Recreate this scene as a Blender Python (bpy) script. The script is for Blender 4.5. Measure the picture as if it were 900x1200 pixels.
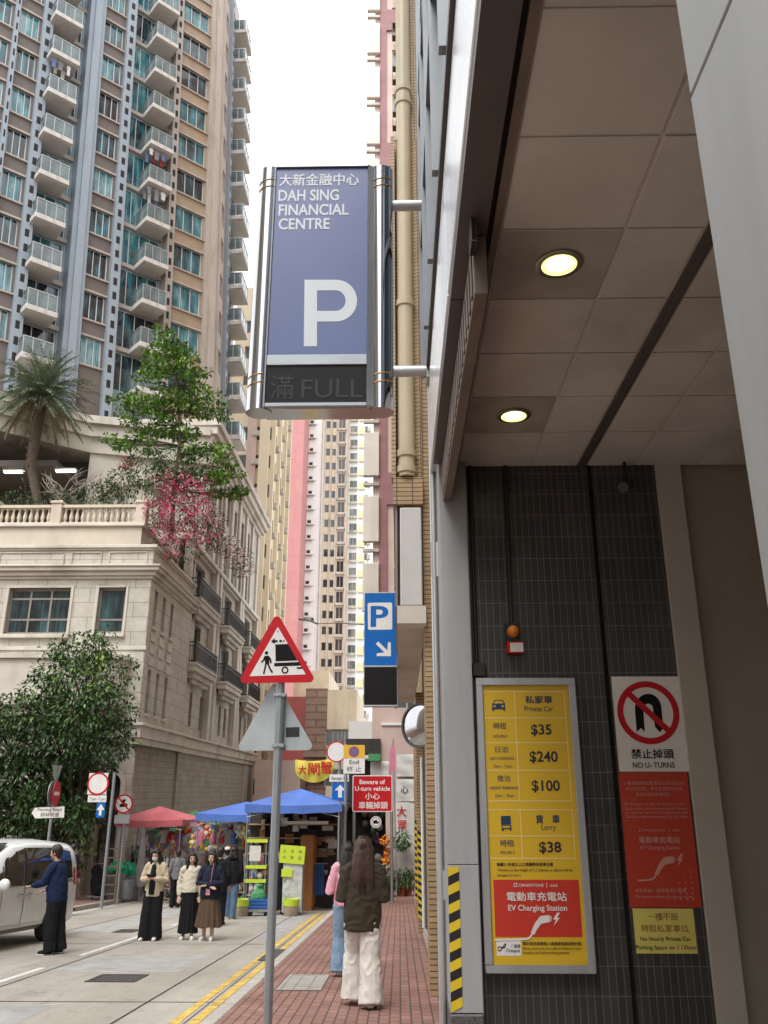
import bpy, bmesh, math, random
from mathutils import Vector, Matrix, noise

random.seed(11)
SC = bpy.context.scene
for o in list(bpy.data.objects):
    bpy.data.objects.remove(o)
COL = SC.collection
R = math.radians

# ---------------------------------------------------------------- camera
CAM_Z, PITCH, YAW = 1.5, 18.7, 1.0
cd = bpy.data.cameras.new("camera")
cam = bpy.data.objects.new("camera", cd)
COL.objects.link(cam)
cam.location = (0, 0, CAM_Z)
cam.rotation_euler = (R(90 + PITCH), 0, R(YAW))
cd.sensor_fit = 'VERTICAL'
cd.sensor_height = 36.0
cd.lens = 970 / 1200 * 36.0
cd.clip_start = 0.05
cd.clip_end = 3000
SC.camera = cam

# ---------------------------------------------------------------- sky, sun, exposure
SUN_EL, SUN_AZ = 58, 200          # azimuth clockwise from +Y: behind the camera, a little left
w = bpy.data.worlds.new("World")
SC.world = w
w.use_nodes = True
nt = w.node_tree
nt.nodes.clear()
sky = nt.nodes.new('ShaderNodeTexSky')
sky.sky_type = 'NISHITA'
sky.sun_disc = False
sky.sun_elevation = R(SUN_EL)
sky.sun_rotation = R(SUN_AZ)
sky.air_density = 1.0
sky.dust_density = 6.0
hs = nt.nodes.new('ShaderNodeHueSaturation')
hs.inputs['Saturation'].default_value = 0.07
bgn = nt.nodes.new('ShaderNodeBackground')
bgn.inputs['Strength'].default_value = 0.15
wo = nt.nodes.new('ShaderNodeOutputWorld')
nt.links.new(sky.outputs[0], hs.inputs['Color'])
cl = nt.nodes.new('ShaderNodeMixRGB')     # a bright, even cloud layer over the clear sky
cl.inputs['Fac'].default_value = 0.8
cl.inputs['Color2'].default_value = (6.6, 6.75, 7.0, 1)
nt.links.new(hs.outputs[0], cl.inputs['Color1'])
nt.links.new(cl.outputs[0], bgn.inputs['Color'])
nt.links.new(bgn.outputs[0], wo.inputs[0])

ld = bpy.data.lights.new("sun", 'SUN')
ld.energy = 0.9
ld.angle = R(25)
ld.color = (1.0, 0.96, 0.9)
sun = bpy.data.objects.new("sun", ld)
COL.objects.link(sun)
_sd = Vector((math.sin(R(SUN_AZ)) * math.cos(R(SUN_EL)), math.cos(R(SUN_AZ)) * math.cos(R(SUN_EL)), math.sin(R(SUN_EL))))
sun.rotation_euler = _sd.to_track_quat('Z', 'Y').to_euler()
sun.location = (0, 0, 60)

SC.view_settings.view_transform = 'Standard'
SC.view_settings.look = 'None'
SC.view_settings.exposure = 1.15
SC.view_settings.gamma = 1.0
SC.render.engine = 'CYCLES'
SC.cycles.max_bounces = 8
SC.cycles.diffuse_bounces = 4
SC.cycles.glossy_bounces = 4
SC.cycles.sample_clamp_indirect = 6.0
SC.cycles.caustics_reflective = False
SC.cycles.caustics_refractive = False

# ---------------------------------------------------------------- surveying helpers: where a point of the view lies on a real plane
_c, _s = math.cos(R(PITCH)), math.sin(R(PITCH))
SLOPE = 0.063


def ray(u, v):
    x, y = (u - 450) / 970, (600 - v) / 970
    f, z = _c - y * _s, _s + y * _c
    return Vector((x * math.cos(R(YAW)) - f * math.sin(R(YAW)), x * math.sin(R(YAW)) + f * math.cos(R(YAW)), z))


def PY(u, v, Y):
    r = ray(u, v)
    return r * (Y / r.y) + Vector((0, 0, CAM_Z))


def PX(u, v, X):
    r = ray(u, v)
    return r * (X / r.x) + Vector((0, 0, CAM_Z))


def gz(y, road=False):
    return -SLOPE * y - (0.12 if road else 0)


def G(u, v, road=False):
    r = ray(u, v)
    t = ((-0.12 if road else 0) - CAM_Z) / (r.z + SLOPE * r.y)
    return r * t + Vector((0, 0, CAM_Z))


# ---------------------------------------------------------------- materials
M = {}


def mat(name, col, rough=0.6, metal=0.0, var=0.12, vscale=3.0, bump=0.0, bscale=40.0, spec=0.5, emit=0.0, coat=0.0, dirt=0.0, stretch=None, trans=0.0):
    m = bpy.data.materials.new(name)
    m.use_nodes = True
    t = m.node_tree
    b = t.nodes['Principled BSDF']
    b.inputs['Roughness'].default_value = rough
    b.inputs['Metallic'].default_value = metal
    b.inputs['Specular IOR Level'].default_value = spec
    b.inputs['Coat Weight'].default_value = coat
    if trans:
        b.inputs['Transmission Weight'].default_value = trans
    c4 = (*col, 1)
    b.inputs['Base Color'].default_value = c4
    tc = t.nodes.new('ShaderNodeTexCoord')
    src = tc.outputs['Object']
    if stretch:
        mp = t.nodes.new('ShaderNodeMapping')
        mp.inputs['Scale'].default_value = stretch
        t.links.new(src, mp.inputs[0])
        src = mp.outputs[0]
    if var > 0:
        n = t.nodes.new('ShaderNodeTexNoise')
        n.inputs['Scale'].default_value = vscale
        n.inputs['Detail'].default_value = 6
        n.inputs['Roughness'].default_value = 0.65
        t.links.new(src, n.inputs['Vector'])
        rp = t.nodes.new('ShaderNodeValToRGB')
        rp.color_ramp.elements[0].position = 0.3
        rp.color_ramp.elements[1].position = 0.72
        rp.color_ramp.elements[0].color = (*[max(0, x * (1 - var)) for x in col], 1)
        rp.color_ramp.elements[1].color = (*[min(1, x * (1 + var)) for x in col], 1)
        t.links.new(n.outputs['Fac'], rp.inputs['Fac'])
        out = rp.outputs['Color']
        if dirt > 0:
            n2 = t.nodes.new('ShaderNodeTexNoise')
            n2.inputs['Scale'].default_value = vscale * 0.45
            n2.inputs['Detail'].default_value = 9
            mp2 = t.nodes.new('ShaderNodeMapping')
            mp2.inputs['Scale'].default_value = (1.6, 1.6, 0.22)
            t.links.new(tc.outputs['Object'], mp2.inputs[0])
            t.links.new(mp2.outputs[0], n2.inputs['Vector'])
            r2 = t.nodes.new('ShaderNodeValToRGB')
            r2.color_ramp.elements[0].position = 0.5
            r2.color_ramp.elements[1].position = 0.75
            mx = t.nodes.new('ShaderNodeMixRGB')
            mx.blend_type = 'MULTIPLY'
            mx.inputs['Color2'].default_value = (1 - dirt, 1 - dirt * 1.08, 1 - dirt * 1.2, 1)
            t.links.new(n2.outputs['Fac'], r2.inputs['Fac'])
            t.links.new(r2.outputs['Color'], mx.inputs['Fac'])
            t.links.new(out, mx.inputs['Color1'])
            out = mx.outputs['Color']
        t.links.new(out, b.inputs['Base Color'])
        if rough > 0.12:
            mr = t.nodes.new('ShaderNodeMapRange')
            mr.inputs['To Min'].default_value = max(0.03, rough - 0.08)
            mr.inputs['To Max'].default_value = min(1, rough + 0.08)
            t.links.new(n.outputs['Fac'], mr.inputs['Value'])
            t.links.new(mr.outputs[0], b.inputs['Roughness'])
    if bump > 0:
        n3 = t.nodes.new('ShaderNodeTexNoise')
        n3.inputs['Scale'].default_value = bscale
        n3.inputs['Detail'].default_value = 5
        t.links.new(src, n3.inputs['Vector'])
        bp = t.nodes.new('ShaderNodeBump')
        bp.inputs['Strength'].default_value = bump
        bp.inputs['Distance'].default_value = 0.02
        t.links.new(n3.outputs['Fac'], bp.inputs['Height'])
        t.links.new(bp.outputs[0], b.inputs['Normal'])
    if emit > 0:
        b.inputs['Emission Color'].default_value = c4
        b.inputs['Emission Strength'].default_value = emit
    M[name] = m
    return m


def brick(name, c1, c2, mort, bw, bh, ms, offset=0.5, plane='wall', rough=0.7, bump=0.4, dirt=0.2, spec=0.4, dist=0.004, freq=2, big=0.25, mvar=None):
    """bricks, tiles, slabs or pavers; wall: (x+y, z), floor: (x, y)"""
    m = bpy.data.materials.new(name)
    m.use_nodes = True
    t = m.node_tree
    b = t.nodes['Principled BSDF']
    b.inputs['Specular IOR Level'].default_value = spec
    tc = t.nodes.new('ShaderNodeTexCoord')
    sx = t.nodes.new('ShaderNodeSeparateXYZ')
    t.links.new(tc.outputs['Object'], sx.inputs[0])
    cb = t.nodes.new('ShaderNodeCombineXYZ')
    if plane == 'wall':
        ad = t.nodes.new('ShaderNodeMath')
        t.links.new(sx.outputs[0], ad.inputs[0])
        t.links.new(sx.outputs[1], ad.inputs[1])
        t.links.new(ad.outputs[0], cb.inputs[0])
        t.links.new(sx.outputs[2], cb.inputs[1])
    elif plane == 'floor':
        t.links.new(sx.outputs[0], cb.inputs[0])
        t.links.new(sx.outputs[1], cb.inputs[1])
    else:
        t.links.new(sx.outputs[1], cb.inputs[0])
        t.links.new(sx.outputs[0], cb.inputs[1])
    br = t.nodes.new('ShaderNodeTexBrick')
    br.offset = offset
    br.offset_frequency = freq
    br.inputs['Scale'].default_value = 1
    br.inputs['Brick Width'].default_value = bw
    br.inputs['Row Height'].default_value = bh
    br.inputs['Mortar Size'].default_value = ms
    br.inputs['Mortar Smooth'].default_value = 0.15
    br.inputs['Bias'].default_value = 0.0
    br.inputs['Color1'].default_value = (*c1, 1)
    br.inputs['Color2'].default_value = (*c2, 1)
    br.inputs['Mortar'].default_value = (*mort, 1)
    t.links.new(cb.outputs[0], br.inputs['Vector'])
    n = t.nodes.new('ShaderNodeTexNoise')
    n.inputs['Scale'].default_value = 1.3
    n.inputs['Detail'].default_value = 10
    n.inputs['Roughness'].default_value = 0.7
    t.links.new(tc.outputs['Object'], n.inputs['Vector'])
    rp = t.nodes.new('ShaderNodeValToRGB')
    rp.color_ramp.elements[0].position = 0.35
    rp.color_ramp.elements[1].position = 0.7
    rp.color_ramp.elements[0].color = (1 - dirt, 1 - dirt, 1 - dirt * 1.1, 1)
    rp.color_ramp.elements[1].color = (1, 1, 1, 1)
    t.links.new(n.outputs['Fac'], rp.inputs['Fac'])
    mx = t.nodes.new('ShaderNodeMixRGB')
    mx.blend_type = 'MULTIPLY'
    mx.inputs['Fac'].default_value = 1
    t.links.new(br.outputs['Color'], mx.inputs['Color1'])
    t.links.new(rp.outputs['Color'], mx.inputs['Color2'])
    t.links.new(mx.outputs[0], b.inputs['Base Color'])
    mr = t.nodes.new('ShaderNodeMapRange')
    mr.inputs['To Min'].default_value = max(0.05, rough - 0.12)
    mr.inputs['To Max'].default_value = min(1, rough + 0.12)
    t.links.new(n.outputs['Fac'], mr.inputs['Value'])
    t.links.new(mr.outputs[0], b.inputs['Roughness'])
    bp = t.nodes.new('ShaderNodeBump')
    bp.invert = True
    bp.inputs['Strength'].default_value = bump
    bp.inputs['Distance'].default_value = dist
    n4 = t.nodes.new('ShaderNodeTexNoise')
    n4.inputs['Scale'].default_value = 60
    mu = t.nodes.new('ShaderNodeMath')
    mu.operation = 'MULTIPLY_ADD'
    mu.inputs[1].default_value = 0.3
    t.links.new(tc.outputs['Object'], n4.inputs['Vector'])
    t.links.new(n4.outputs['Fac'], mu.inputs[0])
    t.links.new(br.outputs['Fac'], mu.inputs[2])
    t.links.new(mu.outputs[0], bp.inputs['Height'])
    t.links.new(bp.outputs[0], b.inputs['Normal'])
    M[name] = m
    return m


def pane_mat(name, cols, rough=0.06, stripe=0.0, spec=0.8):
    """window glass: each pane takes its own tint, some with curtains behind"""
    m = bpy.data.materials.new(name)
    m.use_nodes = True
    t = m.node_tree
    b = t.nodes['Principled BSDF']
    b.inputs['Roughness'].default_value = rough
    b.inputs['Specular IOR Level'].default_value = spec
    oi = t.nodes.new('ShaderNodeObjectInfo')
    tc = t.nodes.new('ShaderNodeTexCoord')
    ad = t.nodes.new('ShaderNodeVectorMath')
    mu = t.nodes.new('ShaderNodeMath')
    mu.operation = 'MULTIPLY'
    mu.inputs[1].default_value = 37.0
    t.links.new(oi.outputs['Random'], mu.inputs[0])
    t.links.new(tc.outputs['Object'], ad.inputs[0])
    t.links.new(mu.outputs[0], ad.inputs[1])
    mp = t.nodes.new('ShaderNodeMapping')
    mp.inputs['Scale'].default_value = (1.6, 1.6, 0.5)
    t.links.new(ad.outputs[0], mp.inputs[0])
    n = t.nodes.new('ShaderNodeTexNoise')
    n.inputs['Scale'].default_value = 1.2
    n.inputs['Detail'].default_value = 4
    t.links.new(mp.outputs[0], n.inputs['Vector'])
    m2 = t.nodes.new('ShaderNodeMapping')
    m2.inputs['Scale'].default_value = (11, 11, 0.15)
    t.links.new(ad.outputs[0], m2.inputs[0])
    n2 = t.nodes.new('ShaderNodeTexNoise')
    n2.inputs['Scale'].default_value = 1.5
    t.links.new(m2.outputs[0], n2.inputs['Vector'])
    a2 = t.nodes.new('ShaderNodeMath')
    a2.operation = 'MULTIPLY_ADD'
    a2.inputs[1].default_value = stripe
    t.links.new(n2.outputs['Fac'], a2.inputs[0])
    t.links.new(n.outputs['Fac'], a2.inputs[2])
    a3 = t.nodes.new('ShaderNodeMath')
    a3.operation = 'MULTIPLY_ADD'
    a3.inputs[1].default_value = 0.5
    a3.inputs[2].default_value = -0.25 - stripe * 0.5
    t.links.new(oi.outputs['Random'], a3.inputs[0])
    a4 = t.nodes.new('ShaderNodeMath')
    t.links.new(a2.outputs[0], a4.inputs[0])
    t.links.new(a3.outputs[0], a4.inputs[1])
    rp = t.nodes.new('ShaderNodeValToRGB')
    els = rp.color_ramp.elements
    els[0].position, els[1].position = 0.25, 0.75
    els[0].color, els[1].color = (*cols[0], 1), (*cols[-1], 1)
    for i, cc in enumerate(cols[1:-1]):
        e = els.new(0.25 + 0.5 * (i + 1) / (len(cols) - 1))
        e.color = (*cc, 1)
    t.links.new(a4.outputs[0], rp.inputs['Fac'])
    t.links.new(rp.outputs['Color'], b.inputs['Base Color'])
    M[name] = m
    return m


# ---------------------------------------------------------------- mesh builder
WM = {}          # world matrix of every thing's root


class MB:
    def __init__(self):
        self.v, self.f, self.m, self.sm = [], [], [], []
        self.X = Matrix.Identity(4)

    def add(self, verts, faces, m=0, smooth=False):
        b = len(self.v)
        X = self.X
        self.v += [tuple(X @ Vector(p)) for p in verts]
        self.f += [tuple(b + i for i in f) for f in faces]
        self.m += [m] * len(faces)
        self.sm += [smooth] * len(faces)
        return self

    def box(self, x0, x1, y0, y1, z0, z1, m=0):
        return self.add([(x0, y0, z0), (x1, y0, z0), (x1, y1, z0), (x0, y1, z0), (x0, y0, z1), (x1, y0, z1), (x1, y1, z1), (x0, y1, z1)],
                        [(0, 3, 2, 1), (4, 5, 6, 7), (0, 1, 5, 4), (1, 2, 6, 5), (2, 3, 7, 6), (3, 0, 4, 7)], m)

    def quad(self, a, b, c, d, m=0):
        return self.add([a, b, c, d], [(0, 1, 2, 3)], m)

    def prism(self, pts, z0, z1, m=0):           # plan polygon (counter-clockwise) raised from z0 to z1
        n = len(pts)
        self.add([(x, y, z0) for x, y in pts] + [(x, y, z1) for x, y in pts],
                 [tuple(range(n - 1, -1, -1)), tuple(range(n, 2 * n))] + [(i, (i + 1) % n, n + (i + 1) % n, n + i) for i in range(n)], m)
        return self

    def plate(self, pts, y0, y1, m=0):           # outline in x,z (counter-clockwise seen from -y), front at y0, back at y1
        n = len(pts)
        self.add([(x, y0, z) for x, z in pts] + [(x, y1, z) for x, z in pts],
                 [tuple(range(n)), tuple(range(2 * n - 1, n - 1, -1))] + [((i + 1) % n, i, n + i, n + (i + 1) % n) for i in range(n)], m)
        return self

    def profile(self, pts, x0, x1, m=0):         # outline in y,z swept along x
        n = len(pts)
        self.add([(x0, y, z) for y, z in pts] + [(x1, y, z) for y, z in pts],
                 [tuple(range(n - 1, -1, -1)), tuple(range(n, 2 * n))] + [(i, (i + 1) % n, n + (i + 1) % n, n + i) for i in range(n)], m)
        return self

    def ring(self, cx, cz, r0, r1, y0, y1, m=0, n=48):   # flat annulus facing -y
        vs, fs = [], []
        for i in range(n):
            a = 2 * math.pi * i / n
            for r in (r0, r1):
                for y in (y0, y1):
                    vs.append((cx + r * math.cos(a), y, cz + r * math.sin(a)))
        for i in range(n):
            j = (i + 1) % n
            a, b = 4 * i, 4 * j
            fs += [(a, a + 2, b + 2, b), (a + 1, b + 1, b + 3, a + 3), (a + 2, a + 3, b + 3, b + 2), (a, b, b + 1, a + 1)]
        return self.add(vs, fs, m)

    def disc(self, cx, cz, r, y0, y1, m=0, n=40):
        return self.plate([(cx + r * math.cos(2 * math.pi * i / n), cz + r * math.sin(2 * math.pi * i / n)) for i in range(n)], y0, y1, m)

    def bar(self, x0, z0, x1, z1, wd, y0, y1, m=0):      # flat strip in x,z
        d = Vector((x1 - x0, z1 - z0)).normalized() * wd / 2
        n = Vector((-d.y, d.x))
        return self.plate([(x0 - n.x, z0 - n.y), (x1 - n.x, z1 - n.y), (x1 + n.x, z1 + n.y), (x0 + n.x, z0 + n.y)], y0, y1, m)

    def tube(self, pts, r, n=10, m=0, smooth=True, cap=True, ref=None):
        """swept tube; r: one radius, or per point a radius or (rx, ry)"""
        pts = [Vector(p) for p in pts]
        k = len(pts)
        rs = r if isinstance(r, (list, tuple)) else [r] * k
        rs = [(q, q) if not isinstance(q, (tuple, list)) else q for q in rs]
        vs, fs = [], []
        for i, p in enumerate(pts):
            d = (pts[min(i + 1, k - 1)] - pts[max(i - 1, 0)])
            d = d.normalized() if d.length > 1e-9 else Vector((0, 0, 1))
            rf = Vector(ref) if ref else (Vector((1, 0, 0)) if abs(d.x) < 0.9 else Vector((0, 1, 0)))
            a = (rf - d * rf.dot(d)).normalized()
            b = d.cross(a)
            for j in range(n):
                t = 2 * math.pi * j / n
                vs.append(p + a * (math.cos(t) * rs[i][0]) + b * (math.sin(t) * rs[i][1]))
        for i in range(k - 1):
            for j in range(n):
                jj = (j + 1) % n
                fs.append((i * n + j, i * n + jj, (i + 1) * n + jj, (i + 1) * n + j))
        if cap:
            fs += [tuple(range(n - 1, -1, -1)), tuple((k - 1) * n + j for j in range(n))]
        return self.add(vs, fs, m, smooth)

    def ball(self, c, r, n=12, k=8, m=0):
        rx, ry, rz = r if isinstance(r, (tuple, list)) else (r, r, r)
        vs, fs = [(c[0], c[1], c[2] - rz)], []
        for i in range(1, k):
            t = math.pi * i / k - math.pi / 2
            for j in range(n):
                a = 2 * math.pi * j / n
                vs.append((c[0] + rx * math.cos(t) * math.cos(a), c[1] + ry * math.cos(t) * math.sin(a), c[2] + rz * math.sin(t)))
        vs.append((c[0], c[1], c[2] + rz))
        for j in range(n):
            fs.append((0, 1 + (j + 1) % n, 1 + j))
        for i in range(k - 2):
            for j in range(n):
                jj = (j + 1) % n
                fs.append((1 + i * n + j, 1 + i * n + jj, 1 + (i + 1) * n + jj, 1 + (i + 1) * n + j))
        b = 1 + (k - 2) * n
        for j in range(n):
            fs.append((b + j, b + (j + 1) % n, len(vs) - 1))
        return self.add(vs, fs, m, True)

    def lathe(self, prof, c=(0, 0, 0), n=20, m=0, smooth=True):  # prof: (r, z)
        vs, fs = [], []
        for r, z in prof:
            for j in range(n):
                a = 2 * math.pi * j / n
                vs.append((c[0] + r * math.cos(a), c[1] + r * math.sin(a), c[2] + z))
        for i in range(len(prof) - 1):
            for j in range(n):
                jj = (j + 1) % n
                fs.append((i * n + j, i * n + jj, (i + 1) * n + jj, (i + 1) * n + j))
        fs += [tuple(range(n - 1, -1, -1)), tuple((len(prof) - 1) * n + j for j in range(n))]
        return self.add(vs, fs, m, smooth)

    def wall(self, u0, u1, z0, z1, holes=(), depth=0.25, thick=None, m=0, mr=None):
        """wall in the x,z plane at y=0 facing -y, real openings with reveals; holes: (u0,u1,z0,z1)"""
        us = sorted(set([u0, u1] + [q for h in holes for q in h[:2] if u0 < q < u1]))
        zs = sorted(set([z0, z1] + [q for h in holes for q in h[2:4] if z0 < q < z1]))
        for i in range(len(us) - 1):
            for j in range(len(zs) - 1):
                cu, cz = (us[i] + us[i + 1]) / 2, (zs[j] + zs[j + 1]) / 2
                if any(h[0] < cu < h[1] and h[2] < cz < h[3] for h in holes):
                    continue
                self.quad((us[i], 0, zs[j]), (us[i + 1], 0, zs[j]), (us[i + 1], 0, zs[j + 1]), (us[i], 0, zs[j + 1]), m)
        mr = m if mr is None else mr
        for a, b, c, d in [h[:4] for h in holes]:
            D = depth
            self.quad((a, 0, c), (a, D, c), (b, D, c), (b, 0, c), mr)
            self.quad((a, 0, d), (b, 0, d), (b, D, d), (a, D, d), mr)
            self.quad((a, 0, c), (a, 0, d), (a, D, d), (a, D, c), mr)
            self.quad((b, 0, c), (b, D, c), (b, D, d), (b, 0, d), mr)
        return self

    def text(self, s, x, z, h, y, m=0, align='c', maxw=None, width=None, bold=0.0, th=0.002):
        """lettering facing -y; h = capital / glyph height"""
        vs, fs, x0, x1 = glyphs(s, bold)
        kx = kz = h / 0.70 if ord(max(s)) < 0x2e80 else h / 0.93
        if ord(max(s)) >= 0x2e80:
            z = z + 0.09 * kz
        if width:
            kx = width / (x1 - x0)
        elif maxw and (x1 - x0) * kx > maxw:
            kx = maxw / (x1 - x0)
        ox = {'l': -x0 * kx, 'c': -(x0 + x1) / 2 * kx, 'r': -x1 * kx}[align]
        self.add([(x + ox + a * kx, y - th * (1 if c > 0 else 0), z + b * kz) for a, b, c in vs], fs, m)
        return self

    def split_build(self, name, mats, parent=None, **k):
        """one object for each separate piece of the mesh"""
        par = list(range(len(self.v)))

        def find(a):
            while par[a] != a:
                par[a] = par[par[a]]
                a = par[a]
            return a
        for f in self.f:
            for q in f[1:]:
                par[find(q)] = find(f[0])
        groups = {}
        for i, f in enumerate(self.f):
            groups.setdefault(find(f[0]), []).append(i)
        for ids in groups.values():
            b = MB()
            used = sorted({q for i in ids for q in self.f[i]})
            mp = {q: j for j, q in enumerate(used)}
            b.v = [self.v[q] for q in used]
            b.f = [tuple(mp[q] for q in self.f[i]) for i in ids]
            b.m = [self.m[i] for i in ids]
            b.sm = [self.sm[i] for i in ids]
            b.build(name, mats, parent, **k)

    def build(self, name, mats, parent=None, world=False, loc=None, rz=0, bevel=0.0, seg=1, remesh=0.0, smooth_it=0, post=None, sharp=35):
        mats = [mats] if not isinstance(mats, (list, tuple)) else mats
        vs = self.v
        if world and parent is not None:
            I = WM[parent.name].inverted()
            vs = [tuple(I @ Vector(p)) for p in vs]
        me = bpy.data.meshes.new(name)
        me.from_pydata(vs, [], self.f)
        for mm in mats:
            me.materials.append(M[mm])
        me.polygons.foreach_set('material_index', self.m)
        me.polygons.foreach_set('use_smooth', self.sm)
        if bevel > 0:
            bm = bmesh.new()
            bm.from_mesh(me)
            bmesh.ops.remove_doubles(bm, verts=bm.verts, dist=1e-5)
            es = [e for e in bm.edges if len(e.link_faces) == 2 and e.calc_face_angle(0) > R(30)]
            bmesh.ops.bevel(bm, geom=es, offset=bevel, segments=seg, profile=0.5, affect='EDGES', clamp_overlap=True)
            bm.to_mesh(me)
            bm.free()
            if seg > 1:
                for p in me.polygons:
                    p.use_smooth = True
                me.set_sharp_from_angle(angle=R(sharp))
        elif any(self.sm):
            me.set_sharp_from_angle(angle=R(50))
        if remesh > 0:
            o = bpy.data.objects.new("tmp", me)
            r = o.modifiers.new("r", 'REMESH')
            r.mode = 'VOXEL'
            r.voxel_size = remesh
            r.use_smooth_shade = True
            if smooth_it:
                s = o.modifiers.new("s", 'SMOOTH')
                s.iterations = smooth_it
                s.factor = 0.5
            m2 = evaluated(o)
            bpy.data.objects.remove(o)
            bpy.data.meshes.remove(me)
            me = m2
            me.name = name
            me.materials.clear()
            for mm in mats:
                me.materials.append(M[mm])
            for p in me.polygons:
                p.use_smooth = True
                p.material_index = 0
        if post:
            post(me)
        o = bpy.data.objects.new(name, me)
        COL.objects.link(o)
        if parent is not None:
            o.parent = parent
        if loc is not None:
            o.location = loc
        o.rotation_euler = (0, 0, rz)
        if parent is None:
            WM[o.name] = Matrix.Translation(loc or (0, 0, 0)) @ Matrix.Rotation(rz, 4, 'Z')
        return o


TMP = bpy.data.scenes.new('workbench')      # shapes are evaluated here, away from the big scene


def evaluated(o):
    TMP.collection.objects.link(o)
    vl = TMP.view_layers[0]
    vl.update()
    me = bpy.data.meshes.new_from_object(o.evaluated_get(vl.depsgraph))
    TMP.collection.objects.unlink(o)
    return me


_GL = {}


def glyphs(s, bold):
    k = (s, bold)
    if k not in _GL:
        c = bpy.data.curves.new('lettering', 'FONT')
        c.body = s
        c.size = 1
        c.extrude = 0.5
        c.offset = bold
        c.resolution_u = 4
        o = bpy.data.objects.new('lettering', c)
        me = evaluated(o)
        vs = [tuple(v.co) for v in me.vertices]
        fs = [tuple(p.vertices) for p in me.polygons]
        bpy.data.objects.remove(o)
        bpy.data.curves.remove(c)
        bpy.data.meshes.remove(me)
        xs = [v[0] for v in vs] or [0, 1]
        _GL[k] = (vs, fs, min(xs), max(xs))
    return _GL[k]


def tag(o, label=None, cat=None, group=None, kind=None):
    if label:
        o['label'] = label
    if cat:
        o['category'] = cat
    if group:
        o['group'] = group
    if kind:
        o['kind'] = kind
    return o


def thing(name, label, cat, loc=(0, 0, 0), rz=0, group=None):
    o = bpy.data.objects.new(name, None)
    o.empty_display_size = 0.2
    COL.objects.link(o)
    o.location = loc
    o.rotation_euler = (0, 0, rz)
    WM[o.name] = Matrix.Translation(loc) @ Matrix.Rotation(rz, 4, 'Z')
    return tag(o, label, cat, group)


def struct(mb, name, mats, **k):
    return tag(mb.build(name, mats, **k), kind='structure')


def copy_part(o, parent, loc, rz=0):
    c = o.copy()
    COL.objects.link(c)
    c.parent = parent
    c.location = loc
    c.rotation_euler = (0, 0, rz)
    for ch in list(o.children):
        d = ch.copy()
        COL.objects.link(d)
        d.parent = c
    return c


def copy_thing(o, loc, rz, label, scale=None):
    c = o.copy()
    COL.objects.link(c)
    c.location = loc
    c.rotation_euler = (0, 0, rz)
    c['label'] = label
    if scale:
        c.scale = scale
    for ch in list(o.children):
        d = ch.copy()
        COL.objects.link(d)
        d.parent = c
        for g in list(ch.children):
            e = g.copy()
            COL.objects.link(e)
            e.parent = d
    return c


def T(x, y, z, rz=0):
    return Matrix.Translation((x, y, z)) @ Matrix.Rotation(rz, 4, 'Z')

# ---------------------------------------------------------------- palette
mat('white_paint', (0.72, 0.72, 0.70), 0.5, var=0.08, dirt=0.15)
mat('road_white', (0.66, 0.65, 0.62), 0.7, var=0.25, vscale=9)
mat('road_yellow', (0.62, 0.42, 0.09), 0.7, var=0.4, vscale=7, dirt=0.3)
mat('steel_grey', (0.30, 0.33, 0.35), 0.45, 0.6, var=0.12, bump=0.05)
mat('sign_back', (0.40, 0.45, 0.46), 0.5, 0.35, var=0.15, dirt=0.25)
mat('sign_red', (0.50, 0.014, 0.022), 0.5, spec=0.2, var=0.06, dirt=0.12)
mat('sign_white', (0.74, 0.73, 0.71), 0.4, var=0.05, dirt=0.12)
mat('sign_black', (0.008, 0.008, 0.009), 0.6, spec=0.15, var=0.1)
mat('sign_blue', (0.006, 0.13, 0.46), 0.4, spec=0.25, var=0.05, dirt=0.06)
mat('sign_yellow', (0.70, 0.42, 0.03), 0.4, var=0.05)
mat('deep_blue', (0.095, 0.13, 0.295), 0.33, var=0.06, vscale=1.2)
mat('pale_letter', (0.62, 0.66, 0.70), 0.4, var=0.04)
mat('led_black', (0.010, 0.009, 0.010), 0.55, spec=0.2, var=0.1)
mat('led_dim', (0.042, 0.040, 0.041), 0.5, spec=0.2, var=0.1)
mat('chrome', (0.45, 0.45, 0.46), 0.10, 1.0, var=0.10, vscale=1.0, stretch=(3, 3, 0.4))
mat('brass', (0.50, 0.30, 0.10), 0.3, 1.0, var=0.15)
mat('aluminium', (0.50, 0.51, 0.52), 0.38, 0.75, var=0.10, vscale=2, stretch=(4, 4, 0.4), dirt=0.12)
mat('panel_grey', (0.40, 0.41, 0.43), 0.42, 0.15, var=0.08, vscale=1.2, dirt=0.28, stretch=(4, 4, 0.5))
mat('fascia_white', (0.72, 0.73, 0.75), 0.25, 0.35, var=0.05, dirt=0.12)
mat('column_grey', (0.27, 0.275, 0.27), 0.45, 0.15, var=0.12, vscale=1.5, dirt=0.42, bump=0.02, stretch=(5, 5, 0.6))
mat('soffit_brown', (0.085, 0.072, 0.068), 0.45, var=0.12)
mat('soffit_tan', (0.16, 0.12, 0.095), 0.55, var=0.15, dirt=0.3)
mat('ceiling_panel', (0.55, 0.515, 0.475), 0.65, 0.0, var=0.10, vscale=1.5, dirt=0.26, bump=0.03, bscale=120)
mat('ceiling_stained', (0.37, 0.335, 0.30), 0.65, 0.0, var=0.18, vscale=2.5, dirt=0.35, bump=0.03, bscale=120)
mat('ceiling_trim', (0.55, 0.51, 0.47), 0.5, var=0.15)
mat('dark_gap', (0.012, 0.011, 0.010), 0.8, var=0)
mat('inner_wall', (0.30, 0.26, 0.21), 0.7, var=0.10, vscale=1, dirt=0.2)
mat('inner_pilaster', (0.44, 0.40, 0.35), 0.6, var=0.08, vscale=1, dirt=0.15)
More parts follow.
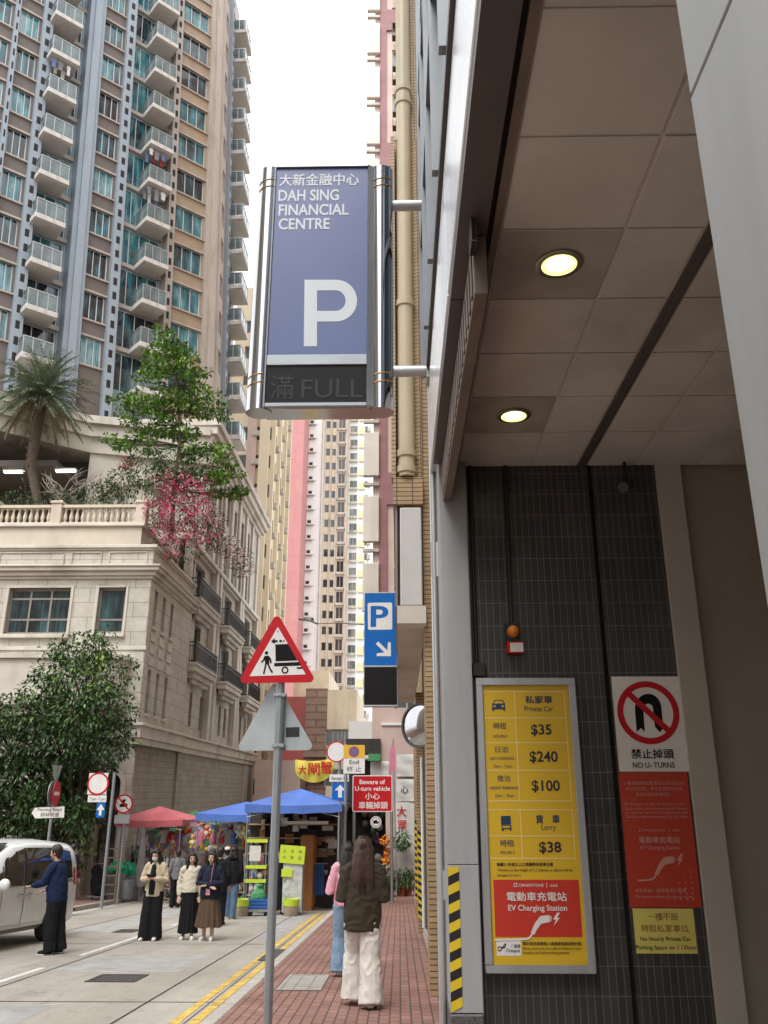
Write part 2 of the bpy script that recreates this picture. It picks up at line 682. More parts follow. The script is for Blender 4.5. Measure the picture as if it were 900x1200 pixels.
mat('granite', (0.09, 0.09, 0.095), 0.35, var=0.75, vscale=55)
mat('lamp_ring', (0.35, 0.33, 0.27), 0.3, 0.8, var=0.05)
mat('lamp_glow', (1.0, 0.93, 0.55), 0.5, var=0, emit=2.6)
mat('lamp_side', (0.85, 0.84, 0.30), 0.5, var=0, emit=0.75)
mat('tube_glow', (0.95, 1.0, 0.9), 0.5, var=0, emit=2.5)
mat('black_plastic', (0.014, 0.014, 0.015), 0.4, var=0.15)
mat('rubber', (0.018, 0.018, 0.018), 0.8, var=0.2)
mat('amber', (0.65, 0.20, 0.02), 0.2, var=0.1)
mat('pipe_cream', (0.50, 0.43, 0.30), 0.5, var=0.10, vscale=1.5, dirt=0.3)
mat('board_yellow', (0.66, 0.42, 0.02), 0.4, var=0.03)
mat('board_red', (0.52, 0.035, 0.02), 0.4, var=0.04)
mat('poster_red', (0.48, 0.04, 0.015), 0.45, var=0.06)
mat('paper_yellow', (0.68, 0.58, 0.14), 0.6, var=0.05)
mat('cream_line', (0.75, 0.62, 0.30), 0.5, var=0)
mat('ink_blue', (0.005, 0.04, 0.10), 0.5, var=0)
mat('ink_dark', (0.015, 0.016, 0.02), 0.5, var=0)
mat('ink_brown', (0.33, 0.15, 0.05), 0.5, var=0)
mat('ink_red', (0.42, 0.03, 0.03), 0.5, var=0)
mat('poster_pink', (0.60, 0.30, 0.25), 0.5, var=0)
mat('hazard_yellow', (0.66, 0.48, 0.02), 0.5, var=0.10, dirt=0.1)
mat('concrete', (0.34, 0.32, 0.29), 0.85, var=0.18, vscale=2, dirt=0.3, bump=0.2, bscale=25)
mat('kerb_stone', (0.42, 0.39, 0.35), 0.8, var=0.2, vscale=4, bump=0.25, bscale=30)
mat('iron', (0.10, 0.095, 0.09), 0.6, 0.4, var=0.3, vscale=14)
mat('moulding', (0.57, 0.53, 0.46), 0.7, var=0.10, vscale=1.2, dirt=0.32)
mat('stone_plain', (0.56, 0.52, 0.455), 0.75, var=0.1, vscale=1.0, dirt=0.3)
mat('stone_warm', (0.57, 0.50, 0.40), 0.75, var=0.1, vscale=1.0, dirt=0.2)
mat('bronze_frame', (0.26, 0.23, 0.20), 0.45, 0.3, var=0.1)
mat('balcony_iron', (0.035, 0.028, 0.024), 0.5, 0.3, var=0.1)
mat('brown_glass', (0.12, 0.09, 0.07), 0.2, var=0.25)
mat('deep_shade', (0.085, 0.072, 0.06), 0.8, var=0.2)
mat('tower_brown', (0.135, 0.108, 0.095), 0.6, var=0.10, vscale=1.5, dirt=0.15)
mat('tower_tan', (0.34, 0.255, 0.17), 0.6, var=0.10, vscale=1.5, dirt=0.15)
mat('tower_blue', (0.27, 0.315, 0.36), 0.55, var=0.06, dirt=0.12)
mat('tower_beige', (0.40, 0.345, 0.30), 0.6, var=0.06, dirt=0.28)
mat('tower_frame', (0.55, 0.55, 0.54), 0.5, var=0.06)
mat('balcony_stone', (0.52, 0.495, 0.46), 0.65, var=0.08, dirt=0.34)
mat('balcony_soffit', (0.50, 0.47, 0.43), 0.7, var=0.08)
mat('rail_metal', (0.36, 0.37, 0.37), 0.4, 0.5, var=0.05)
mat('rail_glass', (0.13, 0.17, 0.17), 0.08, var=0.55, vscale=0.9)
mat('far_yellow', (0.68, 0.59, 0.43), 0.75, var=0.07, vscale=0.3, dirt=0.15)
mat('far_pink', (0.58, 0.30, 0.29), 0.75, var=0.06, vscale=0.3, dirt=0.12)
mat('far_white', (0.74, 0.74, 0.72), 0.75, var=0.05, vscale=0.3, dirt=0.1)
mat('far_beige', (0.62, 0.50, 0.38), 0.75, var=0.08, vscale=0.3, dirt=0.2)
mat('far_lime', (0.60, 0.58, 0.36), 0.75, var=0.08)
mat('far_mauve', (0.40, 0.17, 0.19), 0.7, var=0.10, vscale=1, dirt=0.12)
mat('far_rose', (0.55, 0.42, 0.37), 0.7, var=0.10, vscale=1, dirt=0.2)
mat('far_box', (0.58, 0.54, 0.49), 0.7, var=0.10, vscale=1, dirt=0.3)
mat('far_brown', (0.30, 0.20, 0.16), 0.7, var=0.12, vscale=1, dirt=0.2)
mat('far_cream', (0.64, 0.55, 0.40), 0.7, var=0.12, vscale=1, dirt=0.35)
mat('far_red', (0.42, 0.11, 0.10), 0.7, var=0.08, vscale=1)
mat('far_grime', (0.45, 0.41, 0.36), 0.8, var=0.25, vscale=2, dirt=0.4)
mat('shop_dark', (0.03, 0.026, 0.024), 0.7, var=0.4, vscale=3)
pane_mat('teal_glass', [(0.012, 0.018, 0.02), (0.025, 0.055, 0.062), (0.06, 0.135, 0.15), (0.15, 0.25, 0.26)], stripe=0.55)
pane_mat('tower_glass', [(0.008, 0.012, 0.014), (0.02, 0.045, 0.055), (0.03, 0.12, 0.145), (0.05, 0.21, 0.24), (0.22, 0.34, 0.37)], rough=0.05, stripe=0.45)
pane_mat('dark_glass', [(0.012, 0.012, 0.012), (0.03, 0.03, 0.03), (0.06, 0.06, 0.055)], stripe=0.2)
pane_mat('far_glass', [(0.03, 0.04, 0.045), (0.08, 0.10, 0.10), (0.22, 0.22, 0.20)], stripe=0.2, rough=0.2)
mat('mullion_grey', (0.22, 0.24, 0.26), 0.4, 0.3, var=0.1)
mat('office_glass', (0.13, 0.17, 0.21), 0.06, 0.6, var=0.2, vscale=0.4)

brick('pavers', (0.31, 0.165, 0.135), (0.39, 0.21, 0.175), (0.13, 0.085, 0.07), 0.205, 0.105, 0.009, plane='floor_y', rough=0.8, bump=0.5, dirt=0.38, dist=0.006)
brick('stone_slabs', (0.55, 0.515, 0.45), (0.60, 0.56, 0.49), (0.24, 0.22, 0.185), 1.25, 0.62, 0.012, rough=0.75, bump=0.35, dirt=0.28, dist=0.01)
brick('ashlar', (0.36, 0.325, 0.275), (0.42, 0.38, 0.32), (0.24, 0.215, 0.18), 0.62, 0.26, 0.012, rough=0.8, bump=0.35, dirt=0.25, dist=0.01)
brick('dark_tile', (0.045, 0.042, 0.042), (0.065, 0.06, 0.058), (0.17, 0.165, 0.16), 0.0525, 0.182, 0.0026, offset=0.0, rough=0.33, bump=0.3, dirt=0.35, dist=0.002)
brick('tan_tile', (0.46, 0.315, 0.17), (0.54, 0.385, 0.225), (0.12, 0.085, 0.055), 0.21, 0.062, 0.007, offset=0.0, rough=0.5, bump=0.4, dirt=0.3, dist=0.003)
brick('mauve_tile', (0.27, 0.125, 0.135), (0.31, 0.15, 0.155), (0.27, 0.14, 0.145), 0.6, 0.3, 0.01, rough=0.6, bump=0.1, dirt=0.2)
brick('pink_rows', (0.48, 0.215, 0.21), (0.51, 0.235, 0.225), (0.43, 0.19, 0.185), 9.0, 2.9, 0.06, rough=0.75, bump=0.1, dirt=0.12)
brick('brown_rows', (0.33, 0.22, 0.175), (0.37, 0.25, 0.20), (0.20, 0.14, 0.11), 6.0, 0.55, 0.06, rough=0.75, bump=0.2, dirt=0.25)


def road_material():
    """cast concrete road: big slabs, worn wheel tracks, fine grain"""
    m = bpy.data.materials.new('road_concrete')
    m.use_nodes = True
    t = m.node_tree
    b = t.nodes['Principled BSDF']
    tc = t.nodes.new('ShaderNodeTexCoord')

    def nz(sc, scale=(1, 1, 1), det=8, rg=0.65):
        mp = t.nodes.new('ShaderNodeMapping')
        mp.inputs['Scale'].default_value = scale
        n = t.nodes.new('ShaderNodeTexNoise')
        n.inputs['Scale'].default_value = sc
        n.inputs['Detail'].default_value = det
        n.inputs['Roughness'].default_value = rg
        t.links.new(tc.outputs['Object'], mp.inputs[0])
        t.links.new(mp.outputs[0], n.inputs['Vector'])
        return n.outputs['Fac']

    def ramp(f, p0, p1, c0, c1):
        r = t.nodes.new('ShaderNodeValToRGB')
        r.color_ramp.elements[0].position, r.color_ramp.elements[1].position = p0, p1
        r.color_ramp.elements[0].color, r.color_ramp.elements[1].color = (*c0, 1), (*c1, 1)
        t.links.new(f, r.inputs['Fac'])
        return r.outputs['Color']

    def mul(a, c):
        x = t.nodes.new('ShaderNodeMixRGB')
        x.blend_type = 'MULTIPLY'
        x.inputs['Fac'].default_value = 1
        t.links.new(a, x.inputs['Color1'])
        t.links.new(c, x.inputs['Color2'])
        return x.outputs[0]
    base = ramp(nz(0.35), 0.3, 0.7, (0.38, 0.35, 0.305), (0.50, 0.465, 0.415))
    fine = ramp(nz(38, det=4), 0.3, 0.75, (0.80, 0.80, 0.80), (1.08, 1.08, 1.08))
    tracks = ramp(nz(1.1, (1.0, 0.09, 1)), 0.42, 0.66, (0.80, 0.78, 0.76), (1.0, 1.0, 1.0))
    spots = ramp(nz(2.6, det=10, rg=0.8), 0.33, 0.46, (0.72, 0.70, 0.68), (1.0, 1.0, 1.0))
    vo = t.nodes.new('ShaderNodeTexVoronoi')
    vo.inputs['Scale'].default_value = 1.9
    t.links.new(tc.outputs['Object'], vo.inputs['Vector'])
    gum = ramp(vo.outputs['Distance'], 0.045, 0.06, (0.62, 0.60, 0.58), (1.0, 1.0, 1.0))
    oil = ramp(nz(0.9, (1.6, 0.5, 1), det=5, rg=0.75), 0.60, 0.74, (1.0, 1.0, 1.0), (0.66, 0.64, 0.62))
    t.links.new(mul(mul(mul(mul(mul(base, fine), tracks), spots), gum), oil), b.inputs['Base Color'])
    b.inputs['Roughness'].default_value = 0.82
    bp = t.nodes.new('ShaderNodeBump')
    bp.inputs['Strength'].default_value = 0.25
    bp.inputs['Distance'].default_value = 0.01
    t.links.new(nz(45, det=3), bp.inputs['Height'])
    t.links.new(bp.outputs[0], b.inputs['Normal'])
    M['road_concrete'] = m


road_material()
mat('patch_grey', (0.35, 0.345, 0.33), 0.85, var=0.2, vscale=3, dirt=0.2, bump=0.2, bscale=40)

# ---------------------------------------------------------------- the ground: a street that runs downhill away from the camera
KERB = -1.74          # street edge of the right-hand pavement
LKERB = -9.45         # kerb of the left-hand forecourt


def sheet(mb, x0, x1, y0, y1, dz, m=0, n=1):
    for i in range(n):
        a, b = y0 + (y1 - y0) * i / n, y0 + (y1 - y0) * (i + 1) / n
        mb.quad((x0, a, -SLOPE * a + dz), (x1, a, -SLOPE * a + dz), (x1, b, -SLOPE * b + dz), (x0, b, -SLOPE * b + dz), m)
    return mb


struct(sheet(MB(), -900, 900, -120, 1500, -0.20), 'ground', 'concrete')
struct(sheet(MB(), LKERB, KERB - 0.15, -30, 160, -0.12), 'road', 'road_concrete')
struct(sheet(MB(), KERB, 0.62, -30, 34.2, 0.0), 'pavement', 'pavers')
struct(sheet(MB(), -45, LKERB - 0.15, -10, 120, 0.0), 'pavement', 'pavers')


def kerb(x0, x1, y0, y1):
    b = MB()
    y = y0
    while y < y1 - 0.01:
        e = min(y + 0.92, y1)
        g = 0.008
        vs = [(x, yy, gz(yy) + z) for yy in (y + g, e - g) for x, z in ((x0, -0.2), (x1, -0.2), (x1, 0.004), (x0, 0.004))]
        b.add(vs, [(0, 1, 2, 3), (7, 6, 5, 4), (0, 4, 5, 1), (1, 5, 6, 2), (2, 6, 7, 3), (3, 7, 4, 0)])
        y = e
    return struct(b, 'kerb', 'kerb_stone', bevel=0.012)


kerb(KERB - 0.15, KERB, -6, 34)
kerb(LKERB - 0.15, LKERB, 5, 60)

# painted lines, slab joints
yl = MB()
rnd = random.Random(3)
for x in (KERB - 0.36, KERB - 0.56):
    y = 2.0
    while y < 25.6:
        L = rnd.uniform(1.2, 3.4)
        e = min(y + L, 25.6)
        sheet(yl, x - 0.05, x + 0.05, y, e - 0.03, -0.116)
        y = e
struct(yl, 'yellow_lines', 'road_yellow')
wl = MB()
pa, pb = G(94, 1120, True), G(163, 1092, True)
for y in [pa.y + k * 6.0 for k in range(-3, 7)]:
    sheet(wl, pa.x - 0.05, pa.x + 0.05, y, y + (pb.y - pa.y), -0.116)
for x in (LKERB + 0.20, LKERB + 0.36):
    sheet(wl, x - 0.04, x + 0.04, 8, 36, -0.116)
struct(wl, 'lane_lines', 'road_white')
jt = MB()
for x in (G(130, 1200, True).x, -5.15, -7.3):
    sheet(jt, x - 0.014, x + 0.014, -8, 70, -0.1175)
for y in (4.4, 10.85, 17.3, 23.75, 30.2, 36.6):
    sheet(jt, LKERB + 0.02, KERB - 0.17, y - 0.014, y + 0.014, -0.1165)
sheet(jt, KERB - 0.30 - 0.16, KERB - 0.30 - 0.15, -8, 60, -0.1150)
struct(jt, 'road_joints', 'rubber')
pt_ = MB()
for x0, x1, y0, y1 in ((-5.1, -3.2, 13.4, 15.6), (-4.6, -3.9, 4.5, 10.6), (-7.2, -6.1, 19.5, 27.5), (-3.0, -2.5, 18.2, 29.5)):
    sheet(pt_, x0, x1, y0, y1, -0.1182)
struct(pt_, 'road_patches', 'patch_grey')


def cover(name, label, cat, pts, road, m, group=None, grid=5):
    """cast cover set in the ground, from its four corners"""
    c = sum((Vector(p) for p in pts), Vector()) / 4
    wx = (max(p[0] for p in pts) - min(p[0] for p in pts)) / 2 * 0.86
    wy = (max(p[1] for p in pts) - min(p[1] for p in pts)) / 2
    r = thing(name, label, cat, (c.x, c.y, gz(c.y, road)), 0, group)
    b = MB()
    fr = 0.045

    def slab(x0, x1, y0, y1, z0, z1):
        vs = [(x, y, -SLOPE * y + z) for z in (z0, z1) for x, y in ((x0, y0), (x1, y0), (x1, y1), (x0, y1))]
        b.add(vs, [(0, 3, 2, 1), (4, 5, 6, 7), (0, 1, 5, 4), (1, 2, 6, 5), (2, 3, 7, 6), (3, 0, 4, 7)])
    slab(-wx, wx, -wy, wy, -0.02, 0.005)
    b.build('plate', m, r)
    b = MB()
    for x0, x1, y0, y1 in ((-wx, wx, -wy, -wy + fr), (-wx, wx, wy - fr, wy), (-wx, -wx + fr, -wy + fr, wy - fr), (wx - fr, wx, -wy + fr, wy - fr)):
        slab(x0, x1, y0, y1, -0.02, 0.011)
    for k in range(1, grid):
        x = -wx + 2 * wx * k / grid
        slab(x - 0.012, x + 0.012, -wy + fr, wy - fr, -0.02, 0.010)
    b.build('frame', 'iron' if m == 'iron' else 'concrete', r)
    return r


cover('manhole_cover', 'dark rectangular ribbed iron cover in the middle of the concrete road', 'manhole cover',
      [G(103, 1151, True), G(163, 1151, True), G(170, 1142.5, True), G(115, 1142.5, True)], True, 'iron', grid=9)
cover('manhole_cover', 'small dark iron cover in the road beyond the short white lane dash', 'manhole cover',
      [G(135, 1093, True), G(158, 1093, True), G(162, 1089.5, True), G(141, 1089.5, True)], True, 'iron', grid=7)
cover('pavement_cover', 'grey concrete inspection cover set in the red brick pavement', 'inspection cover',
      [G(320, 1161, False), G(382, 1160, False), G(386, 1143, False), G(337, 1144, False)], False, 'concrete', grid=3)
cover('drain_grate', 'iron drain grate at the kerb on the double yellow lines', 'drain',
      [G(300, 1126, True), G(326, 1126, True), G(338, 1113, True), G(318, 1113, True)], True, 'iron', grid=12)


# ---------------------------------------------------------------- windows shared by every building
_WC = {}


def window(parent, W, H, cols, rows, world, rz, fmat='bronze_frame', pmat='teal_glass', fw=0.06, label=None, sill=False):
    """frame (a part) with its pane (a sub-part); origin at the middle of its sill; rows: heights of the transoms as fractions"""
    key = (W, H, cols, tuple(rows), fmat, pmat, fw, sill)
    I = WM[parent.name].inverted()
    loc = I @ Vector(world)
    r0 = rz - WM[parent.name].to_euler().z
    if key in _WC:
        return copy_part(_WC[key], parent, loc, r0)
    b = MB()
    d = 0.07
    b.box(-W / 2, W / 2, 0, d, 0, fw)
    b.box(-W / 2, W / 2, 0, d, H - fw, H)
    b.box(-W / 2, -W / 2 + fw, 0, d, fw, H - fw)
    b.box(W / 2 - fw, W / 2, 0, d, fw, H - fw)
    for i in range(1, cols):
        x = -W / 2 + W * i / cols
        b.box(x - fw * 0.45, x + fw * 0.45, 0.004, d - 0.004, fw, H - fw)
    for q in rows:
        z = H * q
        b.box(-W / 2 + fw, W / 2 - fw, 0.008, d - 0.008, z - fw * 0.45, z + fw * 0.45)
    if sill:
        b.box(-W / 2 - 0.15, W / 2 + 0.15, -0.42, -0.2, -0.16, -0.02)
    f = b.build('window', fmat, parent, loc=loc, rz=r0)
    p = MB().box(-W / 2 + 0.02, W / 2 - 0.02, 0.03, 0.045, 0.02, H - 0.02)
    p.build('pane', pmat, f)
    _WC[key] = f
    return f


# ---------------------------------------------------------------- car park building on the right (camera stands beside its near column)
CEIL = 4.07
YB = 6.43
cp = thing('car_park_building', 'grey panelled car park building with lit ceiling over its entrance', 'building', (1.5, 3.0, 0))
b = MB()                                     # ceiling: separate metal panels with open joints
rows = [2.16 + 0.597 * k for k in range(-9, 7)] + [YB]
cols = [(0.505, 1.105), (1.105, 1.49), (1.565, 1.96), (1.96, 2.47)] + [(2.47 + 0.604 * k, 2.47 + 0.604 * (k + 1)) for k in range(9)]
rs = random.Random(5)
for x0, x1 in cols:
    for a, c in zip(rows[:-1], rows[1:]):
        g = 0.008
        dz = rs.uniform(-0.002, 0.002)
        st = 1 if (x0 < 1 and (3.2 < (a + c) / 2 < 3.9 or 5.2 < (a + c) / 2 < 5.7)) else 0
        b.box(x0 + g, x1 - g, a + g, c - g, CEIL + dz, CEIL + 0.007, st)
b.build('ceiling', ['ceiling_panel', 'ceiling_stained'], cp, world=True, bevel=0.004)
b = MB()
b.box(0.50, 8.0, rows[0], YB, CEIL + 0.008, CEIL + 0.08, 0)
b.build('ceiling_grid', 'ceiling_trim', cp, world=True)
b = MB()
b.box(1.495, 1.56, rows[0], YB - 0.002, CEIL - 0.012, CEIL + 0.03)
b.box(1.515, 1.54, rows[0], YB - 0.006, CEIL - 0.022, CEIL - 0.013)
b.build('ceiling_channel', 'soffit_brown', cp, world=True)
b = MB()
b.box(0.293, 0.435, -3.0, 6.29, CEIL - 0.03, CEIL + 0.06, 0)
b.box(0.437, 0.462, -3.0, 6.29, CEIL + 0.02, CEIL + 0.06, 2)
b.box(0.464, 0.502, -3.0, 6.35, CEIL - 0.012, CEIL + 0.06, 1)
for y in (1.35, 3.9):
    b.box(0.292, 0.436, y, y + 0.008, CEIL - 0.0315, CEIL - 0.0295, 2)
b.build('soffit_strip', ['soffit_brown', 'soffit_tan', 'dark_gap'], cp, world=True)
b = MB()
b.box(0.365, 0.43, 3.35, 6.28, CEIL - 0.36, CEIL - 0.034, 0)
for k in range(22):
    b.box(0.356, 0.364, 3.4 + k * 0.13, 3.45 + k * 0.13, CEIL - 0.34, CEIL - 0.10, 0)
b.box(0.345, 0.375, 3.22, 3.34, CEIL - 0.16, CEIL - 0.034, 1)
b.build('shutter_guide', ['soffit_tan', 'dark_gap'], cp, world=True, bevel=0.004)
b = MB()                                     # aluminium fascia over the entrance
for y0, y1 in ((-6, -2.2), (-2.19, 1.0), (1.01, 4.0), (4.01, 6.9)):
    b.box(0.285, 0.6, y0 + 0.004, y1 - 0.004, CEIL + 0.062, 5.0)
b.build('fascia', 'fascia_white', cp, world=True, bevel=0.006)
b = MB()
b.box(0.30, 0.6, -6, 6.88, 5.0, 5.06, 1)
b.box(0.262, 0.62, -6, 6.9, 5.06, 5.14, 0)
b.build('fascia_gutter', ['soffit_brown', 'dark_gap'], cp, world=True)
b = MB()
b.box(0.30, 0.34, -6, 6.88, 5.14, 26)
b.build('glazing', 'office_glass', cp, world=True)
b = MB()
for y in (6.86, 6.0, 5.1, 4.2, 3.3, 2.4, 1.5, 0.6, -0.3):
    b.box(0.225, 0.30, y - 0.03, y + 0.03, 5.14, 26)
for z in (6.6, 8.1, 8.5, 10.4, 12.0, 12.4, 14.3, 16.0, 18.0):
    b.box(0.235, 0.30, -6, 6.82, z - 0.06, z + 0.06)
b.build('mullion', 'mullion_grey', cp, world=True)
b = MB()
b.box(0.34, 9, 6.75, 6.9, 4.25, 26, 0)
b.box(0.34, 9, -6, 6.75, 25.8, 26, 0)
b.box(0.62, 9, -6, 6.75, 5.2, 5.35, 0)
b.build('upper_wall', 'panel_grey', cp, world=True)
b = MB()                                     # dark tiled end wall of the entrance
b.box(0.565, 1.575, YB, YB + 0.2, -1.2, CEIL + 0.05, 0)
b.box(1.61, 2.13, YB, YB + 0.2, -1.2, CEIL + 0.05, 0)
b.build('tiled_wall', 'dark_tile', cp, world=True)
b = MB()
b.box(1.575, 1.61, YB + 0.05, YB + 0.2, -1.2, CEIL + 0.05)
b.build('wall_joint', 'dark_gap', cp, world=True)
b = MB()
b.box(2.13, 2.34, YB - 0.03, YB + 0.3, -1.2, CEIL + 0.05)
b.build('pilaster', 'inner_pilaster', cp, world=True, bevel=0.006)
b = MB()
b.box(2.34, 8.0, YB + 0.06, YB + 0.3, -1.2, CEIL + 0.05)
b.box(8.0, 8.2, -6, YB + 0.3, -1.2, CEIL + 0.05)
b.box(0.9, 8.0, -6.2, -6, -1.2, CEIL + 0.05)
b.build('inner_wall', 'inner_wall', cp, world=True)
b = MB()                                     # metal corner column by the street
b.box(0.335, 0.553, 6.30, 6.75, 1.02, CEIL + 0.06, 0)
b.box(0.335, 0.553, 6.30, 6.75, 0.105, 1.014, 0)
b.box(0.345, 0.545, 6.31, 6.74, 1.014, 1.02, 1)
b.build('corner_column', ['panel_grey', 'dark_gap'], cp, world=True, bevel=0.006)
b = MB()
b.box(0.33, 0.558, 6.29, 6.76, -1.2, 0.10)
b.build('column_plinth', 'granite', cp, world=True, bevel=0.01)
b = MB()                                     # hazard stripes on the column edge
n = 15
for k in range(n):
    z0, z1 = 0.11 + (1.0 - 0.11) * k / n * 1.0, 0.11 + (1.0 - 0.11) * (k + 1) / n
    dz = 0.035
    x0, x1 = 0.337, 0.415
    b.plate([(x0, z0 - (0 if k == 0 else 0)), (x1, min(z0 + dz, 1.0)), (x1, min(z1 + dz, 1.005)), (x0, z1)], 6.293, 6.2985, k % 2)
b.build('hazard_stripe', ['hazard_yellow', 'black_plastic'], cp, world=True)
b = MB()
b.box(0.557, 0.565, 6.40, 6.6, -0.6, CEIL)
b.build('column_trim', 'aluminium', cp, world=True)
b = MB()
b.tube([(0.302, 6.72, -0.4), (0.302, 6.72, 5.0)], 0.028, 12)
b.box(0.275, 0.335, 6.70, 6.75, 3.2, 3.5)
b.box(0.275, 0.335, 6.70, 6.75, 0.75, 0.95)
b.build('downpipe', 'aluminium', cp, world=True)
b = MB()                                     # near column, its street face runs past the camera
b.box(0.33, 1.15, -0.8, 0.735, -0.3, 2.235, 0)
b.box(0.33, 1.15, -0.8, 0.735, 2.239, CEIL - 0.034, 0)
b.box(0.334, 1.14, -0.79, 0.731, 2.235, 2.239, 1)
b.build('near_column', ['column_grey', 'dark_gap'], cp, world=True, bevel=0.004)
for px, py, ex in ((655, 308, 'nearest'), (602, 486, 'far')):
    r = ray(px, py)
    p = r * ((CEIL - CAM_Z) / r.z) + Vector((0, 0, CAM_Z))
    lt = thing('ceiling_light', 'round yellow lit downlight in the car park ceiling, ' + ('the larger nearer one' if ex == 'nearest' else 'the smaller one near the tiled wall'), 'ceiling light', (p.x, p.y, CEIL), group='round downlights in the car park ceiling')
    rg = MB()
    rg.lathe([(0.089, -0.002), (0.118, -0.004), (0.120, -0.012), (0.112, -0.016), (0.09, -0.014), (0.085, -0.006)], n=32)
    rg.build('trim_ring', 'lamp_ring', lt)
    g = MB()
    n = 32
    vs = [(r_ * math.cos(2 * math.pi * i / n), r_ * math.sin(2 * math.pi * i / n), z) for r_, z in ((0.090, -0.016), (0.066, -0.007)) for i in range(n)]
    g.add(vs, [(i, n + i, n + (i + 1) % n, (i + 1) % n) for i in range(n)], 1, True)
    g.add(vs[n:], [tuple(range(n))], 0)
    g.build('bulb', ['lamp_glow', 'lamp_side'], lt)
    pl = bpy.data.lights.new('downlight', 'SPOT')
    pl.energy = 7
    pl.color = (1.0, 0.93, 0.7)
    pl.spot_size = R(110)
    pl.spot_blend = 0.6
    pl.shadow_soft_size = 0.07
    po = bpy.data.objects.new('lamp', pl)
    COL.objects.link(po)
    po.parent = lt
    po.location = (0, 0, -0.03)

# ---------------------------------------------------------------- tan tiled building next along the street
tb = thing('tiled_building', 'tan tiled building with a cream drainpipe beside the car park', 'building', (3, 10.5, gz(10.5)))
b = MB()
b.box(0.335, 0.56, 10.5, 11.2, -0.55, 30, 0)
b.box(0.335, 0.60, 10.50, 11.2, gz(11) - 0.2, -0.55, 0)
b.box(0.235, 0.334, 10.47, 10.615, 5.51, 30, 0)
b.build('pier', 'tan_tile', tb, world=True)
b = MB()
b.box(0.56, 8, 10.7, 33, -3, 30, 0)
b.build('side_wall', 'tan_tile', tb, world=True)
b = MB()                                     # overhanging bay: tiled recess behind the pipe
b.box(-0.06, 0.335, 10.62, 20, 5.42, 11.2, 0)
b.box(-0.06, 0.335, 10.36, 10.62, 5.12, 5.50, 0)
b.box(-0.08, -0.02, 10.36, 10.62, 5.5, 11.2, 0)
b.box(0.29, 0.335, 10.45, 10.62, 5.5, 11.2, 0)
b.build('overhang', 'tan_tile', tb, world=True)
b = MB()
b.box(0.0, 0.335, 10.50, 20, 3.52, 5.12, 0)
b.box(-0.02, 0.36, 10.30, 20, 3.50, 3.74, 1)
b.box(-0.04, 0.0, 10.42, 20, 3.74, 5.12, 2)
b.build('canopy', ['soffit_tan', 'far_box', 'bronze_frame'], tb, world=True, bevel=0.008)
b = MB()
b.box(0.03, 0.31, 10.33, 10.49, 3.745, 5.06, 0)
b.build('blank_panel', 'tower_frame', tb, world=True, bevel=0.012)
b = MB()
p = MB()
px_, py_ = 0.125, 10.42
p.tube([(px_, py_, 5.52), (px_, py_, 32)], 0.115, 20)
p.build('drainpipe', 'pipe_cream', tb, world=True)
b.X = Matrix.Translation((px_, py_, 0))
for z in (5.62, 5.85, 8.2, 11.9, 12.15, 15.5, 15.75, 19.5, 19.7, 24):
    b.lathe([(0.117, z - 0.05), (0.135, z - 0.045), (0.138, z + 0.045), (0.117, z + 0.05)], n=20)
b.X = Matrix.Identity(4)
b.split_build('pipe_collar', 'pipe_cream', tb, world=True)
b = MB()                                     # shop fronts further along: piers with hazard stripes, dark glass, white pipe
b.box(0.36, 0.56, 18.0, 18.5, -2, 3.52, 0)
b.box(0.40, 0.56, 23.5, 24.0, -2.2, 3.52, 0)
b.split_build('rear_pier', 'tan_tile', tb, world=True)
b = MB()
b.box(0.50, 0.555, 12.2, 17.9, -1.0, 2.6, 0)
b.box(0.50, 0.555, 18.6, 23.4, -1.5, 2.4, 0)
b.build('shop_glass', 'shop_dark', tb, world=True)
b = MB()
for y, x0, x1, za, zb in ((17.99, 0.362, 0.44, gz(18) + 0.25, 0.72), (23.49, 0.402, 0.50, gz(23.5) + 0.3, 0.75)):
    n = 24
    for k in range(n):
        z0, z1 = za + (zb - za) * k / n, za + (zb - za) * (k + 1) / n
        b.plate([(x0, z0 + 0.05), (x1, z0), (x1, z1), (x0, z1 + 0.05)], y - 0.004, y + 0.006, k % 2)
b.build('hazard_stripe', ['hazard_yellow', 'black_plastic'], tb, world=True)
b = MB()
b.tube([(0.47, 17.9, -1.0), (0.47, 17.9, 2.2)], 0.035, 10)
b.build('white_pipe', 'white_paint', tb, world=True)
b = MB()
for k, (y0, y1) in enumerate(((10.75, 14.0), (14.0, 17.2), (17.2, 20.6), (20.6, 24.5), (24.5, 30))):
    g = (gz(y0) + gz(y1)) / 2
    vs = [(x, y, gz(y) + z) for y in (y0, y1) for x, z in ((0.44, -0.2), (0.64, -0.2), (0.64, 0.12 + 0.03 * (k % 2)), (0.46, 0.12 + 0.03 * (k % 2)))]
    b.add(vs, [(0, 1, 2, 3), (7, 6, 5, 4), (0, 4, 5, 1), (1, 5, 6, 2), (2, 6, 7, 3), (3, 7, 4, 0)])
b.box(0.52, 0.60, 7.4, 10.4, -1, -0.25, 0)
b.build('step', 'kerb_stone', tb, world=True, bevel=0.01)
b = MB().box(0.60, 0.9, 6.95, 10.7, -1, 12)
b.build('gap_wall', 'far_grime', tb, world=True)

# ---------------------------------------------------------------- stone podium building on the left
X1, Y1 = -10.4, 33.8          # near corner
X2, Y2 = -11.0, 41.0          # the street wing behind it sits a little further back
pb = thing('stone_building', 'cream stone building with iron balconies, roof terrace and arched doorway', 'building', (-16, 40, gz(34)))
RZ = R(90)


def front_wins():
    return [(-15.05, 2.62, 7.72, 1.92), (-12.0, 1.14, 7.75, 1.90), (-19.2, 1.14, 7.75, 1.90), (-22.3, 2.62, 7.72, 1.92)]


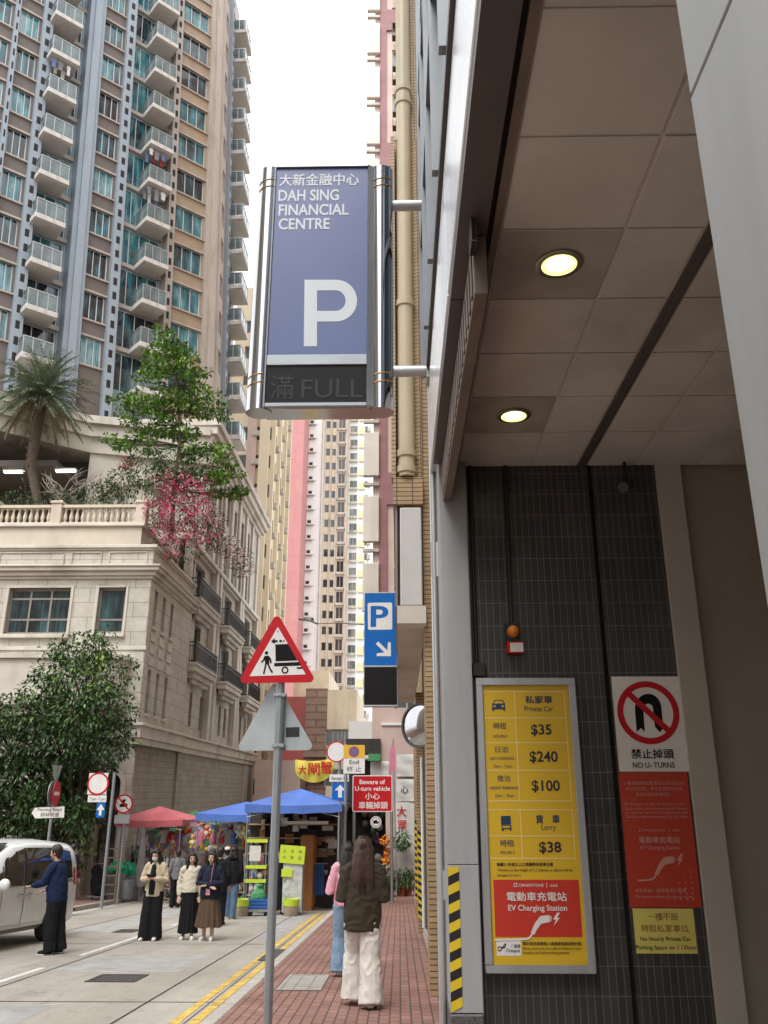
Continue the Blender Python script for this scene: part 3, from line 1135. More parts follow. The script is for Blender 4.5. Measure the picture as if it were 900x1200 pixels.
b = MB()
b.X = T(0, Y1, 0)
holes = [(x - wd / 2, x + wd / 2, z, z + h) for x, wd, z, h in front_wins()]
arch = (-11.62, -10.85, gz(34), 2.2)
b.wall(-40, X1, -4, 11.5, holes + [arch], depth=0.28, m=0)
b.X = T(X1, 0, 0, RZ)
sl_up = [(34.5, 34.98, 8.15, 9.72), (35.78, 36.26, 8.15, 9.72), (37.1, 37.6, 8.15, 9.72)]
sl_lo = [(34.5, 34.98, 4.55, 6.35), (35.78, 36.26, 4.55, 6.35), (37.1, 37.6, 4.55, 6.35)]
b.wall(Y1, Y2, 3.3, 11.5, sl_up + sl_lo, depth=0.3, m=0)
b.X = Matrix.Identity(4)
b.box(-40, X1 - 0.3, Y1 + 0.3, Y2 + 2, -4, 11.45, 0)
b.quad((X1 - 0.6, Y2, 3.3), (X1, Y2, 3.3), (X1, Y2, 11.5), (X1 - 0.6, Y2, 11.5), 0)
b.quad((-40, Y1, 11.5), (X1, Y1, 11.5), (X1, Y2, 11.5), (-40, Y2, 11.5), 0)
b.build('corner_block', 'stone_slabs', pb, world=True)
b = MB()                                    # arched doorway: arch filled out of the rectangular opening
n = 16
ax, aw, az = (arch[0] + arch[1]) / 2, (arch[1] - arch[0]) / 2, 2.2 - (arch[1] - arch[0]) / 2
for s in (-1, 1):
    pts = [(ax + s * aw, 2.2)] + [(ax + s * aw * math.cos(t), az + aw * math.sin(t)) for t in [R(90) * (1 - k / n) for k in range(n + 1)]]
    b.plate(pts if s > 0 else pts[::-1], Y1 + 0.002, Y1 + 0.12, 0)
ring = [(ax + (aw + 0.18) * math.cos(R(180) * k / n), az + (aw + 0.18) * math.sin(R(180) * k / n)) for k in range(n + 1)]
inn = [(ax + aw * math.cos(R(180) * k / n), az + aw * math.sin(R(180) * k / n)) for k in range(n + 1)]
for k in range(n):
    b.plate([inn[k], ring[k], ring[k + 1], inn[k + 1]], Y1 - 0.05, Y1 + 0.001, 1)
b.box(ax + aw, ax + aw + 0.18, Y1 - 0.05, Y1 - 0.001, -2.2, az, 1)
b.box(ax - aw - 0.18, ax - aw, Y1 - 0.05, Y1 - 0.001, -2.2, az, 1)
b.box(ax - aw - 0.02, ax + aw + 0.02, Y1 + 0.27, Y1 + 0.3, -3, 2.25, 2)
b.build('arched_doorway', ['stone_slabs', 'moulding', 'dark_glass'], pb, world=True)
b = MB()                                    # piers flanking the doorway
b.box(-12.85, -11.95, Y1 - 0.75, Y1 - 0.002, -3, 1.0)
b.box(-12.9, -11.9, Y1 - 0.8, Y1 - 0.004, 1.0, 1.16)
b.box(-12.85, -11.95, Y1 - 0.75, Y1 - 0.002, 1.16, 3.3)
b.box(-12.95, -11.85, Y1 - 0.85, Y1 - 0.003, -3, -1.55)
b.build('entrance_pier', 'stone_plain', pb, world=True, bevel=0.02)
b = MB()
b.box(-17.5, -16.6, Y1 - 0.75, Y1 - 0.002, -3, 3.3)
b.build('entrance_pier', 'stone_plain', pb, world=True, bevel=0.02)


def cornice(b, x0, x1, y, z, steps, m=0, corner=True):
    """stepped moulding along the front wall; steps: (z0, z1, projection)"""
    for a, c, p in steps:
        b.box(x0, x1 + (p if corner else 0), y - p, y - 0.001, z + a, z + c, m)


b = MB()
st = [(0.0, 0.12, 0.10), (0.12, 0.30, 0.22), (0.30, 0.46, 0.38), (0.46, 0.54, 0.46)]
for a, c, p in st:
    b.box(-40, X1 + p, Y1 - p, Y1 - 0.001, 10.02 + a, 10.02 + c)
    b.box(X1 + 0.001, X1 + p, Y1 - 0.0005, Y2, 10.02 + a, 10.02 + c)
for a, c, p in ((11.36, 11.5, 0.16), (11.28, 11.36, 0.08)):
    b.box(-40, X1 + p, Y1 - p, Y1 - 0.001, a, c)
    b.box(X1 + 0.001, X1 + p, Y1 - 0.0005, Y2, a, c)
for z0, z1, p in ((7.02, 7.18, 0.06), (9.0, 9.06, 0.03), (8.4, 8.44, 0.02)):
    b.box(-40, X1 + p, Y1 - p, Y1 - 0.001, z0, z1) if z0 < 8 else None
for z0, z1, p in ((3.3, 3.55, 0.10), (3.55, 4.0, 0.18), (4.0, 4.12, 0.28)):
    b.box(-40, X1 + p, Y1 - p, Y1 - 0.001, z0, z1)
    b.box(X1 + 0.001, X1 + p, Y1 - 0.0005, Y2, z0, z1)
    b.box(X2 + 0.001, X2 + p + 0.5, Y2, 62.5, z0, z1)
for x0, x1 in ((-40, -21.6), (-21.3, -20.2), (-20.0, -17.3), (-17.0, -14.2), (-13.9, -12.6), (-12.3, X1 - 0.25)):
    for q in ((x0, x1, 10.64, 10.68), (x0, x1, 11.18, 11.22)):
        b.box(q[0], q[1], Y1 - 0.05, Y1 - 0.0015, q[2], q[3])
    b.box(x0, x0 + 0.05, Y1 - 0.05, Y1 - 0.0012, 10.68, 11.18)
    b.box(x1 - 0.05, x1, Y1 - 0.05, Y1 - 0.0012, 10.68, 11.18)
for x, wd, z, h in front_wins():
    b.box(x - wd / 2 - 0.14, x + wd / 2 + 0.14, Y1 - 0.16, Y1 - 0.0013, z - 0.2, z - 0.06)
    b.box(x - wd / 2 - 0.12, x - wd / 2 - 0.003, Y1 - 0.05, Y1 - 0.0013, z - 0.06, z + h + 0.1)
    b.box(x + wd / 2 + 0.003, x + wd / 2 + 0.12, Y1 - 0.05, Y1 - 0.0013, z - 0.06, z + h + 0.1)
    b.box(x - wd / 2 - 0.003, x + wd / 2 + 0.003, Y1 - 0.05, Y1 - 0.0013, z + h + 0.003, z + h + 0.1)
for a, c, _, _ in sl_lo:
    b.box(X1 + 0.001, X1 + 0.09, a - 0.06, c + 0.06, 4.44, 4.54)
    b.box(X1 + 0.001, X1 + 0.09, a - 0.06, c + 0.06, 8.0, 8.14)
    for z in (6.5, 7.0, 7.5):
        b.box(X1 + 0.001, X1 + 0.05, a - 0.1, c + 0.1, z, z + 0.36)
b.build('cornice', 'moulding', pb, world=True, bevel=0.015)
for x, wd, z, h in front_wins():
    window(pb, wd, h, 3 if wd > 2 else 1, (0.32, 0.78) if wd > 2 else (0.3,), (x, Y1 + 0.18, z), 0, fw=0.09)
for a, c, z0, z1 in sl_up + sl_lo:
    window(pb, c - a, z1 - z0, 1, (), (X1 - 0.2, (a + c) / 2, z0), RZ, 'bronze_frame', 'dark_glass', fw=0.05)
# ground floor street wall of rough ashlar, set back
b = MB()
b.box(-13, X1 - 0.25, Y1 + 0.31, Y2, -5, 3.3)
b.box(-14, X1 - 0.14, Y2, 58.5, -6, 3.3)
b.build('ashlar_wall', 'ashlar', pb, world=True)
b = MB()
b.box(-13, X1 - 0.10, 58.5, 62.4, -6, 3.3)
b.build('louvre_bay', 'far_grime', pb, world=True)
# first floor balcony on the front with rounded corner
b = MB()
pts = [(-40, Y1 - 0.002), (-40, Y1 - 1.1), (-12.0, Y1 - 1.1)] + [(-12.0 + 1.1 * math.sin(R(90) * k / 8), Y1 - 1.1 * math.cos(R(90) * k / 8)) for k in range(1, 9)]
pts = [(x, min(y, Y1 - 0.002)) for x, y in pts]
b.prism(pts, 4.75, 5.05)
pts2 = [(x - (0.25 if x > -12 else 0), y + 0.25 if y < Y1 - 0.4 else y) for x, y in pts]
b.prism(pts2, 4.35, 4.75)
b.prism([(-16.2, Y1 - 1.02), (-12.0, Y1 - 1.02)] + [(-12.0 + 1.02 * math.sin(R(90) * k / 8), Y1 - 1.02 * math.cos(R(90) * k / 8)) for k in range(1, 9)] + [(-16.2, Y1 - 0.004)], 5.05, 6.55)
b.prism([(-16.3, Y1 - 1.14), (-12.0, Y1 - 1.14)] + [(-12.0 + 1.14 * math.sin(R(90) * k / 8), Y1 - 1.14 * math.cos(R(90) * k / 8)) for k in range(1, 9)] + [(-16.3, Y1 - 0.005)], 6.55, 6.72)
b.build('balcony_parapet', 'stone_plain', pb, world=True)


def baluster_row(b, x0, x1, y, z0, z1, step=0.26):
    b.box(x0, x1, y - 0.14, y + 0.14, z0, z0 + 0.12)
    b.box(x0, x1, y - 0.16, y + 0.16, z1 - 0.13, z1)
    h = z1 - z0 - 0.25
    n = int((x1 - x0) / step)
    for k in range(n):
        x = x0 + (k + 0.5) * (x1 - x0) / n
        b.lathe([(0.08, 0), (0.08, 0.05 * h), (0.05, 0.1 * h), (0.095, 0.32 * h), (0.09, 0.42 * h), (0.045, 0.75 * h), (0.045, 0.85 * h), (0.08, 0.93 * h), (0.08, h)], (x, y, z0 + 0.12), n=8)


b = MB()
baluster_row(b, -22, -16.35, Y1 - 0.95, 5.05, 6.55)
b.build('balustrade', 'stone_warm', pb, world=True)
# set back tier and roof terrace balustrade
b = MB()
b.box(-40, -11.5, 35.3, 43.5, 11.5, 12.95)
b.build('terrace_tier', 'stone_warm', pb, world=True)
b = MB()
for z0, z1, p in ((11.5, 11.9, 0.10), (12.82, 12.95, 0.14)):
    b.box(-40, -11.5 + p, 35.3 - p, 35.299, z0, z1)
    b.box(-11.499, -11.5 + p, 35.2995, 43.5, z0, z1)
b.build('tier_moulding', 'moulding', pb, world=True, bevel=0.02)
b = MB()
for x0, x1 in ((-22.4, -18.6), (-18.2, -15.75), (-15.25, -11.8)):
    baluster_row(b, x0, x1, 35.5, 12.95, 13.9)
b.build('balustrade', 'stone_warm', pb, world=True)
b = MB()
for x in (-18.4, -15.5, -11.62):
    b = MB()
    b.box(x - 0.24, x + 0.24, 35.28, 35.74, 12.95, 13.95)
    b.box(x - 0.29, x + 0.29, 35.23, 35.79, 13.95, 14.08)
    b.build('balustrade_pier', 'stone_warm', pb, world=True, bevel=0.02)

# street wing
b = MB()
b.X = T(X2, 0, 0, RZ)
bays = [(42.0, 45.6), (49.8, 53.6), (57.0, 60.6)]
low = [(42.3, 43.0), (44.1, 44.8), (46.6, 47.3), (48.1, 48.8), (49.6, 50.3), (51.6, 52.3), (53.2, 53.9), (55.4, 56.1), (57.0, 57.7), (58.5, 59.2), (60.3, 61.0)]
hw = [(a, c, 4.75, 6.5) for a, c in low]
for a, c in bays:
    for z in (7.75, 11.05):
        hw += [(a, a + 1.1, z, z + 2.35), (a + 1.5, c, z, z + 2.35)]
hu = []
for a, c in ((45.3, 46.4), (47.6, 48.7), (50.2, 51.3), (52.6, 53.7), (55.2, 56.3), (57.6, 58.7)):
    hu += [(a, c, 14.6, 16.4), (a, c, 17.8, 19.6)]
b.wall(Y2, 62.4, 3.3, 14.0, hw, depth=0.3)
b.wall(44.0, 62.4, 14.0, 21.2, hu, depth=0.3)
b.X = Matrix.Identity(4)
b.box(-40, X2 - 0.31, Y2 + 0.01, 62.4, -5, 14.0)
b.box(-17, X2 - 0.31, 44.0, 62.4, 14.0, 21.2)
b.quad((X2 - 0.4, 44, 14.0), (X2, 44, 14.0), (X2, 44, 21.2), (X2 - 0.4, 44, 21.2))
b.quad((X2 - 0.4, Y2, 14), (X2, Y2, 14), (X2, 44, 14), (X2 - 0.4, 44, 14))
b.build('street_wing', 'stone_slabs', pb, world=True)
for a, c, z0, z1 in hw + hu:
    window(pb, c - a, z1 - z0, 2 if c - a > 1.5 else 1, (0.3,) if c - a > 1 else (), (X2 - 0.2, (a + c) / 2, z0), RZ, 'bronze_frame', 'dark_glass' if c - a < 1.4 else 'teal_glass', fw=0.06)
b = MB()
for y in (41.25, 47.6, 48.7, 55.2, 56.0, 62.0):
    b.box(X2 + 0.001, X2 + 0.35, y - 0.3, y + 0.3, 4.12, 14.0)
for z0, z1, p in ((6.95, 7.15, 0.22), (13.7, 13.85, 0.25), (13.85, 14.1, 0.42), (10.4, 10.5, 0.10)):
    b.box(X2 + 0.0015, X2 + p, Y2 + 0.02, 62.4, z0, z1)
for y in (44.4, 47.0, 49.5, 51.9, 54.4, 57.0, 59.5, 62.0):
    b.box(X2 + 0.001, X2 + 0.14, y - 0.3, y + 0.3, 14.1, 20.6)
for z0, z1, p in ((20.5, 20.8, 0.2), (20.8, 21.1, 0.4), (21.1, 21.6, 0.62), (21.6, 22.0, 0.8)):
    b.box(-17.5, X2 + p, 44 - p * 0.6, 62.4 + p, z0 + 0.001, z1)
b.build('wing_moulding', 'moulding', pb, world=True, bevel=0.02)


def stone_balcony(y0, y1, zf):
    ctr = (y0 + y1) / 2
    L = (y1 - y0)
    loc = WM[pb.name].inverted() @ Vector((X2, ctr, zf))
    if 'sb' in _WC:
        return copy_part(_WC['sb'], pb, loc, RZ)
    b = MB()
    b.box(-L / 2, L / 2, -0.95, -0.36, -0.14, 0.0)
    b.box(-L / 2 + 0.06, L / 2 - 0.06, -0.88, -0.36, -0.42, -0.14)
    b.box(-L / 2 + 0.5, L / 2 - 0.5, -0.72, -0.36, -0.68, -0.42)
    b.box(-L / 2 + 1.0, L / 2 - 1.0, -0.55, -0.36, -0.9, -0.68)
    b.box(-L / 2 + 0.02, L / 2 - 0.02, -0.36, -0.002, -0.3, -0.005)
    o = b.build('balcony', 'stone_plain', pb, loc=loc, rz=RZ, bevel=0.02)
    r = MB()
    h = 1.05
    for x0, x1, y0_, y1_ in ((-L / 2 + 0.05, L / 2 - 0.05, -0.9, -0.86), (-L / 2 + 0.05, -L / 2 + 0.09, -0.86, -0.36), (L / 2 - 0.09, L / 2 - 0.05, -0.86, -0.36)):
        r.box(x0, x1, y0_, y1_, h - 0.05, h)
        r.box(x0, x1, y0_, y1_, 0.06, 0.10)
        r.box(x0, x1, y0_, y1_, h - 0.24, h - 0.21)
    k = 0
    n = int(L / 0.13)
    for k in range(n + 1):
        x = -L / 2 + 0.07 + (L - 0.14) * k / n
        r.box(x - 0.011, x + 0.011, -0.891, -0.869, 0.0, h - 0.05)
    for k in range(1, 5):
        for x in (-L / 2 + 0.07, L / 2 - 0.07):
            r.box(x - 0.011, x + 0.011, -0.86 + k * 0.1 - 0.011, -0.86 + k * 0.1 + 0.011, 0, h - 0.05)
    r.build('railing', 'balcony_iron', o)
    _WC['sb'] = o
    return o


for (y0, y1) in ((40.9, 45.9), (48.9, 54.0), (56.4, 61.5)):
    for z in (7.65, 10.95):
        stone_balcony(y0 if y0 > 41 else 41.3, (y0 if y0 > 41 else 41.3) + 5.0, z)
# roof slab over the covered terrace, bent forward to the left, and the dark void under it
edge = [(-10.6, 43.9), (-13.6, 42.9), (-17.0, 42.0), (-19.0, 40.4), (-21.2, 38.6), (-24, 37.6), (-40, 37.0)]
b = MB()
back = [(-40, 60), (-10.6, 60)]


def off(e, d):
    return [(x - d * 0.25, y - d) for x, y in e]


b.prism([(x, y) for x, y in (edge[::-1] + [(-10.7, 44.5), (-40, 44.5)])], 19.3, 20.2)
b.prism(off(edge, 0.25)[::-1] + [(-10.7, 44.5), (-40, 44.5)], 20.2, 20.9)
b.prism(off(edge, 0.5)[::-1] + [(-10.75, 44.5), (-40, 44.5)], 20.9, 21.35)
b.build('terrace_roof', 'moulding', pb, world=True)
b = MB()
b.prism([(-17.0, 42.1), (-11.2, 44.02), (-17.0, 44.02)], 13.0, 19.3)
b.build('gable_wall', 'stone_plain', pb, world=True)
b = MB()
ga = [(-16.8 + 5.2 * k / 12, 16.4 + 1.3 * math.sin(math.pi * k / 12)) for k in range(13)]
for k in range(12):
    x0, z0 = ga[k]
    x1, z1 = ga[k + 1]
    f = lambda x: 42.1 + (x + 17.0) / 5.8 * 1.92 - 0.2
    b.add([(x0, f(x0), z0), (x1, f(x1), z1), (x1, f(x1), z1 + 0.35), (x0, f(x0), z0 + 0.35), (x0, f(x0) + 0.3, z0), (x1, f(x1) + 0.3, z1), (x1, f(x1) + 0.3, z1 + 0.35), (x0, f(x0) + 0.3, z0 + 0.35)],
          [(0, 1, 2, 3), (0, 4, 5, 1), (3, 2, 6, 7), (4, 7, 6, 5)])
b.build('gable_arch', 'moulding', pb, world=True)
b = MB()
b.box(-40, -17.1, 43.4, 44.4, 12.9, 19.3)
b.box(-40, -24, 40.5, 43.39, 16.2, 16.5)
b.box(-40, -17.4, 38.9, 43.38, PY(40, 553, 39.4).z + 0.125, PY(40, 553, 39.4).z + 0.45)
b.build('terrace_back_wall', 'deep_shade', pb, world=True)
b = MB()
for x in (-33, -27.0, -21.4):
    MB().box(x - 0.35, x + 0.35, 38.4, 39.1, 12.95, 19.3).build('terrace_column', 'stone_plain', pb, world=True, bevel=0.02)
b = MB()
b.box(-40, -17.6, 41.2, 41.26, 13.0, 14.3)
for k in range(40):
    b.box(-40 + k * 0.56, -39.96 + k * 0.56, 41.1, 41.2, 13.0, 15.0)
b.box(-40, -17.6, 41.1, 41.2, 14.95, 15.0)
b.build('terrace_fence', 'balcony_iron', pb, world=True)
for (u0, u1, v) in ((5, 27, 553), (66, 88, 552)):
    p0, p1 = PY(u0, v, 39.4), PY(u1, v, 39.4)
    t_ = MB()
    t_.box(p0.x, p1.x, 39.32, 39.5, p0.z - 0.05, p0.z + 0.05)
    o = t_.build('tube_light', 'tube_glow', pb, world=True)
    h_ = MB().box(p0.x - 0.05, p1.x + 0.05, 39.28, 39.54, p0.z + 0.051, p0.z + 0.12)
    h_.build('light_housing', 'white_paint', pb, world=True)

# ---------------------------------------------------------------- apartment tower rising above the podium, turned away from the street
TA = R(46)
tdir = Vector((math.sin(TA), math.cos(TA), 0))
tnorm = Vector((tdir.y, -tdir.x, 0))
O = PY(100, 200, 45.0)
O.z = 0
TRZ = math.atan2(tdir.y, tdir.x)


def on_tower(u, v, proud=0.0):
    r = ray(u, v)
    o = O + tnorm * proud
    t = (tnorm.dot(o)) / tnorm.dot(r)
    p = r * t
    return (p - o).dot(tdir), p.z + CAM_Z


tw = thing('apartment_tower', 'tall apartment tower with glass balconies and teal windows above the stone building', 'building', (O.x, O.y, 20.0), TRZ)
zA = on_tower(197, 47, 1.3)[1]
zB = on_tower(182, 357, 1.3)[1]
FH = (zA - zB) / 7
Z0 = zB - FH * 2
NF = 13
ub = {k: on_tower(px, 200)[0] for k, px in dict(l=-34, p0=-8, w1=-2, a=29, a2=42, b1=88, b2=108, c=137, c2=148, d=200, d2=208, e=245, f=263).items()}


def tower_wall(u0, u1, holes, m, name, y=0.0):
    b = MB()
    b.X = Matrix.Translation((0, y, 0))
    b.wall(u0, u1, 0, (NF + 0.6) * FH + Z0 - 20.0, holes, depth=0.22)
    return b.build(name, m, tw)


zz = [Z0 - 20.0 + k * FH for k in range(NF)]
zz = [z for z in zz if z > 0.2]
wh = (0.98, 3.0)
winlist = []


def bay(u0, u1, m, name, cols, margin=0.25, y=0.0, zr=wh, pmat='tower_glass', rows=(), fm='tower_frame'):
    hs = [(u0 + margin, u1 - margin, z + zr[0], z + zr[1]) for z in zz]
    tower_wall(u0, u1, hs, m, name, y)
    for a, c, z0, z1 in hs:
        W = round(c - a, 3)
        H = round(z1 - z0, 3)
        wl_ = WM[tw.name] @ Vector(((a + c) / 2, y + 0.12, z0))
        window(tw, W, H, cols, rows, wl_, TRZ, fm, pmat, fw=0.065)


bay(ub['l'], ub['p0'], 'tower_brown', 'spandrel_wall', 2, 0.12)
bay(ub['w1'], ub['a'], 'tower_brown', 'spandrel_wall', 3, 0.12)
bay(ub['b2'], ub['c'], 'tower_brown', 'spandrel_wall', 3, 0.12)
bay(ub['d2'], ub['e'], 'tower_tan', 'spandrel_wall', 3, 0.12)
bay(ub['a2'], ub['b1'], 'tower_blue', 'balcony_wall', 3, 0.12, 0.5, (0.12, 2.85))
bay(ub['c2'], ub['d'], 'tower_blue', 'balcony_wall', 4, 0.12, 0.5, (0.12, 2.85))
ZT = (NF + 0.6) * FH + Z0 - 20.0


def pil(name, u0, u1, m, holes, pr=0.35):
    b = MB()
    b.box(u0, u1, -pr, 0.55, 0, ZT, 0)
    if holes:
        k = 0
        z = 0.4
        wd = min(0.34, (u1 - u0) * 0.4)
        while z < ZT - 0.6:
            b.box((u0 + u1) / 2 - wd / 2, (u0 + u1) / 2 + wd / 2, -pr - 0.004, -pr + 0.02, z, z + 0.55, 1)
            z += FH / 3.0
    else:
        b.box((u0 + u1) / 2 - 0.25, (u0 + u1) / 2 + 0.25, -pr - 0.16, -pr - 0.001, 0, ZT, 0)
    b.build(name, [m, 'dark_gap'], tw)


pil('pilaster', ub['p0'], ub['w1'], 'tower_blue', True)
pil('pilaster', ub['a'], ub['a2'], 'tower_blue', True)
pil('pilaster', ub['b1'], ub['b2'], 'tower_blue', False)
pil('pilaster', ub['c'], ub['c2'], 'tower_blue', True)
pil('pilaster', ub['d'], ub['d2'], 'tower_beige', True)
pil('pilaster', ub['e'], ub['f'], 'tower_beige', False, 0.25)
b = MB()
for u0, u1 in ((ub['l'], ub['p0']), (ub['w1'], ub['a']), (ub['b2'], ub['c']), (ub['d2'], ub['e'])):
    for z in zz:
        MB().box(u0, u1, -0.10, -0.001, z + 2.94, z + 3.08).box(u0, u1, -0.14, -0.001, z + 0.86, z + 0.97).split_build('floor_band', 'tower_beige', tw)
for u0, u1 in ((ub['a2'], ub['b1']), (ub['c2'], ub['d'])):
    for z in zz:
        MB().box(u0, u1, 0.35, 0.499, z + 2.9, z + 3.2).build('floor_band', 'tower_beige', tw)


def glass_balcony(parent, loc, rz, W, D):
    key = ('gb', W, D)
    if key in _WC:
        return copy_part(_WC[key], parent, loc, rz)
    b = MB()
    b.box(-W / 2, W / 2, -D, 0, -0.36, 0.0, 0)
    b.box(-W / 2 + 0.12, W / 2 - 0.12, -D + 0.12, -0.002, -0.40, -0.361, 1)
    o = b.build('balcony', ['balcony_stone', 'balcony_soffit'], parent, loc=loc, rz=rz, bevel=0.02)
    g = MB()
    g.box(-W / 2 + 0.06, W / 2 - 0.06, -D + 0.06, -D + 0.08, 0.06, 1.02)
    g.box(-W / 2 + 0.06, -W / 2 + 0.08, -D + 0.09, -0.02, 0.06, 1.02)
    g.box(W / 2 - 0.08, W / 2 - 0.06, -D + 0.09, -0.02, 0.06, 1.02)
    g.build('glass_panel', 'rail_glass', o)
    r = MB()
    r.box(-W / 2 + 0.03, W / 2 - 0.03, -D + 0.03, -D + 0.11, 1.03, 1.1)
    r.box(-W / 2 + 0.03, -W / 2 + 0.11, -D + 0.11, 0, 1.03, 1.1)
    r.box(W / 2 - 0.11, W / 2 - 0.03, -D + 0.11, 0, 1.03, 1.1)
    for x in (-W / 2 + 0.07, -W / 6, W / 6, W / 2 - 0.07):
        r.box(x - 0.03, x + 0.03, -D + 0.04, -D + 0.10, 0, 1.03)
    for x in (-W / 2 + 0.07, W / 2 - 0.07):
        r.box(x - 0.03, x + 0.03, -D / 2 - 0.03, -D / 2 + 0.03, 0, 1.03)
    r.build('railing', 'rail_metal', o)
    _WC[key] = o
    return o


uL = (ub['a2'] + ub['b1']) / 2 - 0.5
uR = (ub['c2'] + ub['d']) / 2 + 0.45
for z in zz:
    glass_balcony(tw, (uL, 0.45, z + 0.0), 0, 1.9, 1.7)
    glass_balcony(tw, (uR, 0.45, z + 0.0), 0, 1.8, 1.7)
# return wing turned towards the street
WR = R(90) - TRZ
C2 = Vector((ub['f'], 0.2, 0))
b = MB()
b.X = Matrix.Translation(C2) @ Matrix.Rotation(WR, 4, 'Z')
hs = [(0.8, 2.0, z + 0.9, z + 2.8) for z in zz] + [(3.6, 5.4, z + 0.2, z + 2.8) for z in zz]
b.wall(0, 6.5, 0, ZT, hs, depth=0.22)
b.quad((6.5, 0, 0), (6.5, 8, 0), (6.5, 8, ZT), (6.5, 0, ZT))
b.build('return_wall', 'tower_beige', tw)
XW = WM[tw.name] @ b.X
for a, c, z0, z1 in hs:
    window(tw, round(c - a, 3), round(z1 - z0, 3), 2, (), XW @ Vector(((a + c) / 2, 0.12, z0)), R(90), 'tower_frame', 'tower_glass', fw=0.09)
b = MB()
b.X = Matrix.Translation(C2) @ Matrix.Rotation(WR, 4, 'Z')
b.box(2.4, 3.1, -0.3, 0.1, 0, ZT, 0)
z = 0.4
while z < ZT - 1:
    b.box(2.6, 2.9, -0.304, -0.29, z, z + 0.55, 1)
    z += FH / 3
b.build('pilaster', ['tower_blue', 'dark_gap'], tw)
for z in zz:
    glass_balcony(tw, b.X @ Vector((4.6, 0, z)), WR, 2.6, 1.3)
b = MB()                                     # body and roof
b.box(ub['l'], ub['f'] - 0.02, 0.9, 14, 0, ZT)
b.build('core', 'tower_beige', tw)


# the block stands slightly out of plumb in the view; it leans about its mid height
TILT = -0.048
tw.location = (O.x + tdir.x * 1.0, O.y + tdir.y * 1.0, 20.0)
tw.rotation_euler = (0, TILT, TRZ)
WM[tw.name] = Matrix.Translation(tw.location) @ Matrix.Rotation(TRZ, 4, 'Z') @ Matrix.Rotation(TILT, 4, 'Y')
# washing and plants on some of the tower's balconies
rt = random.Random(9)
for nm, c in (('wash_white', (0.6, 0.6, 0.58)), ('wash_blue', (0.12, 0.18, 0.32)), ('wash_red', (0.35, 0.06, 0.06)), ('wash_grey', (0.2, 0.2, 0.21))):
    mat(nm, c, 0.85, var=0.1)
nth = ['lowest', 'second', 'third', 'fourth', 'fifth', 'sixth', 'seventh', 'eighth', 'ninth', 'tenth', 'eleventh', 'twelfth', 'thirteenth']
for side, uu, floors in (('left', uL, (6,)), ('right', uR, (4, 5))):
    for k in floors:
        p = WM[tw.name] @ Vector((uu, -0.55, zz[k]))
        o = thing('drying_line', 'washing hung under the %s balcony of the %s column, counted up from the podium' % (nth[k + 1], side), 'washing line', tuple(p), TRZ, 'washing on the tower balconies')
        o.rotation_euler = (0, TILT, TRZ)
        b = MB()
        for y in (-0.35, 0.25):
            b.tube([(-0.85, y, 2.72), (0.85, y, 2.72)], 0.014, 5)
            for x in (-0.7, 0.7):
                b.tube([(x, y, 2.72), (x, y, FH - 0.40)], 0.008, 4)
        b.build('rail', 'rail_metal', o)
        ms = ['wash_white', 'wash_blue', 'wash_red', 'wash_grey']
        for y in (-0.35, 0.25):
            x = -0.8
            while x < 0.5:
                w_ = rt.uniform(0.25, 0.45)
                h_ = rt.uniform(0.55, 1.0)
                MB().plate([(x + w_ * .15, 2.7 - h_), (x + w_ * .85, 2.7 - h_), (x + w_ * .85, 2.5), (x + w_, 2.42), (x + w_, 2.6), (x + w_ * .6, 2.7), (x + w_ * .4, 2.7), (x, 2.6), (x, 2.42), (x + w_ * .15, 2.5)], y - 0.03, y + 0.03).build('garment', rt.choice(ms), o)
                x += w_ + rt.uniform(0.03, 0.25)

# ---------------------------------------------------------------- towers and old blocks further down the street
def block(name, label, cat, Y, u0, u1, vref, ztop, base_m, depth=14.0, wins=(), fh=2.9, ww=(), extra=None, zbot=None, trim=None, per=1000, group=None):
    """a slab block facing the camera; wins: (pixel column at vref, width m, height m, pane material, frame material)"""
    a, c = PY(u0, vref, Y), PY(u1, vref, Y)
    zb = gz(Y) - 0.3 if zbot is None else zbot
    cx = (a.x + c.x) / 2
    W = c.x - a.x
    o = thing(name, label, cat, (cx, Y, zb), 0, group)
    H = ztop - zb
    hs = []
    for px, wd, h, pm, fm in wins:
        x = PY(px, vref, Y).x - cx
        k = 0
        z = 3.2
        while z + h < H - 1.2:
            hs.append((x - wd / 2, x + wd / 2, z, z + h, pm, fm))
            z += fh
            k += 1
    b = MB()
    b.wall(-W / 2, W / 2, 0, H, hs, depth=0.25)
    b.quad((W / 2, 0, 0), (W / 2, depth, 0), (W / 2, depth, H), (W / 2, 0, H))
    b.quad((-W / 2, depth, 0), (-W / 2, 0, 0), (-W / 2, 0, H), (-W / 2, depth, H))
    b.quad((W / 2, depth, 0), (-W / 2, depth, 0), (-W / 2, depth, H), (W / 2, depth, H))
    b.quad((-W / 2, 0, H), (W / 2, 0, H), (W / 2, depth, H), (-W / 2, depth, H))
    b.build('wall', base_m, o)
    hs.sort(key=lambda q: abs(q[2] + zb - 25))
    rest = MB()
    for i, (x0, x1, z0, z1, pm, fm) in enumerate(hs):
        if i < 98:
            window(o, round(x1 - x0, 3), round(z1 - z0, 3), 2 if x1 - x0 > 0.9 else 1, (), WM[o.name] @ Vector(((x0 + x1) / 2, 0.1, z0)), 0, fm, pm, fw=0.07)
        else:
            rest.box(x0 + 0.03, x1 - 0.03, 0.13, 0.15, z0 + 0.03, z1 - 0.03)
    if rest.v:
        tag(rest.build('far_windows', 'far_glass', o), kind='stuff')
    if trim:
        trim(o, W, H, cx)
    return o


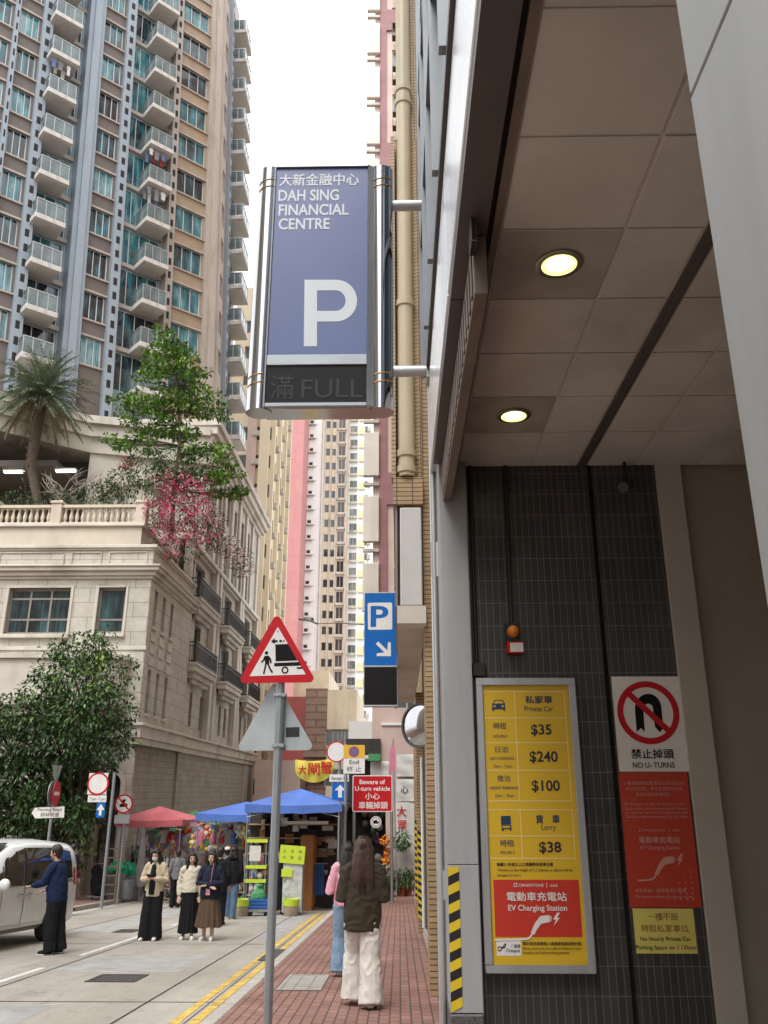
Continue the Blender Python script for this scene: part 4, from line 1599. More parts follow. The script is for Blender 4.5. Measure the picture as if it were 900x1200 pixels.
# cream yellow tower behind the stone building
def t_yel(o, W, H, cx):
    b = MB()
    for px, m in ((291, 0), (306.5, 1)):
        x = PY(px, 600, 72).x - cx
        b.box(x - 0.45, x + 0.45, -0.5 if m else -0.25, -0.001, 0, H, m)
    for y in (0.0, 3.9, 7.8, 11.0):
        b.box(W / 2 + 0.001, W / 2 + 0.35, y + 0.05, y + 0.5, 0, H, 1)
    b.split_build('vertical_fin', ['far_rose', 'far_yellow'], o)
    b = MB()
    s = MB()
    for k in range(18):
        z = 4 + k * 2.9
        for y in (1.4, 2.6, 5.2, 6.6, 9.2, 10.3):
            s.box(W / 2 + 0.001, W / 2 + 0.04, y - 0.4, y + 0.4, z - 0.6, z + 0.8)
        for y in (2.0, 5.9, 9.8):
            b.box(W / 2 + 0.05, W / 2 + 0.5, y - 0.35, y + 0.35, z - 1.25, z - 0.75)
        b.box(PY(298, 600, 72).x - cx - 0.5, PY(298, 600, 72).x - cx + 0.5, -0.45, -0.002, z - 0.5, z + 0.02)
    b.split_build('air_conditioner', 'far_grime', o)
    tag(s.build('side_windows', 'dark_glass', o), kind='stuff')


block('apartment_block', 'cream yellow apartment block right behind the stone building', 'apartment block', 72, 262, 314, 600, 50, 'far_yellow', 11.5,
      [(281, 0.9, 1.4, 'far_glass', 'far_grime'), (300, 0.9, 1.4, 'far_glass', 'far_grime'), (310.5, 0.6, 1.3, 'far_glass', 'far_grime')], 2.9, trim=t_yel)
block('apartment_block', 'pink windowless end wall of a high apartment block', 'apartment block', 138, 335, 353.2, 600, 76, 'pink_rows', 20, [], 2.9)


def t_white(o, W, H, cx):
    b = MB()
    x = PY(362.5, 600, 146).x - cx
    for k in range(30):
        z = 3.2 + k * 2.9
        b.box(x - 0.75, x + 0.75, -0.5, -0.002, z - 0.45, z - 0.3)
        b.tube([(x - 1.4, -0.1, z - 0.3), (x - 0.2, -0.12, z - 0.5), (x + 1.2, -0.1, z - 0.25)], 0.05, 5)
    b.split_build('hood', 'far_grime', o)
    b = MB()
    for k in range(30):
        z = 3.2 + k * 2.9
        b.box(-W / 2 - 0.05, -W / 2 + 0.35, -0.6, -0.002, z - 0.2, z + 0.9)
    b.tube([(PY(376, 600, 146).x - cx, -0.15, 0), (PY(376, 600, 146).x - cx, -0.15, H - 1)], 0.12, 6)
    b.split_build('side_box', 'far_grime', o)


block('apartment_block', 'plain white apartment block with tiny dark windows, right of the pink wall', 'apartment block', 146, 353.6, 377, 600, 80, 'far_white', 20,
      [(362.5, 0.75, 0.65, 'dark_glass', 'far_grime')], 2.9, trim=t_white)


def t_beige(o, W, H, cx):
    b = MB()
    for px in (386.5, 393.4, 405.6):
        x = PY(px, 600, 148).x - cx
        b.box(x - 0.12, x + 0.12, -0.5, -0.002, 0, H)
    for k in range(30):
        z = 3.0 + k * 2.9
        x = PY(399.5, 600, 148).x - cx
        b.box(x - 0.75, x + 0.75, -0.30, -0.003, z - 0.3, z + 0.06)
    b.split_build('pipe_run', 'far_grime', o)


block('apartment_block', 'beige apartment block with columns of dark windows, between two white blocks', 'apartment block', 148, 377.4, 407.3, 600, 79, 'far_beige', 20,
      [(382.8, 0.85, 1.5, 'dark_glass', 'far_grime'), (390.2, 0.8, 1.4, 'dark_glass', 'far_grime'), (399.5, 1.35, 2.1, 'dark_glass', 'far_rose')], 2.9, trim=t_beige)


def t_wy(o, W, H, cx):
    b = MB()
    for k in range(28):
        z = 26 + k * 2.9
        if z > H - 3:
            break
        x = PY(424, 600, 150).x - cx
        b.box(x - 0.65, x + 0.55, -0.3, -0.003, z, z + 1.5)
    b.split_build('yellow_panel', 'far_lime', o)
    b = MB()
    for k in range(30):
        z = 3.2 + k * 2.9
        x = PY(414, 600, 150).x - cx
        b.box(x - 0.7, x + 0.7, -0.5, -0.003, z - 0.5, z - 0.05)
        b.box(W / 2 - 0.3, W / 2 + 0.3, -0.7, -0.003, z, z + 0.9)
    b.split_build('air_conditioner', 'far_grime', o)


block('apartment_block', 'white apartment block with yellow panels, left of the mauve tower', 'apartment block', 150, 407.7, 432, 600, 79, 'far_white', 20,
      [(411.5, 0.8, 1.5, 'far_glass', 'far_white'), (416, 0.8, 1.5, 'far_glass', 'far_white'), (428.8, 0.7, 1.4, 'far_glass', 'far_white')], 2.9, trim=t_wy)


# mauve and rose tower on the right, over the flower shop
YM = 34.5


def t_mauve(o, W, H, cx):
    L = -W / 2
    fh = 3.05
    b = MB()
    x0, x1 = PY(444.5, 600, YM).x - cx, PY(453.5, 600, YM).x - cx
    b.box(x0, x1, -0.10, -0.001, 7.3, H)
    z = 12.0
    while z < H:
        b.box(x1, PY(466, 600, YM).x - cx + 0.9, -0.10, -0.0012, z, z + 1.5)
        z += fh * 3
    b.build('mauve_strip', 'mauve_tile', o)
    b = MB()
    k = 0
    z = 7.2
    while z + 2 < H:
        b.box(L - 0.42, x0 - 0.002, -0.25, -0.002, z, z + 2.1)
        z += fh
    b.split_build('bay_box', 'far_box', o, bevel=0.03)
    b = MB()
    z = 7.2
    while z + 2 < H:
        b.box(L - 0.42, x0 - 0.02, -0.18, -0.003, z + 2.62, z + 2.75)
        for j in range(3):
            b.box(L + 0.0 + j * 0.13, L + 0.07 + j * 0.13, -0.02, -0.001, z + 2.3, z + 2.55)
        z += fh
    b.split_build('ledge', 'far_grime', o)
    b = MB()
    z = 8
    xw = PY(464, 600, YM).x - cx
    while z + 2 < H:
        b.box(xw - 0.08, xw + 0.5, -0.5, -0.12, z + 0.1, z + 0.14)
        b.box(xw - 0.08, xw + 0.5, -0.5, -0.12, z + 1.0, z + 1.03)
        for j in range(4):
            b.box(xw - 0.08 + j * 0.18, xw - 0.05 + j * 0.18, -0.5, -0.47, z + 0.1, z + 1.03)
        z += fh
    b.build('window_cage', 'balcony_iron', o)


mt = block('apartment_block', 'rose and mauve tiled tower rising over the flower shop', 'apartment block', YM, 437, 640, 600, 70, 'far_rose', 22,
           [(475, 1.0, 1.4, 'far_glass', 'far_grime')], 3.05, zbot=1.5, trim=t_mauve)

# low old buildings closing the street
def t_low(o, W, H, cx):
    b = MB()
    for k in range(5):
        b.box(-W / 2 - 0.1, W / 2 + 0.1, -0.25, -0.002, 1.5 + k * 1.7, 1.8 + k * 1.7)
    b.split_build('ledge', 'far_brown', o)


block('old_building', 'brown banded old building in front of the red wall', 'building', 64, 357, 383, 860, 9.0, 'brown_rows', 12, [], 2.9, trim=t_low)
block('old_building', 'narrow dark red wall beside the brown banded building', 'building', 66, 330, 357, 850, 8.6, 'far_red', 12, [], 2.9)
block('old_building', 'cream rooftop block above the brown banded building', 'building', 69, 343, 385, 830, 11.0, 'far_cream', 12, [], 2.9)
block('old_building', 'weathered cream building with small windows and pipes, left of the parking sign', 'building', 58, 383, 418, 860, 8.2, 'far_cream', 12,
      [(389, 0.9, 1.1, 'dark_glass', 'far_grime'), (397, 0.9, 1.1, 'dark_glass', 'far_grime'), (407, 0.9, 1.1, 'dark_glass', 'far_grime')], 2.6)
block('old_building', 'low pinkish building with a row of windows beyond the blue canopy', 'building', 60, 299, 352, 905, 3.6, 'far_rose', 10,
      [(308, 1.1, 1.0, 'far_glass', 'far_white'), (316, 1.1, 1.0, 'far_glass', 'far_white'), (330, 1.1, 1.0, 'far_glass', 'far_white'), (343, 1.1, 1.0, 'far_glass', 'far_white')], 3.4, trim=None)
block('old_building', 'pale house with a flat roof behind the orange parking plate', 'building', 52, 408, 446, 880, 5.6, 'far_white', 10,
      [(416, 0.9, 1.1, 'far_glass', 'far_grime'), (428, 0.9, 1.1, 'dark_glass', 'far_grime')], 2.7)

# unseen block added behind the camera to give the polished metal something to reflect
added_block = thing('corner_block', 'dull grey office block, added unseen behind the camera for the chrome sign to mirror', 'building', (-24, -18, gz(-18)))
b = MB()
b.X = T(-14, 0, 0, RZ)
hs = [(y, y + 2.2, z, z + 1.8) for y in range(-44, -1, 4) for z in range(5, 22, 4)]
b.wall(-46, 2, -1, 25, hs, depth=0.3)
b.X = Matrix.Identity(4)
b.box(-36, -14.31, -46, 2, -1, 24.9)
b.build('wall', 'far_grime', added_block, world=True)
b = MB()
b.box(-14.3, -14.26, -45.9, 1.9, 4, 24)
b.build('glazing', 'dark_glass', added_block, world=True)

# ---------------------------------------------------------------- signs and fittings


class Face:
    """draws on a flat face at depth Y in the street, measured in survey pixels"""

    def __init__(self, Y):
        self.Y = Y

    def p(self, u, v):
        q = PY(u, v, self.Y)
        return (q.x, q.z)

    def text(self, mb, s, u, v, h, w=None, m=0, bold=0.0, lift=0.002, align='c'):
        x, z = self.p(u, v)
        hh = self.p(u, v - h)[1] - z
        ww = None
        if w:
            ww = self.p(u + w / 2, v)[0] - self.p(u - w / 2, v)[0]
        cjk = ord(max(s)) >= 0x2e80
        mb.text(s, x, z, hh, self.Y - lift, m, align=align, width=ww, bold=0.0 if cjk else min(bold, 0.02), th=0.001)
        if cjk and bold > 0.005:                 # heavier strokes: the same glyphs once more, a hair to the side
            mb.text(s, x + hh * 0.035, z, hh, self.Y - lift - 0.0003, m, align=align, width=ww, th=0.001)
            mb.text(s, x, z + hh * 0.025, hh, self.Y - lift - 0.0006, m, align=align, width=ww, th=0.001)

    def poly(self, mb, pts, m=0, lift=0.002):
        q = [self.p(*a) for a in pts]
        ar = sum(q[i][0] * q[(i + 1) % len(q)][1] - q[(i + 1) % len(q)][0] * q[i][1] for i in range(len(q)))
        mb.plate(q if ar > 0 else q[::-1], self.Y - lift - 0.001, self.Y - lift + 0.0008, m)

    def line(self, mb, pts, wpx, m=0, lift=0.002):
        s = self.p(450 + wpx / 2, 700)[0] - self.p(450 - wpx / 2, 700)[0]
        for a, c in zip(pts[:-1], pts[1:]):
            p0, p1 = self.p(*a), self.p(*c)
            mb.bar(p0[0], p0[1], p1[0], p1[1], s, self.Y - lift - 0.001, self.Y - lift + 0.0008, m)


def rounded(pts, r, n=5):
    out = []
    k = len(pts)
    for i in range(k):
        p, a, c = Vector(pts[i]), Vector(pts[i - 1]), Vector(pts[(i + 1) % k])
        da, dc = (a - p).normalized(), (c - p).normalized()
        ang = da.angle(dc)
        t = r / math.tan(ang / 2)
        p0, p1 = p + da * t, p + dc * t
        ce = p + (da + dc).normalized() * (r / math.sin(ang / 2))
        for j in range(n + 1):
            q = p0.lerp(p1, j / n)
            out.append(tuple(ce + (q - ce).normalized() * r))
    return out


# the big hanging parking sign
YS = 6.5
F = Face(YS)
zb_, zt_ = PY(372, 474, YS).z, PY(372, 196, YS).z
xl, xr = PY(285, 474, YS).x + 0.005, PY(461.5, 474, YS).x
ps = thing('parking_sign', 'large chrome framed blue parking sign hanging out over the pavement', 'sign', (0.29, YS + 0.16, zb_ + 1.3))
b = MB()
TR = 0.115
yc = YS + 0.112
for x in (xl + TR, xr - TR):
    b.tube([(x, yc, zb_ - 0.03), (x, yc, zt_ + 0.02)], TR, 32)
b.build('side_tube', 'chrome', ps, world=True)
b = MB()
x0, x1 = PY(313, 415, YS).x, PY(430, 415, YS).x
b.box(xl + TR * 1.4, xr - TR * 1.4, YS + 0.04, YS + 0.27, zb_ - 0.02, zt_ + 0.01, 0)
for s, xa, xb in ((-1, xl + TR * 1.36, x0), (1, x1, xr - TR * 1.36)):
    za, zc = zb_ - 0.02, zt_ + 0.012
    ya_, yb_ = (YS + 0.03, YS - 0.018) if s < 0 else (YS - 0.018, YS + 0.03)
    b.add([(xa, ya_, za), (xb, yb_, za), (xb, yb_, zc), (xa, ya_, zc), ((xb if s < 0 else xa), YS + 0.035, za), ((xb if s < 0 else xa), YS + 0.035, zc)], [(0, 1, 2, 3), (1, 4, 5, 2) if s < 0 else (4, 0, 3, 5), (0, 4, 1), (3, 2, 5)], 1)
zl0, zl1 = PY(372, 472, YS).z, PY(372, 428, YS).z
zf0, zf1 = PY(372, 416, YS).z, PY(372, 197, YS).z
b.box(x0, x1, YS - 0.014, YS + 0.03, zl1, zf0, 2)
b.box(x0, x1, YS - 0.014, YS + 0.03, zb_ - 0.02, zl0, 2)
b.box(x0, x1, YS - 0.022, YS + 0.03, zf1, zt_ + 0.012)
b.build('frame', ['chrome', 'aluminium', 'steel_grey'], ps, world=True, bevel=0.004)
b = MB().box(x0 + 0.004, x1 - 0.004, YS, YS + 0.03, zf0 + 0.002, zf1 - 0.002)
fp = b.build('face_panel', 'deep_blue', ps, world=True)
b = MB()
for s, u, v, h, wd, bo in (('大新金融中心', 373.5, 218, 14, 93, 0.018), ('DAH SING', 361.5, 235, 12.5, 71, 0.02), ('FINANCIAL', 367.2, 252, 12.5, 82, 0.02), ('CENTRE', 356.2, 268.5, 12.5, 60, 0.02)):
    F.text(b, s, u, v, h, wd, bold=bo)
F.poly(b, [(357, 328), (371.5, 328), (371.5, 406), (356, 406)])
pp = [(371.5, 328), (394, 328)] + [(394 + 24.5 * math.sin(R(t)), 352.5 - 24.5 * math.cos(R(t))) for t in range(10, 180, 10)] + [(394, 377), (371.5, 377)]
qq = [(371.5, 364.5), (393, 364.5)] + [(393 + 12 * math.sin(R(t)), 352.5 - 12 * math.cos(R(t))) for t in range(170, 0, -10)] + [(393, 340.5), (371.5, 340.5)]
o_ = pp[1:-1]
i_ = qq[1:-1][::-1]
F.poly(b, [(371.5, 328), (394, 328), (393, 340.5), (371.5, 340.5)])
F.poly(b, [(371.5, 364.5), (393, 364.5), (394, 377), (371.5, 377)])
for k in range(len(o_) - 1):
    F.poly(b, [o_[k], o_[k + 1], i_[k + 1], i_[k]])
b.build('lettering', 'pale_letter', fp, world=False) if False else None
lt_ = b.build('lettering', 'pale_letter', ps, world=True)
b = MB().box(x0 + 0.004, x1 - 0.004, YS, YS + 0.03, zl0 + 0.002, zl1 - 0.002)
b.build('display_panel', 'led_black', ps, world=True)
b = MB()
F.text(b, '滿', 330, 468, 28, 27, bold=0.0)
F.text(b, 'FULL', 389, 466, 22, 72)
b.build('lettering', 'led_dim', ps, world=True)
b = MB()
for x in (xl + TR, xr - TR):
    for zc in (zb_ + 0.20, zb_ + 0.28, zt_ - 0.24, zt_ - 0.16):
        pts = []
        for k in range(13):
            a = R(-150 + 120 * k / 12)
            pts.append((x + (TR + 0.002) * math.cos(a), yc + (TR + 0.002) * math.sin(a), zc + 0.045 * k / 12))
        b.tube(pts, 0.006, 6)
b.split_build('gold_stripe', 'brass', ps, world=True)
b = MB()
for v in (241, 435):
    z = PY(478, v, YS + 0.15).z
    MB().tube([(xr - 0.06, YS + 0.15, z), (0.285, YS + 0.15, z)], 0.052, 16).build('bracket_arm', 'aluminium', ps, world=True)
b = MB()
for v in (241, 435):
    z = PY(478, v, YS + 0.15).z
    MB().box(0.262, 0.285, YS + 0.03, YS + 0.27, z - 0.12, z + 0.12).build('bracket_plate', 'aluminium', ps, world=True, bevel=0.004)

# loading sign on its pole, nearest to the camera
base = (-0.985, 7.0, gz(7.0))
ws = thing('warning_sign', 'red bordered triangular lorry and pedestrian warning sign on a grey pole', 'road sign', base)
b = MB()
b.tube([(0, 0, -0.1), (0, 0, PY(325, 740, 7).z - base[2])], 0.035, 20)
b.build('pole', 'steel_grey', ws)
YT = 6.935
F = Face(YT)
tri = rounded([F.p(278.5, 800.5), F.p(371, 799.5), F.p(324.5, 717)], 0.035)
b = MB().plate(tri, YT, YT + 0.012)
pa = b.build('warning_panel', 'sign_red', ws, world=True)
b = MB()
z_ = lambda X, Y: (270 + X / 6, 700 + Y / 6)
F.poly(b, [z_(135, 555), z_(530, 542), z_(334, 208)], 0, 0.001)
F.poly(b, [z_(316, 332), z_(405, 328), z_(472, 444), z_(318, 450)], 1, 0.003)
F.poly(b, [z_(308, 462), z_(483, 455), z_(497, 480), z_(308, 486)], 1, 0.003)
F.poly(b, [z_(466, 492), z_(503, 490), z_(508, 502), z_(468, 504)], 1, 0.003)
cx_, cz_ = F.p(*z_(384, 512))
rr = abs(F.p(*z_(409, 512))[0] - cx_)
b.ring(cx_, cz_, rr * 0.6, rr, YT - 0.004, YT - 0.002, 1, 28)
F.poly(b, [z_(286, 310), z_(312, 288), z_(312, 302), z_(332, 302), z_(332, 316), z_(312, 317), z_(312, 330)], 1, 0.003)
F.poly(b, [z_(345, 300), z_(362, 300), z_(362, 315), z_(345, 316)], 1, 0.003)
F.poly(b, [z_(371, 301), z_(380, 301), z_(380, 314), z_(371, 314)], 1, 0.003)
cx_, cz_ = F.p(*z_(254, 391))
b.disc(cx_, cz_, abs(F.p(*z_(266, 391))[0] - cx_), YT - 0.004, YT - 0.002, 1, 18)
F.poly(b, [z_(240, 412), z_(268, 410), z_(276, 440), z_(272, 470), z_(246, 472), z_(242, 445)], 1, 0.003)
for ln in ([z_(244, 418), z_(234, 442), z_(218, 458)], [z_(266, 416), z_(284, 440), z_(284, 464)], [z_(250, 468), z_(242, 505), z_(234, 540)], [z_(265, 468), z_(277, 500), z_(296, 530)]):
    F.line(b, ln, 1.9, 1, 0.003)
cx_, cz_ = F.p(*z_(334, 240))
b.disc(cx_, cz_, 0.008, YT - 0.005, YT - 0.0015, 2, 10)
b.build('pictogram', ['sign_white', 'sign_black', 'steel_grey'], ws, world=True)
YT2 = 7.055
F2 = Face(YT2)
tri2 = rounded([F2.p(276.5, 880), F2.p(369.5, 879), F2.p(322, 796)], 0.035)
b = MB().plate(tri2, YT2, YT2 + 0.012)
F2.poly(b, [(335, 852.5), (351, 852), (351, 863.5), (335, 864)], 1, 0.001)
b.build('back_panel', ['sign_back', 'led_dim'], ws, world=True)
for v in (752, 792, 815, 874):
    b = MB()
    z = PY(323, v, 7).z - base[2]
    b.box(-0.05, 0.05, -0.045, 0.05, z - 0.014, z + 0.014)
    b.ball((0.0, -0.046, z), 0.009, 8, 5)
    b.build('clamp', 'steel_grey', ws, bevel=0.003)

# blue parking arrow sign
YP = 14.0
F = Face(YP)
bp_ = thing('parking_sign', 'tall narrow blue parking sign with a white arrow over a black display', 'sign', (-0.02, YP + 0.1, 3.8))
x0, x1 = PY(426.5, 760, YP).x, PY(465.5, 760, YP).x
zt, zm, zb = PY(446, 694, YP).z, PY(446, 780, YP).z, PY(446, 828, YP).z
b = MB()
b.box(x0, x1, YP + 0.004, YP + 0.16, zb, zt)
b.box(x0, x1, YP - 0.008, YP + 0.004, zt - 0.02, zt)
b.box(x0, x1, YP - 0.008, YP + 0.004, zm - 0.025, zm)
b.box(x0, x1, YP - 0.008, YP + 0.004, zb, zb + 0.025)
b.build('case', 'aluminium', bp_, world=True, bevel=0.003)
MB().box(x0 + 0.008, x1 - 0.008, YP - 0.004, YP + 0.003, zm + 0.001, zt - 0.021).build('blue_panel', 'sign_blue', bp_, world=True)
MB().box(x0 + 0.008, x1 - 0.008, YP - 0.004, YP + 0.003, zb + 0.026, zm - 0.026).build('display_panel', 'led_black', bp_, world=True)
F = Face(YP - 0.004)
b = MB()
q_ = lambda X, Y: (410 + X / 8, 690 + Y / 8)
rc = rounded([F.p(*q_(170, 385)), F.p(*q_(398, 382)), F.p(*q_(396, 128)), F.p(*q_(166, 132))], 0.03)
b.plate(rc, F.Y - 0.002, F.Y - 0.0005, 0)
F.text(b, 'P', q_(278, 352)[0], q_(278, 352)[1], 24.0, 20, m=1, bold=0.014, lift=0.004)
F.text(b, 'P', q_(274, 352)[0], q_(278, 352)[1], 24.0, 20, m=1, bold=0.014, lift=0.0043)
F.text(b, 'P', q_(282, 352)[0], q_(278, 352)[1], 24.0, 20, m=1, bold=0.014, lift=0.0046)
F.line(b, [q_(255, 505), q_(362, 612)], 4.0, 0, 0.002)
F.poly(b, [q_(385, 632), q_(252, 632), q_(252, 606), q_(330, 596), q_(352, 572), q_(358, 498), q_(384, 505)], 0, 0.003)
b.build('symbol', ['sign_white', 'sign_blue'], bp_, world=True)
b = MB()
for v in (700, 822):
    z = PY(468, v, YP).z
    MB().box(x1, 0.0, YP + 0.06, YP + 0.1, z - 0.02, z + 0.02).build('bracket_arm', 'steel_grey', bp_, world=True)

# convex traffic mirror
mp_ = PY(491.5, 850, 12)
mr_ = thing('traffic_mirror', 'round convex traffic mirror fixed behind the tan tiled pier', 'mirror', tuple(mp_))
RM = 0.29
b = MB()
n = 36
vs, fs = [], []
for j in range(7):
    t = R(26) * j / 6
    for i in range(n):
        a = 2 * math.pi * i / n
        rr = RM * math.sin(t) / math.sin(R(26))
        vs.append((rr * math.cos(a), -(math.cos(t) - math.cos(R(26))) * RM / math.sin(R(26)), rr * math.sin(a)))
for j in range(6):
    for i in range(n):
        fs.append((j * n + i, (j + 1) * n + i, (j + 1) * n + (i + 1) % n, j * n + (i + 1) % n))
b.X = Matrix.Rotation(R(-38), 4, 'Z')
b.add(vs, fs, 0, True)
b.build('mirror_glass', 'chrome', mr_)
b = MB()
b.X = Matrix.Rotation(R(-38), 4, 'Z')
b.ring(0, 0, RM - 0.005, RM + 0.02, -0.02, 0.04, 0, 36)
b.disc(0, 0, RM, 0.03, 0.05)
b.build('mirror_rim', 'iron', mr_)
MB().tube([(0, 0.05, 0), (0.1, 0.12, 0), (0.26, 0.15, 0)], 0.02, 8).build('mirror_arm', 'steel_grey', mr_)

# price board
YF = 6.372
F = Face(YF)
pr = thing('price_board', 'yellow parking price board in a grey metal frame on the dark tiles', 'notice board', (0.955, YB - 0.01, 0.33))
bx0, bx1, bz0, bz1 = 0.582, 1.332, 0.33, 2.32
fw = 0.052
b = MB()
b.box(bx0, bx1, YF - 0.022, YB - 0.002, bz1 - fw, bz1)
b.box(bx0, bx1, YF - 0.022, YB - 0.002, bz0, bz0 + fw)
b.box(bx0, bx0 + fw, YF - 0.022, YB - 0.002, bz0 + fw, bz1 - fw)
b.box(bx1 - fw, bx1, YF - 0.022, YB - 0.002, bz0 + fw, bz1 - fw)
b.build('frame', 'aluminium', pr, world=True, bevel=0.004)
MB().box(bx0 + fw - 0.002, bx1 - fw + 0.002, YF, YB - 0.004, bz0 + fw - 0.002, bz1 - fw + 0.002).build('board_panel', 'board_yellow', pr, world=True)
b = MB()
gl, gr, gc = F.p(566, 811)[0], F.p(661, 811)[0], F.p(602.5, 811)[0]
wl_ = 0.006
for vt, vbm, rws in ((810.2, 938.7, (810.2, 841.3, 870.3, 902.7, 938.7)), (948.9, 1006, (948.9, 979.6, 1006))):
    ztop, zbot = F.p(620, vt)[1], F.p(620, vbm)[1]
    for v in rws:
        z = F.p(620, v)[1]
        b.box(gl, gr, YF - 0.0015, YF + 0.001, z - wl_ / 2, z + wl_ / 2)
    for x in (gl, gc, gr):
        b.box(x - wl_ / 2, x + wl_ / 2, YF - 0.0012, YF + 0.001, zbot, ztop)
b.build('table_lines', 'cream_line', pr, world=True)
b = MB()
for s, u, v, h, wd, m, bo in (
        ('私家車', 631.5, 824.5, 9, 31.5, 0, 0.02), ('Private Car', 631.5, 833.5, 6.2, 34, 0, 0.0),
        ('$35', 634.5, 860.5, 11.5, 24, 1, 0.03), ('$240', 637.3, 892.5, 12, 33, 1, 0.03), ('$100', 639.8, 926.5, 12, 33, 1, 0.03), ('$38', 645, 998.5, 12, 26, 1, 0.03),
        ('時租', 586, 854.5, 7.5, 15, 0, 0), ('HOURLY', 586.5, 864.5, 3.6, 17, 0, 0), ('日泊', 588, 882, 7.5, 15, 0, 0), ('DAY PARKING', 588.5, 890.5, 3.6, 28, 0, 0), ('7am - 7pm', 589, 899.5, 3.6, 22, 0, 0),
        ('夜泊', 590.3, 916, 7.5, 15.5, 0, 0), ('NIGHT PARKING', 591, 925, 3.6, 33, 0, 0), ('7pm - 7am', 591, 934, 3.6, 22, 0, 0),
        ('貨　車', 642, 965, 10, 28, 0, 0.02), ('Lorry', 643, 972.5, 6.5, 17, 0, 0), ('時租', 594.5, 992, 8, 16, 0, 0), ('HOURLY', 595, 1000.5, 3.6, 17, 0, 0),
        ('每輛2.1米或以上之車輛將收貨車位費', 615, 1015, 4.2, 66, 1, 0.02), ('Vehicles at the height of 2.1 metres or above will be', 627, 1021, 3.2, 88, 1, 0), ('charged as lorry', 596.5, 1027, 3.2, 28, 1, 0)):
    F.text(b, s, u, v, h, wd, m, bo)
# car and lorry symbols
c_ = lambda X, Y: (540 + X / 5.625, 780 + Y / 5.625)
F.poly(b, [c_(206, 255), c_(222, 228), c_(276, 226), c_(292, 252), c_(292, 298), c_(280, 298), c_(278, 286), c_(222, 288), c_(220, 298), c_(206, 298)], 0)
F.poly(b, [c_(216, 250), c_(228, 234), c_(270, 233), c_(282, 249)], 2, 0.003)
for X in (222, 276):
    F.poly(b, [c_(X - 7, 262), c_(X + 7, 262), c_(X + 7, 274), c_(X - 7, 274)], 2, 0.003)
l_ = lambda X, Y: (540 + X / 5.625, 940 + Y / 5.625)
F.poly(b, [l_(264, 92), l_(328, 90), l_(330, 148), l_(266, 150)], 0)
F.poly(b, [l_(268, 154), l_(332, 152), l_(334, 186), l_(322, 188), l_(320, 176), l_(284, 178), l_(282, 190), l_(270, 190)], 0)
F.poly(b, [l_(274, 158), l_(322, 156), l_(324, 168), l_(276, 170)], 2, 0.003)
b.build('lettering', ['ink_blue', 'ink_dark', 'board_yellow'], pr, world=True)


def plug(b, F, pts0, m, k=1.0):
    """charging plug with its cable and a lightning bolt; pts0: pixel origin of the gun tip, k scale"""
    u, v = pts0
    t = lambda x, y: (u + x * k, v + y * k)
    F.poly(b, [t(-21, 14), t(-17, 5), t(-11, -3), t(-4, -4), t(0, -4), t(0, 4), t(-5, 5), t(-10, 6), t(-15, 13), t(-18, 19), t(-22, 17)], m)
    F.poly(b, [t(0.6, -3), t(2, -3), t(2, 3), t(0.6, 3)], m)
    F.line(b, [t(-20, 17), t(-23, 22), t(-27, 24), t(-64 if k == 1.0 else -42, 25)], 1.7 * k, m)
    F.poly(b, [t(9, -7), t(4, 1), t(7.5, 1), t(5, 8), t(12, -1), t(8.8, -1), t(12, -7)], m)


rp_ = MB()
rx0, rx1, rz0, rz1 = F.p(578, 1031)[0], F.p(678, 1031)[0], F.p(630, 1098)[1], F.p(630, 1031)[1]
rp_.box(rx0, rx1, YF - 0.0018, YF + 0.001, rz0, rz1, 0)
ox0, ox1, oz0, oz1 = F.p(581.5, 1101)[0], F.p(610, 1101)[0], F.p(596, 1120)[1], F.p(596, 1101)[1]
rp_.box(ox0, ox1, YF - 0.0018, YF + 0.001, oz0, oz1, 1)
rp_.build('advert_panel', ['board_red', 'sign_white'], pr, world=True)
b = MB()
F2 = Face(YF - 0.002)
F2.text(b, 'CORNERSTONE', 621, 1039, 3.4, 32, 0)
F2.text(b, 'cot', 649, 1039, 3.6, 9, 0)
F2.line(b, [(640.5, 1034.5), (640.7, 1040)], 0.5, 0)
F2.line(b, [(602.5, 1035), (605.5, 1035), (605.5, 1039), (602.5, 1039), (602.5, 1035)], 0.6, 0)
F2.text(b, '電動車充電站', 629, 1056, 10.5, 70, 0, 0.03)
F2.text(b, 'EV Charging Station', 630, 1067, 6.6, 69, 0, 0.012)
plug(b, F2, (644, 1076.5), 0)
F2.text(b, '八達通', 604, 1110.5, 4.2, 11, 1)
F2.text(b, 'Octopus', 601, 1115.5, 4.0, 16, 1)
ring = [(588 + 4.6 * math.sin(R(t)) - 1.0 * math.cos(R(t)), 1110 + 4.2 * math.sin(R(2 * t)) * 0.55 - 2.5 * math.sin(R(t))) for t in range(0, 361, 20)]
F2.line(b, ring, 0.8, 1)
F2.text(b, '請於使用前確保八達通儲值額足夠付款', 647, 1107.5, 3.8, 69, 2, 0.02)
F2.text(b, 'Please ensure you have sufficient balance in your', 647, 1112.7, 3.0, 69, 2)
F2.text(b, 'Octopus card before making payment', 640, 1117.6, 3.0, 55, 2)
b.build('lettering', ['sign_white', 'ink_dark', 'ink_dark'], pr, world=True)

